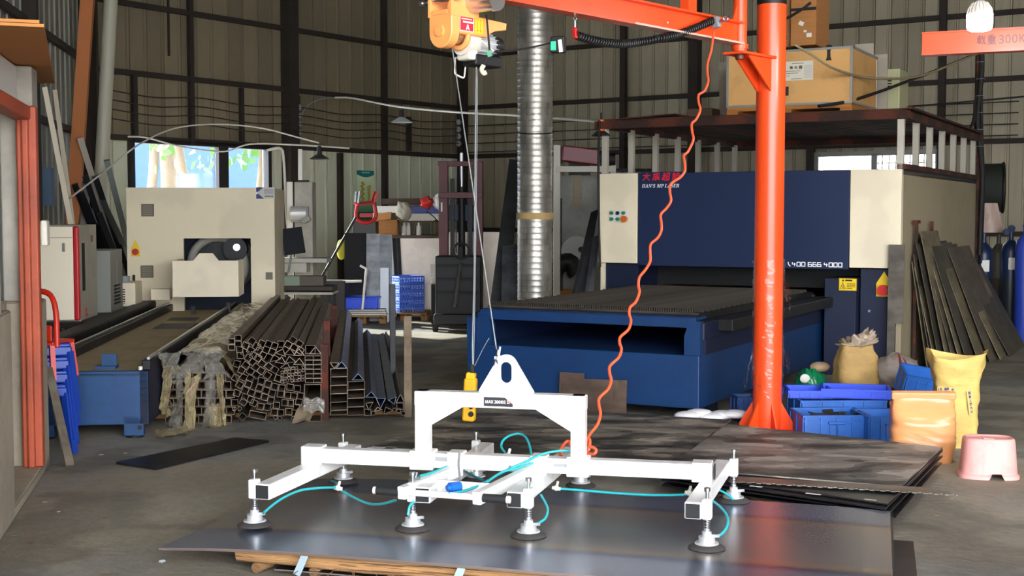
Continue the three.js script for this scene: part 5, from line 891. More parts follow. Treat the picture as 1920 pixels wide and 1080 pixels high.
  for (const [x, y, k, w, l] of [[522, 920, 'rect', 0.048, 'square tube under the blue triangular profile'], [875, 900, 'rect', 0.03, 'small square tube beneath the steep triangular profile'], [585, 930, 'round', 0.034, 'round tube next to the square tube on the floor'], [925, 930, 'round', 0.034, 'round tube nearest the wooden stake'], [826, 890, 'round', 0.028, 'thin round tube between the small profiles'], [890, 850, 'rect', 0.05, 'square tube below the steep triangular profile']]) { const [a, b] = Q(x, y); tube(k === 'rect' ? 'square_tube' : 'round_tube', l, null, k, a, b, 0, w, w, 4.8, tubeMats[1]); }
  // bearers under everything
  for (const [v, l] of [[0.35, 'timber bearer under the near ends of the tubes'], [3.6, 'timber bearer below the far ends of the tubes']]) solo('tube_bearer', l, 'timber', [box(1.9, 0.03, 0.09, [0, 0.015, 0])], M.bark, null, PF.w(-1.75, 0, v).toArray(), PF.turn);
  // stakes
  const stake = (name, px, pyT, pyB, w, m, label) => { const p = onY(px, pyB, 0), h = at(px, pyT, -p.z).y; solo(name, label, 'stake', [box(w, h, w * 0.9, [0, h / 2, 0], null, 0.004)], m, null, p.toArray(), PF.turn); };
  const rusty = mat(0xc08a6c, { rough: 0.8, map: rustTex });
  stake('rusty_stake', 609, 645, 788, 0.06, rusty, 'rusty brown stake between the narrow and the six high stacks');
  stake('rusty_stake', 614, 600, 772, 0.05, rusty, 'second rusty stake a little behind the first');
  stake('rusty_stake', 627, 573, 690, 0.06, rusty, 'far rusty stake at the back of the tube stacks');
  stake('dark_stake', 737, 533, 738, 0.048, M.darkSteel, 'tall thin dark steel stake behind the triangular profiles');
  stake('wooden_stake', 765, 592, 781, 0.058, mat(0x7d6e5a, { rough: 0.85, map: steelTex }), 'weathered wooden stake at the right of the tubes');
  // paper flap on the floor under the narrow stack
  const c = [[565, 758], [600, 760], [580, 812], [546, 806]].map(([x, y], i) => at(x, y, i < 2 ? 9.28 : 9.02)); c[2].y = c[3].y = 0.012;
  solo('paper_flap', 'brown paper flap hanging from the tube stack to the floor', 'paper', [clean(grid(6, 8, (u, v) => { const a = c[0].clone().lerp(c[1], u), b = c[3].clone().lerp(c[2], u), p = a.lerp(b, v); p.y += 0.012 * Math.sin(u * 5 + v * 4) + 0.006; p.z += 0.02 * Math.sin(v * 5); return p; }))], mat(0x8a7a63, { rough: 0.85, side: true }));
}
{ // the film wrapped bundle: tubes inside, film over them
  let i = 0;
  for (let r = 0; r < 7; r++) for (let c = 0; c < 8; c++) {
    const x = 312 + c * 15.6 + (r % 2) * 6, y = 786 - r * 15.8; if ((r > 5 && (c < 2 || c > 6)) || (r > 4 && c > 6)) continue;
    tube('wrapped_tube', 'square tube inside the film wrapped bundle', 'tubes in the film wrapped bundle', 'rect', x, y, 0, 0.058, 0.056, 4.9, mat_wrapped(i++), 0.08 * ((i * 29) % 7) / 7);
  }
  const film = mat(0xd8c79c, { rough: 0.2, side: true, phys: { transmission: 0.5, thickness: 0, ior: 1.45 } }), clear = mat(0xeae6da, { rough: 0.1, side: true, phys: { transmission: 0.82, thickness: 0, ior: 1.5 } });
  const t = thing('bundle_wrap', 'crumpled clear film wrapped over the left tube bundle', 'plastic film', PF.pos, PF.turn);
  const uA = PF.u(292, 0), uB = PF.u(436, 0), yT = at(960, 668, PF.d(uA, 0)).y;
  part(t, 'top_film', [clean(grid(46, 90, (a, b) => { const k = 1.6 * Math.abs(fbm(a * 0.98, b * 0.98, 9, 26, 801, 4) - 0.4), arch = 1 - Math.pow(Math.abs(a * 2 - 1), 3); return V(uA - 0.02 + (uB - uA + 0.04) * a, yT - 0.2 + 0.23 * arch + 0.045 * k, 0.02 - b * 4.95); }))], film);
  part(t, 'side_film', [clean(grid(10, 60, (a, b) => V(uB + 0.015 + 0.02 * fbm(a, b, 6, 20, 811, 3), yT - 0.16 - 0.38 * a, 0.0 - b * 4.9)))], film);
  const rag = (px0, px1, y0, y1, drop, sd) => clean(grid(26, 34, (a, b) => { const x0 = PF.u(px0, -0.04), x1 = PF.u(px1, -0.04), ya = at(px0, y0, 9.28).y, yb = at(px0, y1, 9.2).y; const k = Math.abs(fbm(a * 0.97, b * 0.97, 5, 7, sd, 4) - 0.5) * 2, k2 = fbm(a * 0.97, b * 0.97, 3, 4, sd + 5, 3) - 0.5, nar = 1 - 0.45 * Math.sin(b * 3.1) * (sd % 3 ? 1 : 0.4); return V(x0 + (x1 - x0) * (0.5 + (a - 0.5) * nar + 0.3 * k2 + 0.12 * Math.sin(b * 4 + sd)), Math.max(0.006, ya + (yb - ya) * b + 0.07 * k2), 0.03 + 0.14 * k + drop * b * b); }));
  for (const [a, b, y0, y1, sd] of [[290, 345, 650, 700, 821], [330, 392, 646, 690, 824], [372, 428, 650, 700, 827]]) part(t, 'front_collar', [rag(a, b, y0, y1, 0.02, sd)], clear);
  for (const [a, b, y0, y1, dr, sd] of [[298, 318, 680, 770, 0.03, 831], [322, 342, 700, 795, 0.08, 841], [338, 372, 690, 818, 0.22, 851], [376, 400, 700, 810, 0.1, 861], [404, 420, 690, 790, 0.05, 871], [310, 330, 740, 808, 0.05, 881], [384, 412, 745, 815, 0.12, 891]]) part(t, 'hanging_rag', [rag(a, b, y0, y1, dr, sd)], sd % 20 === 11 ? film : clear);
  part(t, 'pink_tape', [bar(V(PF.u(365, 0), at(960, 705, 9.3).y, 0.1), V(PF.u(347, 0), at(960, 725, 9.3).y, 0.1), 0.02, 0.004)], mat(0xd89a98, { rough: 0.4 }));
  part(t, 'floor_rag', [clean(grid(16, 8, (a, b) => { const p = onY(292 + 60 * a, 826 - 14 * b - 8 * a, 0.01); const q = PF.pos, c = Math.cos(-PF.turn), s = Math.sin(-PF.turn), dx = p.x - q[0], dz = p.z - q[2]; return V(dx * c + dz * s, 0.012 + 0.03 * fbm(a * 0.97, b * 0.97, 5, 4, 899, 3), -dx * s + dz * c); }))], film);
  const w = thing('stack_wrap', 'crumpled clear film round the foot of the narrow tube stack', 'plastic film', PF.pos, PF.turn), s0 = PF.u(566, 0), s1 = PF.u(606, 0);
  part(w, 'film', [clean(grid(12, 10, (a, b) => V(s0 + (s1 - s0) * a, at(960, 738, 9.3).y - 0.1 * b + 0.01 * Math.sin(a * 12), 0.05 + 0.03 * fbm(a, b, 5, 5, 905, 3))))], clear);
  function mat_wrapped(k) { return [tubeMats[0], tubeMats[2], tubeMats[1]][k % 3]; }
}
{ // profiles, battens and pipes against the left wall
  const lean = (name, a, b, r, m, label, cat, kind = 'bar') => solo(name, label, cat, [kind === 'bar' ? bar(at(...a), at(...b), r, r * 0.8, V(0.3, 0, 1)) : rod(at(...a), at(...b), r, 14)], m);
  const batten = mat(0xd9cdb4, { rough: 0.6 });
  lean('white_batten', [134, 425, 12.4], [84, 165, 13.0], 0.05, batten, 'long cream batten nearest the cream cabinet', 'batten');
  lean('white_batten', [137, 425, 12.6], [103, 170, 13.2], 0.045, mat(0xb9ae98, { rough: 0.6 }), 'long greyer batten leaning beside the cream one', 'batten');
  const shiny = mat(0x9aa3ad, { rough: 0.2, metal: 0.9 }), dk = mat(0x2c2e31, { rough: 0.35, metal: 0.7 });
  [[[240, 478, 15.75], [192, 376, 15.22], shiny, 'bright chromed profile'], [[232, 520, 15.75], [150, 258, 15.22], mat(0x9a9184, { rough: 0.4, metal: 0.5 }), 'tall pale profile'], [[222, 520, 15.75], [160, 330, 15.22], dk, 'dark flat profile'], [[212, 510, 15.75], [152, 360, 15.22], dk, 'dark square profile'], [[236, 500, 15.75], [178, 330, 15.22], dk, 'dark long profile'], [[200, 500, 15.75], [140, 345, 15.22], dk, 'dark angle profile'], [[238, 450, 15.75], [200, 300, 15.22], mat(0x8b938f, { rough: 0.4, metal: 0.4 }), 'grey green profile'], [[226, 505, 15.75], [186, 400, 15.22], mat(0x54585c, { rough: 0.3, metal: 0.8 }), 'grey steel profile'], [[206, 520, 15.75], [182, 420, 15.22], dk, 'short dark profile']].forEach(([a, b, m, l]) => { const A = at(...a), B = at(...b), k = (A.y - 0.02) / (B.y - A.y); A.addScaledVector(B.clone().sub(A), -k); solo('leaning_profile', `${l} leaning on the wall left of the tube cutter`, 'steel profile', [bar(A, B, 0.07, 0.04, V(0.3, 0, 1))], m, 'profiles leaning on the left wall'); });
  const dp0 = at(192, 300, 16.1), dpt = at(208, 0, 16.0), dt = dpt.clone().sub(dp0);
  solo('downpipe', 'white plastic downpipe running up the back-left corner', 'pipe', [rod(V(dp0.x - dt.x * 0.95, 0, dp0.z), dpt.clone().addScaledVector(dt, 0.3), 0.085, 18)], mat(0xaaa793, { rough: 0.5 }));
  const oc0 = at(141, 340, 15.42), oct = at(164, 0, 15.42), ot = oct.clone().sub(oc0);
  solo('orange_column', 'rusty orange steel column beside the white downpipe', 'column', [bar(V(oc0.x - ot.x * 0.85, 0, oc0.z), oct.clone().addScaledVector(ot, 0.3), 0.15, 0.15, V(0.2, 0, 1))], mat(0xb4682a, { rough: 0.65, map: rustDrip }));
  const b = at(154, 378, 15.6); solo('grey_board', 'pale grey board standing under the orange column', 'board', [box(0.17, b.y + 0.22, 0.03, [0, (b.y + 0.22) / 2, 0])], mat(0x9b968a, { rough: 0.7 }), null, [b.x, 0, b.z]);
  const m = at(90, 350, 13.6); solo('blue_wall_box', 'small blue grey box on the left wall beside the orange frame', 'box', [box(0.1, 0.4, 0.1)], mat(0x5a6f86, { rough: 0.5 }), null, m.toArray());
}
// ---- the booth at the near left
{
  const f = Frame(-2.38, 5.95, -13.1), t = structure('wall_booth', 'concrete booth wall with a doorway at the near left', f.pos, f.turn);
  const B = (u0, u1, y0, y1, v0, v1) => box(u1 - u0, y1 - y0, v1 - v0, [(u0 + u1) / 2, (y0 + y1) / 2, -(v0 + v1) / 2], null, 0.012);
  const paint = mat(0xb0aca2, { rough: 0.8, map: resized(dirtTex, 1.2) });
  part(t, 'pier', [B(-0.3, 0, 0, 1.03, -1.6, 0.29)], M.concrete);
  part(t, 'jamb', [B(-0.25, -0.01, 0, 2.22, -1.6, 0.07)], paint);
  part(t, 'pier', [B(-0.22, -0.0, 0, 1.0, 1.36, 1.64)], M.concrete);
  part(t, 'jamb', [B(-0.2, -0.02, 1.0, 2.33, 1.37, 1.6)], paint);
  part(t, 'threshold', [B(-0.3, 0.0, 0, 0.06, 0.29, 1.64)], M.concrete);
  part(t, 'head', [B(-0.16, -0.1, 2.1, 2.33, 0.07, 1.37)], mat(0xc9c8c0, { rough: 0.6 }));
  part(t, 'inner_wall', [B(-1.5, -1.42, 0, 2.3, -1.6, 1.64), B(-1.5, -0.2, 0, 2.3, 1.62, 1.7)], mat(0xa3a69e, { rough: 0.8, map: resized(dirtTex, 1.2) }));
  const sw = part(t, 'switch_box', [B(-0.01, 0.03, 1.31, 1.46, 1.5, 1.62)], mat(0xdcd6c4, { rough: 0.5 }));
  const d = structure('door_1', 'orange brown steel door frame in the booth wall', f.pos, f.turn);
  const po = (u0, u1, y0, y1, v0, v1, nm) => part(d, nm, [B(u0, u1, y0, y1, v0, v1)], M.orangeFrame);
  po(-0.1, 0.01, 0.06, 2.1, 1.28, 1.36, 'post'); po(-0.07, -0.03, 0.06, 2.1, 1.25, 1.29, 'stop'); po(-0.12, -0.03, 0.06, 2.1, 0.08, 0.14, 'post'); po(-0.12, -0.02, 2.02, 2.1, 0.08, 1.36, 'head_rail');
  const cv = solo('backing_sheet', 'creased translucent plastic curtain behind the orange door frame', 'curtain', [clean(grid(30, 20, (a, b) => V(-0.42 + 0.05 * Math.sin(a * 16) + 0.03 * fbm(a, b, 6, 6, 951, 3), 0.62 + 1.4 * b, -0.1 - a * 1.2)))], mat(0xcdd2cf, { rough: 0.3, side: true, phys: { transmission: 0.5, thickness: 0 } }), null, f.pos, f.turn);
  solo('concrete_slab', 'thin upright concrete slab inside the booth doorway', 'slab', [box(0.06, 0.95, 0.4, [-0.2, 0.535, -1.1], null, 0.01)], M.concrete, null, f.pos, f.turn);
  solo('booth_cable', 'thin dark cable hanging in the booth doorway', 'cable', [hose([V(-0.3, 2.0, -0.7), V(-0.34, 1.6, -0.75), V(-0.3, 1.3, -0.72), V(-0.28, 1.25, -0.9), V(-0.2, 1.4, -1.2)], 0.006, 30, 6)], M.wire, null, f.pos, f.turn);
  // cardboard lying on top of the booth
  const c = thing('cardboard_sheet', 'large brown cardboard sheets lying on top of the booth', 'cardboard', [0, 0, 0]);
  const A = [-2.11, 5.83], Bk = [-2.96, 8.35], W = 0.85, dx = Bk[0] - A[0], dd = Bk[1] - A[1], LL = Math.hypot(dx, dd), ang = Math.atan2(dx, dd);
  const cm = mat(0xc07f3f, { rough: 0.8, map: cardTex });
  for (let k = 0; k < 2; k++) { const g = box(W, 0.014, LL, [-W / 2 + 0.0 - 0.02 * k, 2.345 + k * 0.018, -LL / 2 - 0.01 * k]); g.rotateY(-ang); g.translate(A[0], 0, -A[1]); part(c, 'sheet', [g], cm); }
  // blue stools with a red chair back, and a plank
  const p = [at(84, 700, 8.05).x, 0, -8.05];
  const st = (y, k) => { const s = thing('stacking_stool', `blue plastic stool behind the booth wall, ${['lowest', 'second', 'third', 'topmost'][k]} of the stack`, 'stool', [p[0], y, p[2]], 0.3 + 0.05 * k, 'stacked blue stools'); part(s, 'seat', [box(0.29, 0.03, 0.29, [0, 0.42, 0], null, 0.014)], mat(0x163a96, { rough: 0.4 })); part(s, 'skirt', [box(0.3, 0.06, 0.3, [0, 0.385, 0], null, 0.012)], mat(0x163a96, { rough: 0.4 })); for (const a of [-1, 1]) for (const b of [-1, 1]) part(s, 'leg', [bar(V(a * 0.13, 0.38, b * 0.13), V(a * 0.165, 0, b * 0.165), 0.045, 0.045)], mat(0x163a96, { rough: 0.4 })); };
  for (let k = 0; k < 4; k++) st(k * 0.085, k);
  const ch = thing('red_chair', 'red plastic chair standing on the blue stools behind the booth', 'chair', [p[0] + 0.0, 0.45, p[2]], -0.2), rm = mat(0xc42a16, { rough: 0.35 });
  part(ch, 'seat', [box(0.28, 0.025, 0.26, [0, 0.24, 0], null, 0.01)], rm);
  part(ch, 'backrest', [hose([V(0.15, 0.22, 0.1), V(0.12, 0.45, 0.06), V(0.06, 0.55, 0.04), V(-0.06, 0.55, 0.04), V(-0.12, 0.45, 0.06), V(-0.15, 0.22, 0.1)], 0.018, 30, 8), box(0.2, 0.1, 0.02, [0, 0.3, 0.07], null, 0.008)], rm);
  for (const a of [-1, 1]) for (const b of [-1, 1]) part(ch, 'leg', [bar(V(a * 0.12, 0.24, b * 0.11), V(a * 0.14, 0.255 - 0.24 + 0.0, b * 0.13), 0.03, 0.03)], rm);
  solo('timber_plank', 'weathered narrow plank leaning on the blue stools', 'plank', [bar(V(at(90, 690, 7.85).x, at(90, 690, 7.85).y, -7.85), onY(131, 874, 0.02), 0.05, 0.022, V(0.6, 0, 0.8))], mat(0x6e665a, { rough: 0.9, map: steelTex }));
}
// ---------------------------------------------------------------- the middle distance between the two machines
{ // spiral duct
  const p = at(1003, 400, 13.7); p.y = 0; const R = 0.186, H = 4.6, prof = [];
  for (let k = 0; k < 74; k++) { const y = k / 74 * H; prof.push([R, y], [R, y + 0.04], [R + 0.004, y + 0.048], [R + 0.004, y + 0.054]); }
  const t = thing('spiral_duct', 'tall galvanised spiral ventilation duct beside the laser bed', 'duct', p);
  part(t, 'pipe', [lathe(prof, null, null, 40)], mat(0xc4c4be, { rough: 0.4, metal: 0.75, map: resized(steelTex, 0.4) }));
  part(t, 'tape_band', [cyl(R + 0.012, R + 0.012, 0.07, [0, at(1000, 405, 13.7).y, 0], null, 36, true)], mat(0xb99a63, { rough: 0.7, side: true }));
  part(t, 'wire_tie', [tor(R + 0.008, 0.006, [0, at(1000, 248, 13.7).y, 0], [Math.PI / 2 + 0.15, 0, 0], Math.PI * 2, 5, 36)], M.wire);
}
{ // dark plates leaning left and right of the duct
  const slab = (name, pts, d0, d1, m, label) => { const a = pts.map(([x, y], i) => at(x, y, y < 480 ? d1 : d0)); const g = new THREE.BufferGeometry(), th = V(0, 0, -0.015), v = []; const q = (A, B, C, D) => v.push(A, B, C, A, C, D); const b = a.map((p) => p.clone().add(th)); q(...a); q(b[3], b[2], b[1], b[0]); for (let i = 0; i < 4; i++) q(a[(i + 1) % 4], a[i], b[i], b[(i + 1) % 4]); g.setFromPoints(v); g.computeVertexNormals(); solo(name, label, 'metal plate', [clean(g)], m); };
  const fl = (d) => 400 + 1.48 / d * 2400;
  slab('leaning_plate', [[908, fl(14.2)], [948, fl(14.2)], [976, 300], [955, 298]], 14.2, 14.9, M.darkSteel, 'tall dark steel plate leaning left of the duct');
  slab('leaning_plate', [[938, fl(13.9)], [975, fl(13.9)], [980, 455], [942, 462]], 13.9, 14.3, mat(0x4a4f55, { rough: 0.4, metal: 0.6, map: steelTex }), 'grey steel plate in front of the tall dark one');
  slab('leaning_plate', [[1045, fl(13.4)], [1078, fl(13.4)], [1122, 392], [1108, 398]], 13.4, 13.9, mat(0x24262a, { rough: 0.45, metal: 0.5, map: steelTex }), 'dark steel plate leaning on the laser housing');
  slab('leaning_plate', [[1078, fl(13.2)], [1100, fl(13.2)], [1124, 440], [1112, 445]], 13.2, 13.5, mat(0x2d2f33, { rough: 0.35, metal: 0.6, map: steelTex }), 'second dark plate leaning on the laser housing');
}
{ // hydraulic press and white frame behind the duct
  const d = 16.5, X = (px) => at(px, 400, d).x, Y = (py) => at(960, py, d).y;
  const f = thing('white_gantry', 'white steel frame standing behind the spiral duct', 'frame', [X(1044), 0, -d]);
  part(f, 'post', [box(0.085, Y(272), 0.085, [0, Y(272) / 2, 0], null, 0.006)], mat(0xd6d2c4, { rough: 0.5 }));
  part(f, 'beam', [box(0.75, 0.075, 0.09, [0.36, Y(317), 0], null, 0.006)], mat(0xc9c5b6, { rough: 0.5 }));
  part(f, 'post', [box(0.07, Y(310), 0.08, [0.72, Y(310) / 2, 0], null, 0.006)], mat(0xc9c5b6, { rough: 0.5 }));
  part(f, 'hook_block', [box(0.1, 0.3, 0.1, [0.26, Y(350), 0], null, 0.01), box(0.13, 0.09, 0.1, [0.26, Y(378), 0])], mat(0x8a7a64, { rough: 0.6 }));
  const p = thing('press_brake', 'grey press machine with a dark curved arm behind the duct', 'machine', [X(1085), 0, -d - 0.7]);
  part(p, 'frame_plate', [box(0.75, Y(325), 0.5, [0.1, Y(325) / 2, -0.3], null, 0.01)], mat(0x9b9c98, { rough: 0.5, map: dirtTex }));
  part(p, 'guide', [box(0.1, 0.9, 0.1, [-0.24, 1.25, 0.05])], M.darkSteel);
  part(p, 'flywheel_cover', [cyl(0.2, 0.2, 0.2, [0.0, 1.0, 0.1], [Math.PI / 2, 0, 0], 28)], mat(0xaeb0aa, { rough: 0.5 }));
  part(p, 'hub', [cyl(0.04, 0.04, 0.03, [0.06, 1.02, 0.21], [Math.PI / 2, 0, 0])], M.black);
  part(p, 'dark_arm', [hose([V(-0.3, 0.4, 0.25), V(-0.28, 0.75, 0.25), V(-0.1, 0.86, 0.25), V(0.0, 0.7, 0.25)], 0.12, 24, 10)], M.black);
  part(p, 'drawer', [box(0.4, 0.12, 0.4, [-0.1, 0.42, 0.15])], M.wood);
  part(p, 'red_base', [box(0.4, 0.3, 0.4, [-0.22, 0.15, 0.16])], M.darkRed);
  const r = thing('red_machine_head', 'dark red sloping machine head above the white frame', 'machine', [X(1100), 0, -d - 1.6]), ry = at(1100, 292, d + 1.6).y;
  part(r, 'head', [box(0.52, 0.22, 0.3, [0, ry, 0], [0, 0, -0.12], 0.02)], mat(0x7c1420, { rough: 0.4 }));
  part(r, 'motor', [cyl(0.09, 0.09, 0.2, [0.38, ry - 0.05, 0.1], [0, 0, Math.PI / 2])], M.black);
  part(r, 'bracket', [box(0.1, 0.22, 0.2, [-0.3, ry, 0])], M.black);
  part(r, 'column', [box(0.3, ry, 0.25, [0, ry / 2, -0.2])], M.darkSteel);
  part(r, 'pipe', [cyl(0.07, 0.07, 0.7, [0.65, ry - 0.25, 0.0], [0, 0, Math.PI / 2])], M.greySteel);
}
{ // stacker
  const d = 16.6, k = d / FOCAL, p = at(864, 400, d); p.y = 0; const Y = (py) => at(960, py, d).y, X = (px) => (px - 864) * k;
  const t = thing('pallet_stacker', 'dark red hand stacker with a black body and steering loop', 'stacker', p, -0.05);
  for (const px of [832, 897]) part(t, 'mast_rail', [box(17 * k, Y(303) - 0.4, 0.12, [X(px), (Y(303) + 0.4) / 2, 0], null, 0.006)], M.darkRed);
  part(t, 'inner_rail', [box(0.05, 1.5, 0.08, [X(848), 1.2, -0.02]), box(0.05, 1.5, 0.08, [X(882), 1.2, -0.02])], M.black);
  part(t, 'cross_member', [box(84 * k, 9 * k, 0.1, [0, Y(307), 0], null, 0.005)], M.darkRed);
  part(t, 'cross_member', [box(82 * k, 11 * k, 0.1, [0, Y(366), 0.03], null, 0.005)], M.darkRed);
  part(t, 'ram', [cyl(0.045, 0.045, 1.0, [X(866), Y(350) - 0.5, 0.02])], M.black);
  part(t, 'ram_rod', [cyl(0.02, 0.02, 0.5, [X(866), Y(345) + 0.15, 0.02])], M.chrome);
  for (const px of [856, 878]) { const c = []; for (let i = 0; i < 30; i++) c.push(box(0.022, 0.018, 0.022, [X(px), 1.0 + i * 0.026, 0.05])); part(t, 'lift_chain', c, M.black).userData.kind = 'stuff'; }
  part(t, 'body', [box(84 * k, Y(478) - 0.2, 0.4, [0, (Y(478) + 0.2) / 2, 0.22], null, 0.02)], M.black);
  for (const py of [495, 520, 545]) part(t, 'body_rib', [box(76 * k, 0.03, 0.02, [0, Y(py), 0.43])], M.rubber);
  part(t, 'shaft', [bar(V(X(871), Y(490), 0.5), V(X(861), Y(570), 0.6), 0.04, 0.03)], M.greySteel);
  part(t, 'steering_loop', [tor(0.1, 0.014, [X(871), Y(468), 0.5], [0.1, 0, 0]), box(0.07, 0.14, 0.04, [X(870), Y(470), 0.5], null, 0.01)], M.rubber);
  part(t, 'skirt', [box(88 * k, 0.14, 0.5, [0, 0.16, 0.25], null, 0.02)], M.black);
  for (const px of [822, 900]) part(t, 'wheel', [cyl(0.085, 0.085, 0.06, [X(px), 0.085, 0.4], [0, 0, Math.PI / 2])], M.rubber);
  part(t, 'fork', [box(0.16, 0.06, 1.1, [-0.2, 0.1, -0.6]), box(0.16, 0.06, 1.1, [0.2, 0.1, -0.6])], M.darkRed);
  part(t, 'plate', [box(0.02, 0.12, 0.003, [X(829), Y(388), 0.061])], M.paper);
}
const BK = (px, py, d) => at(px, py, d);
function blk(name, label, cat, px0, px1, py0, py1, d, dp, m, o = {}) {       // an upright box seen square on, resting at py1
  const a = at(px0, py1, d), b = at(px1, py0, d), w = b.x - a.x, h = b.y - a.y;
  const t = thing(name, label, cat, [(a.x + b.x) / 2, a.y, -d], o.turn ?? 0, o.group);
  part(t, o.part ?? 'body', [box(w, h, dp, [0, h / 2, -dp / 2], o.tilt ? [o.tilt, 0, 0] : null, o.bev ?? 0.008)], m);
  t.userData.w = w; t.userData.h = h; const r = { t, w, h }; delete t.userData.w; delete t.userData.h; return r;
}
{ // blue lattice baskets
  const d = 18.2, k = d / FOCAL, p = at(758, 400, d), w = 73 * k, yb = 0.09, n = 5, hb = (at(0, 516, d).y - yb) / n, bm = mat(0x4672dc, { rough: 0.45 });
  for (let i = 0; i < n; i++) {
    const t = thing('lattice_basket', `blue plastic lattice basket, ${['lowest', 'second', 'third', 'fourth', 'topmost'][i]} of the stack by the stacker`, 'basket', [p.x, yb + i * hb, -d], 0.62, 'stacked blue baskets');
    const W = w * 0.72, g = [];
    for (const y of [0.01, hb - 0.015]) g.push(box(W, 0.02, 0.014, [0, y, W / 2]), box(W, 0.02, 0.014, [0, y, -W / 2]), box(0.014, 0.02, W, [W / 2, y, 0]), box(0.014, 0.02, W, [-W / 2, y, 0]));
    part(t, 'rim', g, bm);
    const s = []; for (let j = 0; j <= 9; j++) { const x = -W / 2 + W * j / 9; s.push(box(0.016, hb - 0.02, 0.008, [x, hb / 2, W / 2]), box(0.016, hb - 0.02, 0.008, [x, hb / 2, -W / 2]), box(0.008, hb - 0.02, 0.016, [W / 2, hb / 2, x]), box(0.008, hb - 0.02, 0.016, [-W / 2, hb / 2, x])); }
    s.push(box(W, 0.008, 0.01, [0, hb / 2, W / 2]), box(0.01, 0.008, W, [-W / 2, hb / 2, 0]), box(0.01, 0.008, W, [W / 2, hb / 2, 0]));
    part(t, 'lattice', s, bm).userData.kind = 'stuff';
    part(t, 'bottom', [box(W, 0.01, W, [0, 0.008, 0])], bm);
  }
  const pal = (px0, px1, py0, dd, label) => { const a = at(px0, py0, dd), b = at(px1, py0, dd), t = thing('wooden_pallet', label, 'pallet', [(a.x + b.x) / 2, 0, -dd - 0.35]); for (let i = 0; i < 5; i++) part(t, 'deck_board', [box(b.x - a.x, 0.02, 0.11, [0, 0.1, 0.34 - i * 0.17])], M.bark); for (const x of [-0.45, 0, 0.45]) part(t, 'runner', [box(0.09, 0.09, 0.8, [x * (b.x - a.x), 0.045, 0])], M.bark); };
  pal(715, 800, 590, 17.9, 'wooden pallet under the blue lattice baskets');
  pal(640, 722, 592, 17.4, 'wooden pallet carrying the blue bin and boards');
  const brd = ['lowest', 'middle', 'top']; for (let i = 0; i < 3; i++) { const a = at(642, 580, 17.2), b = at(722, 580, 17.2); solo('white_board', `thin white board on the pallet, ${brd[i]} of three`, 'board', [box(b.x - a.x, 0.022, 0.6, [0, 0, 0])], mat(0xd8d4c6, { rough: 0.5 }), 'boards on the pallet', [(a.x + b.x) / 2 - 0.01 * i, 0.123 + i * 0.03, -17.7]); }
  const r = blk('blue_bin', 'bright blue plastic bin on white boards', 'bin', 641, 709, 546, 567, 17.3, 0.35, mat(0x1f4fe0, { rough: 0.4 }), { bev: 0.02 });
  r.t.position.y = 0.2; part(r.t, 'rim', [box(r.w + 0.03, 0.02, 0.38, [0, r.h, -0.175], null, 0.006)], mat(0x1f4fe0, { rough: 0.4 })); for (let i = 0; i < 5; i++) part(r.t, 'rib', [box(0.02, r.h, 0.012, [-r.w / 2 + r.w * (i + 0.5) / 5, r.h / 2, 0.004])], mat(0x1f4fe0, { rough: 0.4 }));
}
{ // upright sheets
  const up = (name, px0, px1, py0, d, m, label, tilt = -0.08, back = 0) => { const a = at(px0, 400, d), b = at(px1, 400, d), h = at(px0, py0, d).y; solo(name, label, 'metal sheet', [box(b.x - a.x, h, 0.012, [0, h / 2, 0], [tilt, 0, 0])], m, null, [(a.x + b.x) / 2, 0, -d - back]); };
  up('upright_sheet', 645, 686, 437, 17.9, mat(0x0e0e10, { rough: 0.8 }), 'black sheet standing behind the blue bin');
  up('upright_sheet', 686, 712, 438, 17.8, mat(0x6b7076, { rough: 0.3, metal: 0.7, map: steelTex }), 'grey steel sheet standing behind the blue bin');
  up('upright_sheet', 711, 734, 440, 17.75, mat(0x5a5f66, { rough: 0.3, metal: 0.7, map: steelTex }), 'second grey steel sheet beside the stainless one');
  up('upright_sheet', 712, 728, 502, 17.6, mat(0x8a8f94, { rough: 0.3, metal: 0.7 }), 'short grey sheet next to the blue baskets');
  up('stainless_sheet', 738, 836, 447, 18.9, mat(0xa8a097, { rough: 0.42, metal: 0.9, map: smudgeTex }), 'wide bright stainless sheet behind the blue baskets', -0.05);
  up('stainless_sheet', 840, 936, 435, 19.0, mat(0xada59b, { rough: 0.42, metal: 0.9, map: smudgeTex }), 'bright stainless sheet seen behind the stacker', -0.03);
  for (const [a, b, l] of [[732, 737, 'white edge strip nearest the grey sheets'], [740, 744, 'dark edge strip before the stainless sheet'], [747, 751, 'second dark edge strip before the stainless sheet']]) solo('edge_strip', l, 'strip', [bar(V(at(b + 4, 600, 18.5).x, 0.01, -18.4), at(a, 447, 18.7), 0.05, 0.02, V(0, 0, 1))], a < 735 ? M.paper : M.darkSteel);
  solo('white_folding_leg', 'white steel leg frame standing before the grey sheets', 'frame', [rod(at(675, 498, 17.3), at(687, 504, 17.3), 0.015), rod(at(687, 503, 17.3), V(at(680, 560, 17.3).x, 0.2, -17.25), 0.018), rod(at(643, 528, 17.3), at(678, 527, 17.3), 0.018)], M.paper);
  const wire = thing('wire_basket', 'small white wire basket beside the stacker', 'basket', [at(816, 400, 17.3).x, 0.55, -17.3]); const g = []; for (let i = 0; i < 6; i++) g.push(box(0.12, 0.008, 0.008, [0, 0.05 * i, 0]), box(0.008, 0.28, 0.008, [-0.06 + 0.024 * i, 0.13, 0])); part(wire, 'mesh', g, M.paper).userData.kind = 'stuff'; part(wire, 'stand', [box(0.12, 0.55, 0.12, [0, -0.275, -0.08])], M.black);
}
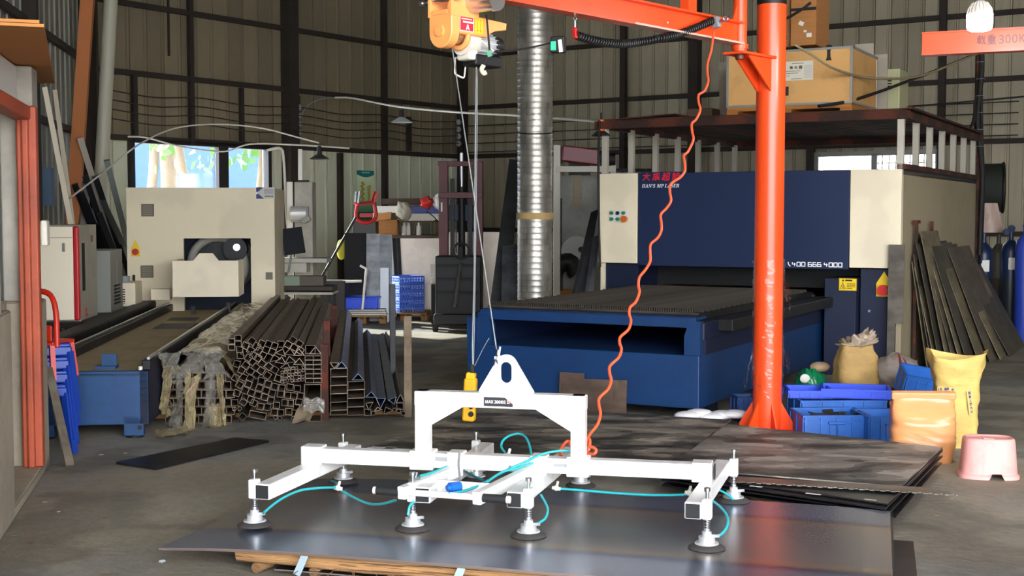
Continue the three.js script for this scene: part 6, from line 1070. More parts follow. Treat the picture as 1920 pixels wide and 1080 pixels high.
{ // workbench crowded with boxes
  const d = 20.2, k = d / FOCAL, yT = at(0, 441, d).y;
  const a = at(700, 441, d), b = at(965, 441, d), w = b.x - a.x, t = thing('workbench', 'long workbench behind the stacker carrying boxes', 'workbench', [(a.x + b.x) / 2, 0, -d - 0.4]);
  part(t, 'top', [box(w, 0.05, 0.9, [0, yT - 0.025, 0])], mat(0x5a4a3a, { rough: 0.7 }));
  for (const x of [-0.48, -0.1, 0.25, 0.48]) part(t, 'leg', [box(0.06, yT, 0.06, [x * w, yT / 2, 0.38])], M.rust);
  const shelf = thing('bench_shelf', 'low brown shelf standing on the workbench', 'shelf', [at(780, 420, d).x, yT, -d - 0.3]), sw = 85 * k;
  const yS = at(0, 414, d).y - yT; part(shelf, 'board', [box(sw, 0.03, 0.5, [0, yS, 0])], mat(0x6a4a2e, { rough: 0.7 })); for (const x of [-0.47, 0.0, 0.47]) part(shelf, 'support', [box(0.05, yS, 0.05, [x * sw, yS / 2, 0.2])], mat(0x6a4a2e, { rough: 0.7 }));
  const c1 = blk('white_carton', 'white carton on top of the open brown carton', 'carton', 702, 748, 386, 399, d, 0.3, mat(0xdcd8cc, { rough: 0.7 })); c1.t.position.y = yT + (at(0, 399, d).y - yT);
  blk('white_carton', 'lower white carton left on the workbench', 'carton', 698, 726, 399, 412, d - 0.02, 0.3, mat(0xd2cdbf, { rough: 0.7 }));
  const oc = blk('open_carton', 'open brown carton with raised flaps on the workbench', 'carton', 702, 745, 412, 441, d - 0.35, 0.3, M.card); part(oc.t, 'flap', [box(0.26, 0.006, 0.14, [-oc.w * 0.1, oc.h + 0.05, 0.06], [0.9, 0, 0.2])], M.card); part(oc.t, 'flap', [box(0.14, 0.006, 0.24, [oc.w * 0.55, oc.h + 0.02, -0.1], [0, 0, -0.7])], M.card); part(oc.t, 'flap', [box(0.12, 0.006, 0.2, [-oc.w * 0.6, oc.h - 0.02, -0.05], [0, 0, 0.3])], M.card);
  blk('foam_tray', 'long white foam tray on the brown shelf', 'tray', 757, 826, 400, 414, d, 0.35, mat(0xe6e2d6, { rough: 0.7 }), { bev: 0.01 });
  blk('blue_tray', 'dark blue tray on the white foam tray', 'tray', 771, 826, 386, 400, d, 0.3, mat(0x20388c, { rough: 0.45 }), { bev: 0.01 });
  blk('blue_tray', 'dark blue tray behind the stacker mast', 'tray', 842, 896, 384, 414, d, 0.3, mat(0x22355f, { rough: 0.5 }), { bev: 0.01 });
  blk('brown_board', 'dark brown board lying behind the blue tray', 'board', 716, 826, 372, 384, d + 0.35, 0.3, mat(0x4a3626, { rough: 0.7 }));
  const rag = (name, label, cat, px, py, r, s, m) => { const g = new THREE.SphereGeometry(r, 20, 14), p = g.attributes.position; for (let i = 0; i < p.count; i++) { const q = V(p.getX(i), p.getY(i), p.getZ(i)), n = 0.55 + 1.1 * fbm((q.x / r + 1) / 2 * 0.98, (q.y / r + 1) / 2 * 0.98, 5, 5, 911 + px, 3); p.setXYZ(i, q.x * n * s[0], q.y * n * s[1], q.z * n * s[2]); } g.computeVertexNormals(); solo(name, label, cat, [clean(g)], m, null, at(px, py, d - 0.02).toArray()); };
  rag('red_plastic_bag', 'small knotted red plastic bag in the blue tray', 'bag', 800, 380, 0.1, [1.1, 0.8, 0.8], mat(0xd8302a, { rough: 0.35 }));
  rag('cloth_bundle', 'pale cloth bundle between the cartons and the foam tray', 'cloth', 757, 396, 0.13, [0.8, 1.1, 0.7], mat(0xb7b09c, { rough: 0.9 }));
  rag('clear_bag', 'clear plastic bag beside the stacker mast', 'bag', 822, 378, 0.1, [1, 1.2, 0.7], mat(0xc9c6be, { rough: 0.25 }));
  for (const px of [757, 765, 784]) solo('white_bottle', `small white bottle on the workbench, ${px === 757 ? 'first' : px === 765 ? 'second' : 'third'} from the open carton`, 'bottle', [cyl(0.035, 0.04, 0.15, [0, 0.075, 0], null, 12), cyl(0.018, 0.018, 0.05, [0, 0.17, 0], null, 10)], M.paper, 'bottles under the brown shelf', [at(px, 441, d - 0.1).x, yT, -d + 0.0]);
  solo('bench_cable', 'thin dark cable drooping over the foam tray', 'cable', [hose([at(800, 396, d), at(812, 405, d + -0.05), at(822, 416, d - 0.05), at(815, 412, d - 0.05)], 0.008, 16, 5)], M.wire);
}
{ // poster, upturned red chair, hanging sign
  const s = wallB(680.5), L = Math.hypot(C_BC[0] - C_BL[0], C_BC[1] - C_BL[1]), ux = (C_BC[0] - C_BL[0]) / L, ud = (C_BC[1] - C_BL[1]) / L, dP = C_BL[1] + ud * s;
  const pt = canvas(128, 380, (g, w, h) => { const gr = g.createLinearGradient(0, 0, 0, h); gr.addColorStop(0, '#e6ecc4'); gr.addColorStop(0.55, '#a8cc9a'); gr.addColorStop(1, '#1f7a5a'); g.fillStyle = gr; g.fillRect(0, 0, w, h); g.fillStyle = '#17746e'; g.beginPath(); g.moveTo(0, 0); g.lineTo(w, 0); g.lineTo(w, 30); g.quadraticCurveTo(w / 2, 72, 0, 30); g.fill(); g.fillStyle = '#8fd0c8'; g.fillRect(34, 10, 60, 10); g.fillStyle = '#a88c3c'; for (let k = 0; k < 14; k++) { g.beginPath(); g.arc(40 + 8 * Math.sin(k * 2), 96 + k * 12, 10, 0, 7); g.fill(); g.beginPath(); g.arc(88 + 7 * Math.cos(k * 3), 120 + k * 10, 8, 0, 7); g.fill(); } g.fillStyle = '#1d5a40'; g.fillRect(0, 320, w, 60); });
  const h = at(960, 320, dP).y - at(960, 412, dP).y;
  solo('wall_poster', 'green advertising poster hung on the back-left wall', 'poster', [place(clean(new THREE.BoxGeometry(0.42, h, 0.006)), [0, 0, 0])], flat(pt), null, [C_BL[0] + ux * s + ud * 0.07, (at(960, 320, dP).y + at(960, 412, dP).y) / 2, -(dP - ux * 0.07)], Math.atan2(ud, ux));
  const d = 19.4, c = thing('red_chair', 'upturned red plastic chair beside the green poster', 'chair', at(684, 396, d), 0.3), rm = mat(0xb8181c, { rough: 0.35 });
  part(c, 'seat', [box(0.3, 0.03, 0.3, [0, 0.12, 0], [0.1, 0, 0.1], 0.012)], rm);
  part(c, 'backrest', [hose([V(-0.13, 0.1, 0.1), V(-0.15, -0.1, 0.12), V(0, -0.17, 0.12), V(0.14, -0.1, 0.12), V(0.13, 0.1, 0.1)], 0.03, 24, 8), box(0.2, 0.06, 0.02, [0, -0.06, 0.12])], rm);
  for (const [x, z] of [[-1, -1], [1, -1], [-1, 1], [1, 1]]) part(c, 'leg', [bar(V(x * 0.12, 0.12, z * 0.12), V(x * 0.14 + 0.04, 0.3, z * 0.14), 0.03, 0.03)], x > 0 ? rm : M.greyPlastic);
  const b = at(684, 418, d); solo('dark_cabinet', 'dark cabinet under the upturned red chair', 'cabinet', [box(0.36, b.y + 0.02, 0.4, [0, (b.y + 0.02) / 2, 0], null, 0.01)], mat(0x2f2f2d, { rough: 0.5 }), null, [b.x, 0, b.z - 0.1]);
}
{ // drilling machine, monitor and bench right of the tube cutter
  const d = 16.2, k = d / FOCAL, X = (px) => at(px, 400, d).x, Y = (py) => at(960, py, d).y;
  const t = thing('milling_column', 'grey machine column with a motor beside the tube cutter', 'machine', [X(565), 0, -d - 0.2]);
  part(t, 'column', [box(34 * k, Y(341), 0.3, [0.02, Y(341) / 2, 0], null, 0.01)], mat(0xa9a69c, { rough: 0.5, map: dirtTex }));
  part(t, 'edge_plate', [box(10 * k, Y(341) - 0.3, 0.05, [-22 * k, (Y(341) + 0.3) / 2, 0.16])], mat(0xdcd8cc, { rough: 0.5 }));
  part(t, 'motor', [cyl(0.09, 0.09, 0.2, [-0.02, Y(400), 0.25], [0, 0, Math.PI / 2])], M.alu);
  part(t, 'motor_bracket', [box(0.22, 0.2, 0.12, [-0.02, Y(402), 0.18], null, 0.01), box(0.1, 0.06, 0.1, [0.08, Y(412), 0.3], [0, 0, 0.5])], mat(0x8d8a80, { rough: 0.5 }));
  part(t, 'table', [box(0.62, 0.06, 0.4, [0.05, Y(487), 0.3], null, 0.008), box(0.3, 0.12, 0.3, [-0.05, Y(500), 0.3])], mat(0x9b988e, { rough: 0.45, metal: 0.3 }));
  part(t, 'cap', [box(0.12, 0.05, 0.16, [0.0, Y(341), 0.0])], M.black);
  solo('thin_post', 'thin white pipe rising from the machine column', 'pipe', [rod(V(X(559), Y(341), -d - 0.2), V(X(559), Y(278), -d - 0.2), 0.028)], M.paper);
  const m = thing('tilted_monitor', 'thin dark monitor tilted on an arm beside the machine column', 'monitor', at(549, 452, d - 0.75), 0.7);
  part(m, 'screen', [box(0.3, 0.32, 0.02, [0, 0, 0], [-0.1, 0, 0.1], 0.006)], mat(0x22262c, { rough: 0.25 }));
  part(m, 'arm', [rod(V(0, -0.1, -0.02), V(0.0, -0.4, -0.12), 0.014)], M.greyPlastic);
  const bt = thing('packing_bench', 'low cluttered bench with a pale top beside the tube ends', 'bench', [X(585), 0, -d + 0.5]), yb = at(960, 548, d - 0.5).y;
  part(bt, 'top', [box(0.72, 0.03, 0.5, [0, yb, 0])], mat(0xb9b4a4, { rough: 0.6 })); part(bt, 'under_shelf', [box(0.7, 0.05, 0.48, [0, yb + 0.06, 0])], mat(0x3a332c, { rough: 0.7 }));
  for (const x of [-0.32, 0.32]) for (const z of [-0.2, 0.2]) part(bt, 'leg', [box(0.04, yb, 0.04, [x, yb / 2, z])], M.darkSteel);
  const yt = yb + 0.086, bx = (px, w, h, dp, m, l) => solo('parts_box', l, 'box', [box(w, h, dp, [0, h / 2, 0], null, 0.01)], m, null, [X(px), yt, -d + 0.55]);
  bx(562, 0.22, 0.12, 0.26, mat(0x7f8f78, { rough: 0.6 }), 'grey green parts box on the low bench'); bx(598, 0.3, 0.12, 0.26, mat(0x5d5348, { rough: 0.7 }), 'brown parts box on the low bench');
  solo('yellow_cloth', 'yellow cloth hanging behind the low bench', 'cloth', [sph(0.1, [0, 0, 0], [0.7, 1.5, 0.4])], mat(0xc2b92a, { rough: 0.7 }), null, at(640, 468, 18.4).toArray());
  const can = blk('dark_machine_base', 'dark low machine parts behind the low bench', 'machine', 600, 646, 495, 556, 17.2, 0.5, mat(0x2c2a28, { rough: 0.6, map: dirtTex })); can.t.position.y = 0; can.t.scale.y = 1.35;
  solo('slanted_bar', 'slanted steel bar leaning behind the low bench', 'bar', [rod(V(at(604, 480, 18).x, 0.6, -17.9), at(667, 408, 18.6), 0.02)], M.greySteel);
}
// conduits, arched cables and pendant lamps
{
  const cd = (name, label, pts, r, m) => solo(name, label, 'conduit', [hose(pts.map((q) => at(...q)), r, 40, 7)], m);
  cd('white_conduit', 'white conduit running across to the laser platform', [[628, 183, 21], [660, 184, 20.8], [746, 200, 20], [850, 210, 18.5], [960, 216, 16.5], [1060, 223, 14.5], [1122, 228, 13.2]], 0.016, M.wireWhite);
  cd('grey_conduit_arch', 'thin grey cable arching up beside the wide dark column', [[558, 250, 20.4], [560, 228, 20.4], [575, 200, 20.5], [600, 186, 20.7], [628, 183, 21]], 0.012, M.greyPlastic);
  cd('arched_cable', 'thin white cable arching over the tube cutter', [[130, 372, 12.6], [200, 318, 14], [262, 270, 15], [330, 240, 16.5], [410, 233, 17.5], [490, 240, 18], [560, 258, 18], [598, 268, 18]], 0.01, M.wireWhite);
  cd('low_conduit', 'white conduit below the window head', [[240, 256, 17.0], [275, 258, 17.2], [340, 275, 17.6], [420, 284, 18], [470, 270, 18], [560, 272, 18], [655, 278, 18]], 0.012, M.wireWhite);
  cd('drop_conduit', 'white conduit bent down beside the tube cutter', [[500, 282, 17], [525, 278, 17], [532, 300, 17], [537, 400, 17], [541, 440, 17]], 0.018, M.wireWhite);
  cd('laser_lead', 'black lead hanging down the cream panel of the laser cutter', [[1124, 226, 13.0], [1122, 300, 12.9], [1123, 420, 12.85], [1125, 500, 12.8]], 0.012, M.wire);
  const lamp = (px, py, d, w, m, label, inner, stemTo) => {
    const t = thing('pendant_lamp', label, 'lamp', at(px, py, d)), R = w * d / FOCAL / 2;
    part(t, 'shade', [lathe([[0.03, R * 0.5], [0.05, R * 0.42], [R, 0], [R - 0.006, -0.006], [0.04, R * 0.36]], null, null, 28)], m);
    part(t, 'socket', [cyl(0.03, 0.04, 0.12, [0, R * 0.5 + 0.05, 0])], inner);
    if (stemTo) part(t, 'stem', [rod(V(0, R * 0.5 + 0.1, 0), V(0, R * 0.5 + stemTo, 0), 0.008)], M.wire);
  };
  lamp(753, 229, 20.0, 40, mat(0xc9d2cf, { rough: 0.3, side: true }), 'pendant lamp with a pale enamel shade on the white conduit', M.black, 0.25);
  lamp(599, 298, 18.0, 38, mat(0x3a3632, { rough: 0.5, side: true }), 'pendant lamp with a dark shade near the back-left wall', M.black, 0.12);
  lamp(1127, 254, 13.05, 36, mat(0x2c2723, { rough: 0.5, side: true }), 'pendant lamp with a dark shade and orange socket by the platform corner', mat(0xe8682c, { rough: 0.4 }), 0.18);
}
// ---------------------------------------------------------------- right side: sacks, crates, stool, plates, cylinders, second jib
{ // pink stool: an oval pail shape with a flange and a notch
  const p = onY(1852, 893, 0), t = thing('step_stool', 'low pink plastic step stool on the concrete floor', 'stool', p, -0.15);
  const sup = (a, rx, rz, n = 3.2) => { const c = Math.cos(a), s = Math.sin(a), k = Math.pow(Math.pow(Math.abs(c), n) + Math.pow(Math.abs(s), n), -1 / n); return [rx * c * k, rz * s * k]; };
  const prof = [[0.166, 0.118, 0], [0.166, 0.118, 0.018], [0.157, 0.11, 0.024], [0.155, 0.108, 0.032], [0.141, 0.096, 0.205], [0.137, 0.092, 0.222], [0.128, 0.084, 0.228], [0.122, 0.078, 0.224], [0.118, 0.074, 0.216], [0.0, 0.0, 0.214]];
  const N = 64, shell = clean(grid(N, prof.length - 1, (u, v) => { const [rx, rz, y] = prof[Math.round(v * (prof.length - 1))], a = -u * 2 * Math.PI, [x, z] = sup(a, rx, rz); const deg = ((u * 360) % 360); const notch = y < 0.03 && deg > 268 && deg < 292 ? 0.034 - y : 0; return V(x, y + notch, z); }));
  part(t, 'body', [shell], Object.assign(M.pink, { side: THREE.DoubleSide }));
  part(t, 'hand_hole', [box(0.06, 0.003, 0.022, [0, 0.2165, 0.0], null, 0.0)], mat(0xf7d8cf, { rough: 0.5 }));
}
// a paper sack: rounded rectangle section, creased sides, folded or gaping mouth
function sack(name, label, p, turn, w, dp, h, m, o = {}) {
  const t = thing(name, label, 'sack', p, turn), sd = o.seed ?? 1000;
  const sup = (a, rx, rz) => { const c = Math.cos(a), s = Math.sin(a), n = 4, k = Math.pow(Math.pow(Math.abs(c), n) + Math.pow(Math.abs(s), n), -1 / n); return [rx * c * k, rz * s * k]; };
  const g = grid(60, 40, (u, v) => {
    const a = u * 2 * Math.PI, y = v * h, k = fbm(u % 1, v * 0.97, 9, 11, sd, 4) - 0.5, cr = Math.abs(fbm(u % 1, v * 0.97, 7, 6, sd + 7, 2) - 0.5);
    const bulge = 1 + (o.bulge ?? 0.06) * Math.sin(Math.PI * Math.min(1, v * 1.15)) - (o.neck ?? 0) * step(0.7, 1, v), flare = 1 + (o.flare ?? 0) * step(0.75, 1, v);
    const [x, z] = sup(a, w / 2 * bulge * flare, dp / 2 * bulge * (1 - (o.pinch ?? 0) * step(0.55, 1, v)));
    const f = 1 + 0.12 * k + (o.crease ?? 0.36) * cr * (0.3 + v);
    return V(x * f + (o.lean ?? 0) * v * v, y + (v > 0.9 ? (o.wave ?? 0.02) * Math.sin(a * 2 + 1) + 0.03 * k : 0) * (v - 0.9) * 10, z * f);
  });
  part(t, 'bag', [clean(g)], m);
  const b = clean(new THREE.CircleGeometry(0.5, 20)); b.rotateX(Math.PI / 2); b.scale(w * 0.95, 1, dp * 0.95); b.translate(0, 0.004, 0); part(t, 'bottom', [b], m);
  return t;
}
const kraft = (c, sd) => mat(c, { rough: 0.7, side: true, bump: resized(fineTex, 1 / 4), bs: 0.004, map: tex(256, 256, (u, v) => { const k = 0.86 + 0.2 * fbm(u, v, 5, 5, sd, 5); return [k, k, k * 0.98]; }, 0.5) });
{
  const o = sack('orange_sack', 'glossy pale orange paper sack with a folded top beside the sheet corner', [2.5, 0, -7.74], -0.2, 0.36, 0.24, 0.4, mat(0xeaa268, { rough: 0.3, side: true, map: tex(256, 256, (u, v) => grey(0.9 + 0.12 * fbm(u, v, 5, 5, 77, 4)), 0.6) }), { seed: 1011, pinch: 0.55, bulge: 0.04, wave: 0.0, crease: 0.14 });
  part(o, 'folded_top', [box(0.375, 0.045, 0.05, [0, 0.4, 0.035], [0.25, 0, 0.02], 0.01)], mat(0xe8a06a, { rough: 0.45 }));
  const y = sack('yellow_sack', 'tall open yellow paper sack with blue printing', [2.86, 0, -8.22], -0.15, 0.27, 0.22, 0.6, kraft(0xd9bb6a, 91), { seed: 1021, flare: 0.2, bulge: -0.02, wave: 0.03, lean: 0.02 });
  const pr = canvas(256, 160, (g, w, h) => { g.fillStyle = '#cdb064'; g.fillRect(0, 0, w, h); ['da2', 'su', 'tu'].forEach((k, i) => glyph(g, k, 6 + i * 80, 10, 66, 9, '#2b3466')); g.fillStyle = '#3a3a52'; g.font = 'bold 34px serif'; g.fillText('LASTIC', 54, 118, 150); g.strokeStyle = '#5a5340'; g.lineWidth = 3; g.strokeRect(20, 130, 220, 40); });
  part(y, 'print', [sheetGeo(0.12, 0.075, [-0.07, 0.36, 0.133], [0.0, -0.1, 0])], flat(pr, { rough: 0.7 }));
  const pr2 = canvas(64, 256, (g, w, h) => { g.fillStyle = '#cdb064'; g.fillRect(0, 0, w, h); for (let k = 0; k < 6; k++) glyph(g, ['qi', 'zhong', 'tu', 'su', 'guang', 'da2'][k], 16, 8 + k * 41, 32, 5, '#39406c'); });
  part(y, 'side_print', [sheetGeo(0.036, 0.15, [0.075, 0.3, 0.128], [0, 0.25, 0.15])], flat(pr2, { rough: 0.7 }));
  const k = sack('kraft_sack', 'brown kraft paper sack with a clear liner rolled over its mouth', [2.66, 0, -9.85], 0.1, 0.28, 0.22, 0.52, kraft(0xb8955a, 95), { seed: 1031, neck: 0.25, bulge: 0.12, pinch: 0.2 });
  part(k, 'liner', [clean(grid(60, 14, (u, v) => { const a = u * 6.2832, q = Math.abs(fbm(u % 1, v * 0.9, 9, 5, 1041, 4) - 0.5) * 2, c = Math.cos(a); return V((0.1 + 0.05 * Math.sin(v * 3.1)) * c * (0.75 + 0.8 * q) + 0.03 * v, 0.47 + 0.13 * v * (0.5 + 0.9 * q) + 0.05 * c * v, (0.08 + 0.05 * Math.sin(v * 3.1)) * Math.sin(a) * (0.75 + 0.7 * q)); }))], mat(0xb9a58e, { rough: 0.3, side: true, phys: { transmission: 0.3, thickness: 0 } }));
  const blob = (name, label, p, r, s, m, sd, cat) => { const t = thing(name, label, cat, p), g = new THREE.SphereGeometry(r, 40, 28), q = g.attributes.position; for (let i = 0; i < q.count; i++) { const x = q.getX(i) / r, y = q.getY(i) / r, z = q.getZ(i) / r, n = 0.86 + 0.3 * Math.abs(fbm((x + 1) * 0.49, (y + z + 2) * 0.245, 7, 7, sd, 4) - 0.5) * 2; q.setXYZ(i, x * r * n * s[0], Math.max(-r * s[1] * 0.9, y * r * n * s[1]), z * r * n * s[2]); } g.computeVertexNormals(); part(t, 'bag', [clean(g)], m); return t; };
  const gb = blob('green_bag', 'shiny green plastic bag with a knotted top beside the kraft sack', [2.36, 0.14, -10.05], 0.155, [0.85, 1.0, 0.8], mat(0x0f7a4c, { rough: 0.25 }), 1051, 'bag');
  part(gb, 'torn_top', [sph(0.07, [0.07, 0.15, 0], [1.2, 0.6, 0.8])], mat(0x9c8264, { rough: 0.6 }));
  part(gb, 'white_label', [sph(0.04, [-0.07, 0.07, 0.1], [1, 0.9, 0.3])], M.paper);
  blob('woven_sack', 'slumped grey woven sack with a red stripe behind the crates', [3.02, 0.24, -10.0], 0.19, [1.15, 0.9, 0.7], mat(0x8f8176, { rough: 0.6, map: tex(128, 128, (u, v) => (Math.abs(u - 0.5) < 0.03 || Math.abs(u - 0.6) < 0.015) ? [0.75, 0.25, 0.25] : grey(0.85 + 0.12 * fbm(u, v, 9, 9, 33, 3)), [0.5, 0.5]) }), 1061, 'sack');
  solo('rag_pile', 'pile of dark scrap under the woven sack', 'scrap', [box(0.5, 0.1, 0.35, [0, 0.05, 0], null, 0.03), box(0.35, 0.08, 0.3, [0.02, 0.11, 0], [0, 0.3, 0.05], 0.03)], mat(0x3a3734, { rough: 0.8, map: dirtTex }), null, [3.02, 0, -10.0]);
}
function crate(name, label, p, turn, w, dp, h, m, o = {}) {
  const t = thing(name, label, 'crate', p, turn, o.group); if (o.tilt) t.rotation.set(o.tilt[0], turn, o.tilt[1]);
  const th = 0.008;
  part(t, 'tub', [box(w, th, dp, [0, th / 2, 0]), box(w, h, th, [0, h / 2, dp / 2 - th / 2]), box(w, h, th, [0, h / 2, -dp / 2 + th / 2]), box(th, h, dp, [w / 2 - th / 2, h / 2, 0]), box(th, h, dp, [-w / 2 + th / 2, h / 2, 0])], m);
  const e = 0.018; part(t, 'rim', [box(w + e, 0.014, e, [0, h, dp / 2]), box(w + e, 0.014, e, [0, h, -dp / 2]), box(e, 0.014, dp, [w / 2, h, 0]), box(e, 0.014, dp, [-w / 2, h, 0]), box(w + e * 0.6, 0.01, e * 0.7, [0, h * 0.78, dp / 2])], m);
  for (let i = 0; i <= 4; i++) { const x = -w / 2 + 0.01 + (w - 0.02) * i / 4; part(t, 'rib', [box(0.012, h - 0.01, 0.01, [x, h / 2, dp / 2 + 0.003])], m); }
  for (const s of [-1, 1]) for (let i = 0; i <= 2; i++) part(t, 'rib', [box(0.01, h - 0.01, 0.012, [s * (w / 2 + 0.003), h / 2, -dp / 2 + 0.01 + (dp - 0.02) * i / 2])], m);
  if (o.handle !== false) part(t, 'handle', [box(w * 0.27, 0.018, 0.022, [0, h * 0.72, dp / 2 + 0.01], null, 0.005), box(w * 0.22, h * 0.5, 0.008, [0, h * 0.36, dp / 2 + 0.004])], m);
  return t;
}
{
  const pA = onY(1566, 824, 0);
  const a = crate('parts_crate', 'blue plastic crate full of scrap in front of the trays', [pA.x, 0, pA.z - 0.17], 0.05, 0.44, 0.34, 0.155, M.crate);
  const gs = []; for (let k = 0; k < 9; k++) gs.push(box(rr(0.08, 0.2), 0.004, rr(0.05, 0.1), [rr(-0.14, 0.14), 0.1 + 0.02 * rnd(), rr(-0.1, 0.1)], [rr(-0.3, 0.3), rr(0, 3), rr(-0.4, 0.4)]));
  const sc = solo('metal_scrap', 'bent metal scrap filling the blue parts crate', 'scrap', gs, M.brownSteel, null, [pA.x, 0.02, pA.z - 0.17]); sc.userData.kind = 'stuff';
  const pB = onY(1668, 830, 0); crate('parts_crate', 'second blue crate half hidden by the orange sack', [pB.x + 0.0, 0, pB.z - 0.2], 0.08, 0.28, 0.34, 0.16, M.crate);
  crate('parts_crate', 'blue crate standing behind the scrap crate', [pA.x + 0.16, 0, pA.z - 0.62], 0.05, 0.6, 0.36, 0.19, M.crate);
  crate('flat_tray', 'bright blue flat tray lying across the crates', [pA.x + 0.29, 0.205, pA.z - 0.6], -0.22, 0.46, 0.3, 0.06, M.crateBright, { handle: false });
  crate('flat_tray', 'bright blue tray under the longer tray beside the green bag', [pA.x - 0.03, 0.198, pA.z - 0.66], -0.1, 0.3, 0.3, 0.05, M.crateBright, { handle: false });
  const pT = at(1722, 730, 9.3); crate('tilted_crate', 'blue crate tipped on its side behind the yellow sack', [pT.x + 0.02, 0.14, pT.z - 0.05], -0.1, 0.32, 0.25, 0.2, M.crate, { tilt: [0.25, -0.16], handle: false });
  solo('crate_prop', 'dark low box propping the tipped crate', 'box', [box(0.42, 0.13, 0.35, [0, 0.065, 0], null, 0.01)], mat(0x2a2826, { rough: 0.7 }), null, [pT.x, 0, pT.z - 0.05]);
  crate('small_crate', 'dark blue crate half hidden behind the orange post', [at(1402, 780, 9.15).x, 0, -9.25], 0.1, 0.16, 0.2, 0.17, mat(0x1d3f78, { rough: 0.5 }), { handle: false });
  const st = [0, 1, 2].map((k) => [at(1500 + k * 9, 770 + k * 6, 8.9)]); solo('wire_offcut', 'bent white wire beside the scrap crate', 'wire', [hose([at(1492, 772, 8.7), at(1500, 786, 8.65), at(1503, 792, 8.6)], 0.005, 8, 5)], M.wireWhite);
}
{ // plates leaning on the right side of the housing
  const U0 = 0.74;
  const plate = (k, v0, len, ub, h, m, label) => {
    const ut = U0 + 0.012 + k * 0.012, A = LF.w(ub, 0.006, v0), B = LF.w(ut, h, v0 + 0.02), C = LF.w(ut, h, v0 + len), D = LF.w(ub, 0.006, v0 + len), n = B.clone().sub(A).cross(D.clone().sub(A)).normalize().multiplyScalar(0.006), g = new THREE.BufferGeometry(), v = [];
    const a = [A, B, C, D], b = a.map((p) => p.clone().add(n)), q = (p, r, s, t) => v.push(p, r, s, p, s, t); q(...b); q(a[3], a[2], a[1], a[0]); for (let i = 0; i < 4; i++) q(a[i], a[(i + 1) % 4], b[(i + 1) % 4], b[i]);
    g.setFromPoints(v); g.computeVertexNormals(); solo('leaning_sheet', label, 'metal sheet', [clean(g)], m, 'sheets leaning on the laser housing');
  };
  const ms = [0x79705a, 0x5d564a, 0x857b64, 0x4c4840].map((c) => mat(c, { rough: 0.6, metal: 0.2, map: steelTex, side: true }));
  const ord = ['first', 'second', 'third', 'fourth', 'fifth', 'sixth', 'seventh', 'eighth', 'ninth', 'tenth', 'eleventh', 'twelfth'];
  const heights = [1.05, 1.12, 1.0, 1.22, 1.33, 1.2, 1.16, 1.18, 1.12, 1.15, 1.0, 0.92];
  for (let k = 0; k < 12; k++) plate(k, 3.6 + (k > 3 ? 0.12 * (k - 3) : 0) + (k > 7 ? 0.25 * (k - 7) : 0), k === 4 ? 0.9 : 1.7 - 0.04 * k, 0.92 + 0.042 * k, heights[k], ms[k % 4], `dark steel sheet leaning on the laser housing, ${ord[k]} from the housing`);
  const vv = 3.16, u0 = LF.u(1667, vv), u1 = LF.u(1697, vv), h1 = LF.y(459, u0, vv);
  solo('upright_strip', 'grey steel strip standing in front of the navy pillar', 'metal strip', [prism([[0, 0], [(u1 - u0) * 0.5, 0], [(u1 - u0) * 0.5, LF.y(606, u0, vv)], [u1 - u0, LF.y(606, u0, vv)], [u1 - u0, h1], [0, h1]], 0.008, [0, 0.002, 0], [-0.015, 0, 0])], mat(0x6f6a63, { rough: 0.45, metal: 0.5, map: steelTex }), null, LF.w(u0, 0, vv).toArray(), LF.turn);
  const s = thing('sheet_rack_hook', 'thin rusty angle bracket above the leaning sheets', 'bracket', LF.w(0.76, 0, 3.7).toArray(), LF.turn); part(s, 'upright', [box(0.03, 1.42, 0.03, [0.01, 0.71, 0]), box(0.03, 1.42, 0.03, [0.01, 0.71, -0.75])], M.rust); part(s, 'arm', [box(0.05, 0.03, 0.14, [0.01, 1.42, 0.0])], M.rust);
}
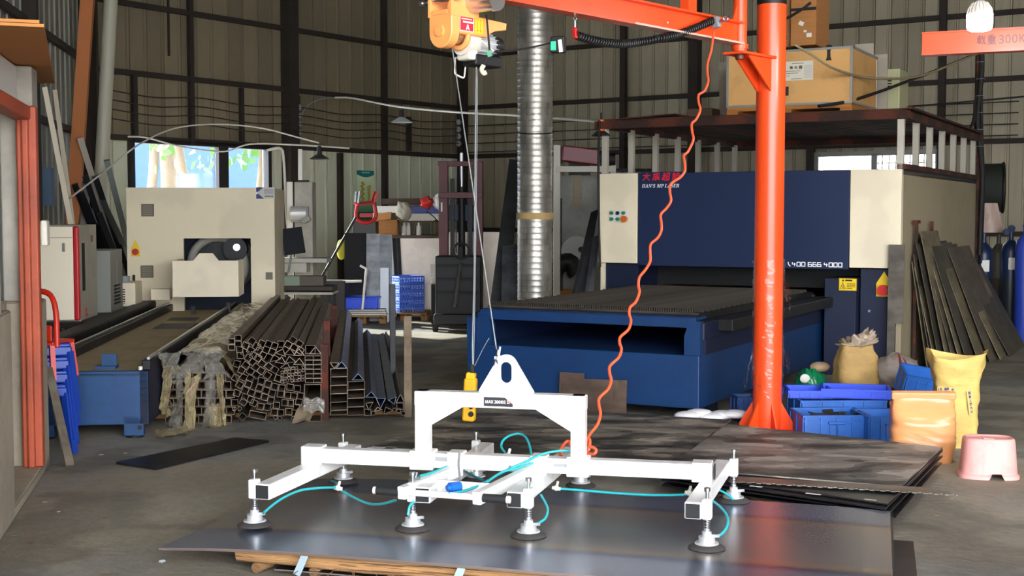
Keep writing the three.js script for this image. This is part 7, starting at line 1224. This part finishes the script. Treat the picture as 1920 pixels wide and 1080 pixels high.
{ // gas cylinders
  const cylinder = (px, d, top, m, m2, label, tag) => {
    const p = at(px, 400, d), t = thing('gas_cylinder', label, 'gas cylinder', [p.x, 0, p.z]), r = 0.112, h = at(px, top, d).y;
    part(t, 'body', [lathe([[0, 0], [r, 0], [r, h * 0.62]], null, null, 24)], m2);
    part(t, 'shoulder', [lathe([[r, h * 0.62], [r, h - 0.16], [r * 0.85, h - 0.07], [r * 0.4, h - 0.01], [0.03, h]], null, null, 24)], m);
    part(t, 'valve', [cyl(0.025, 0.03, 0.09, [0, h + 0.045, 0]), cyl(0.035, 0.035, 0.03, [0.0, h + 0.1, 0])], m);
    if (tag) part(t, 'paper_label', [box(0.1, 0.14, 0.004, [-0.02, h - 0.28, r + 0.002])], M.paper);
    return { t, h, r };
  };
  const nav = mat(0x0f2448, { rough: 0.4 }), dkb = mat(0x15171c, { rough: 0.45 }), rb = mat(0x3a2a20, { rough: 0.6, map: rustDrip });
  cylinder(1846, 15.7, 455, nav, dkb, 'navy topped gas cylinder beside the brown conduit pole', true);
  cylinder(1874, 15.9, 457, mat(0x4a4438, { rough: 0.5 }), rb, 'rusty brown gas cylinder between the navy ones');
  const c3 = cylinder(1897, 15.4, 450, nav, mat(0x20262c, { rough: 0.4 }), 'navy topped gas cylinder with a regulator', true);
  part(c3.t, 'regulator', [cyl(0.04, 0.04, 0.03, [-0.08, c3.h + 0.1, 0.06], [Math.PI / 2, 0, 0]), cyl(0.04, 0.04, 0.03, [-0.02, c3.h + 0.14, 0.06], [Math.PI / 2, 0, 0]), rod(V(-0.08, c3.h + 0.1, 0.04), V(0.02, c3.h + 0.08, 0), 0.015)], nav);
  const dg = canvas(64, 96, (g, w, h) => { g.fillStyle = '#0f2448'; g.fillRect(0, 0, w, h); g.fillStyle = '#eeeeea'; g.font = 'bold 84px sans-serif'; g.fillText('5', 8, 80); });
  part(c3.t, 'number', [sheetGeo(0.05, 0.07, [0.07, c3.h - 0.24, 0.09], [0, 0.65, 0])], flat(dg));
  cylinder(1924, 15.0, 440, mat(0x2a3f9c, { rough: 0.4 }), mat(0x2a3f9c, { rough: 0.4 }), 'bright blue gas cylinder nearest the frame edge');
}
{ // conduit pole with cables, fan, hanging bag
  const d = 15.45, p = at(1829, 400, d), t = thing('conduit_pole', 'brown steel pole with black cables strapped to it', 'pole', [p.x, 0, p.z]);
  const top = at(1829, 60, d).y;
  part(t, 'pole', [box(0.06, top, 0.06, [0, top / 2, 0])], M.rust);
  part(t, 'cable_bundle', [hose([V(0.04, 1.0, 0.05), V(0.05, 2.0, 0.06), V(-0.02, 2.6, 0.06), V(0.02, 3.2, 0.06), V(0.0, top, 0.05)], 0.03, 30, 8), hose([V(0.06, 0.9, 0.05), V(0.07, 1.8, 0.06), V(0.04, 2.5, 0.05), V(0.0, top, 0.05)], 0.015, 30, 6)], M.wire);
  for (let k = 0; k < 7; k++) part(t, 'cable_tie', [tor(0.05, 0.004, [0.01, 2.3 + k * 0.2, 0.05], [Math.PI / 2, 0, 0], Math.PI * 2, 5, 16)], M.greyPlastic);
  const f = thing('drum_fan', 'dark green drum fan mounted beside the conduit pole', 'fan', at(1858, 352, 16.0), 1.25);
  part(f, 'drum', [cyl(0.3, 0.3, 0.28, [0, 0, 0], [Math.PI / 2, 0, 0], 32, true)], mat(0x1c1f17, { rough: 0.8, side: true }));
  for (const z of [0.14, -0.14]) part(f, 'ring', [tor(0.3, 0.02, [0, 0, z])], M.black);
  part(f, 'motor', [cyl(0.1, 0.1, 0.24, [0, 0, -0.04], [Math.PI / 2, 0, 0])], M.black);
  for (let k = 0; k < 5; k++) part(f, 'blade', [box(0.24, 0.09, 0.01, [0.16 * Math.cos(k * 1.257), 0.16 * Math.sin(k * 1.257), 0.04], [0.5, 0, k * 1.257])], M.darkSteel);
  part(f, 'bracket', [box(0.05, 0.05, 0.6, [0, -0.31, -0.2])], M.darkSteel);
  const b = at(1853, 410, 15.7); const g = grid(14, 14, (u, v) => V((u - 0.5) * (0.2 + 0.08 * (1 - v)) + (1 - v) * 0.05, -0.17 + v * 0.36, 0.06 * Math.sin(u * Math.PI) * (1.2 - v) + 0.03 * fbm(u, v, 5, 5, 1201, 3)));
  solo('hanging_bag', 'crumpled pinkish white bag hung on the conduit pole', 'bag', [clean(g)], mat(0xb39d92, { rough: 0.5, side: true, map: smudgeTex }), null, b.toArray());
  const cb = (label, pts, r, m) => solo('slung_cable', label, 'cable', [hose(pts.map((q) => at(...q)), r, 40, 6)], m);
  cb('pale cable slung from the pole across the plywood crate', [[1830, 102, 15.2], [1790, 118, 14.6], [1740, 138, 14], [1690, 147, 13.4], [1620, 145, 12.7], [1560, 127, 12.2], [1530, 108, 12.1], [1490, 84, 12.1]], 0.013, mat(0x9a8a68, { rough: 0.6 }));
  cb('black cable slung from the pole down to the crate skids', [[1820, 105, 15.2], [1760, 130, 14.4], [1700, 153, 13.6], [1640, 175, 13.0], [1590, 190, 12.6], [1535, 199, 12.3]], 0.016, M.wire);
  cb('black cable curving to the platform corner', [[1828, 190, 15.2], [1826, 225, 15.1], [1815, 245, 15.0], [1800, 250, 15.0]], 0.018, M.wire);
  cb('black cable hanging from the carton by the orange post', [[1450, 33, 12.6], [1470, 36, 12.5], [1500, 20, 12.4], [1520, 5, 12.4]], 0.014, M.wire);
  cb('thin dark wire crossing the grey wall above the cylinders', [[1690, 201, 17.5], [1800, 192, 17.2], [1920, 181, 16.9]], 0.012, M.wire);
}
{ // second jib crane: its beam enters from the right
  const A = [2.86, 9.0], dir = [0.908, -0.419], L = 3.6, ang = Math.atan2(dir[0], -dir[1]);    // local +z along dir
  const t = thing('jib_crane', 'second orange jib crane whose beam enters beside the lit bulb', 'crane', [A[0], 0, -A[1]], ang);
  const y0 = 2.6, y1 = 2.745;
  const bm = part(t, 'beam', [box(0.09, y1 - y0, L, [0, (y0 + y1) / 2, L / 2], null, 0.004)], M.orange);
  part(bm, 'flange', [box(0.11, 0.012, L, [0, y0, L / 2]), box(0.11, 0.012, L, [0, y1, L / 2])], M.orange);
  part(t, 'tie_bar', [box(0.06, 0.05, L - 0.8, [0, y1 + 0.06, L / 2 + 0.5], [-0.02, 0, 0])], M.orange);
  part(t, 'post', [cyl(0.1, 0.1, 3.6, [0, 1.8, L], null, 30)], M.orange);
  part(t, 'base_plate', [cyl(0.2, 0.2, 0.02, [0, 0.01, L], null, 24)], M.orange);
  const tx = canvas(512, 128, (g, w, h) => { g.clearRect(0, 0, w, h); g.fillStyle = '#f2501e'; g.fillRect(0, 0, w, h); ['zai', 'zhong'].forEach((k, i) => glyph(g, k, 6 + i * 92, 20, 84, 11, '#6a1f12')); g.fillStyle = '#5e2014'; g.font = 'bold 96px monospace'; g.fillText('300KG', 196, 100, 306); });
  // the painted face looks to the left of the beam
  const zs = (px) => { const r = (px - 960) / FOCAL; return (r * A[1] - A[0]) / (dir[0] - r * dir[1]); };
  const z0 = zs(1822), z1 = zs(1932);
  part(bm, 'load_marking', [sheetGeo(z1 - z0, 0.1, [-0.0455, (y0 + y1) / 2 + 0.004, (z0 + z1) / 2], [0, -Math.PI / 2, 0])], flat(tx, { rough: 0.35 }));
}
{ // lit bulb
  const p = at(1837, 34, 7.5), t = thing('led_bulb', 'large lit white lamp bulb hanging in front of the orange beam', 'lamp', p);
  part(t, 'diffuser', [lathe([[0, -0.075], [0.05, -0.074], [0.066, -0.066], [0.072, -0.05], [0.074, 0.02], [0.0, 0.02]], null, null, 28)], new THREE.MeshStandardMaterial({ color: 0xffffff, emissive: new THREE.Color(0.96, 0.97, 1.0), emissiveIntensity: 9, roughness: 0.5 }));
  const fins = [lathe([[0.07, 0.02], [0.062, 0.055], [0.04, 0.085], [0.02, 0.1], [0, 0.1]], null, null, 24)]; for (let k = 0; k < 20; k++) { const a = k / 20 * 6.2832; fins.push(prism([[0.05, 0.02], [0.074, 0.02], [0.068, 0.055], [0.045, 0.088], [0.03, 0.09]], 0.003, null, [0, a, 0])); }
  part(t, 'heat_sink', fins, mat(0xd8d0c4, { rough: 0.5 }));
  part(t, 'screw_cap', [cyl(0.02, 0.024, 0.05, [0, 0.12, 0])], M.greyPlastic);
  part(t, 'cord', [hose([V(0, 0.14, 0), V(0.02, 0.4, 0), V(0, EAVE - p.y, 0)], 0.006, 20, 6)], M.wireWhite);
  const l = new THREE.PointLight(new THREE.Color(0.96, 0.97, 1.0), 2.2, 0, 2); l.position.set(p.x, p.y - 0.02, p.z); l.castShadow = true; l.shadow.radius = 3; l.name = 'bulb'; scene.add(l);
}
{ // litter on the floor
  const bits = [[90, 925, 0], [95, 942, 1], [84, 942, 1], [28, 1005, 1], [57, 1018, 0], [200, 1075, 2], [235, 850, 2], [190, 853, 1], [304, 1053, 3], [1625, 935, 2], [1757, 967, 2], [1705, 940, 1], [1785, 935, 2], [640, 853, 1], [110, 960, 1]];
  bits.forEach(([x, y, k], i) => { const p = onY(x, y, 0.004); solo('floor_litter', ['curled brown leaf on the concrete floor', 'white paper scrap on the concrete floor', 'tan cardboard scrap on the concrete floor', 'shiny plastic scrap at the sheet corner'][k], 'litter', [place(clean(new THREE.CircleGeometry(rr(0.01, 0.022), 5)), [0, 0, 0], [-Math.PI / 2 + rr(-0.2, 0.2), 0, rr(0, 3)])], [mat(0x6a4a2e, { rough: 0.9, side: true }), mat(0xd8d4c8, { rough: 0.8, side: true }), mat(0xd8b884, { rough: 0.8, side: true }), mat(0xcfd6da, { rough: 0.3, side: true })][k], 'litter on the floor', [p.x, 0.006, p.z]); });
}
// ---------------------------------------------------------------- hand over
scene.traverse((o) => { if (o.isMesh) { o.castShadow = true; o.receiveShadow = true; } });
renderer.render(scene, camera);
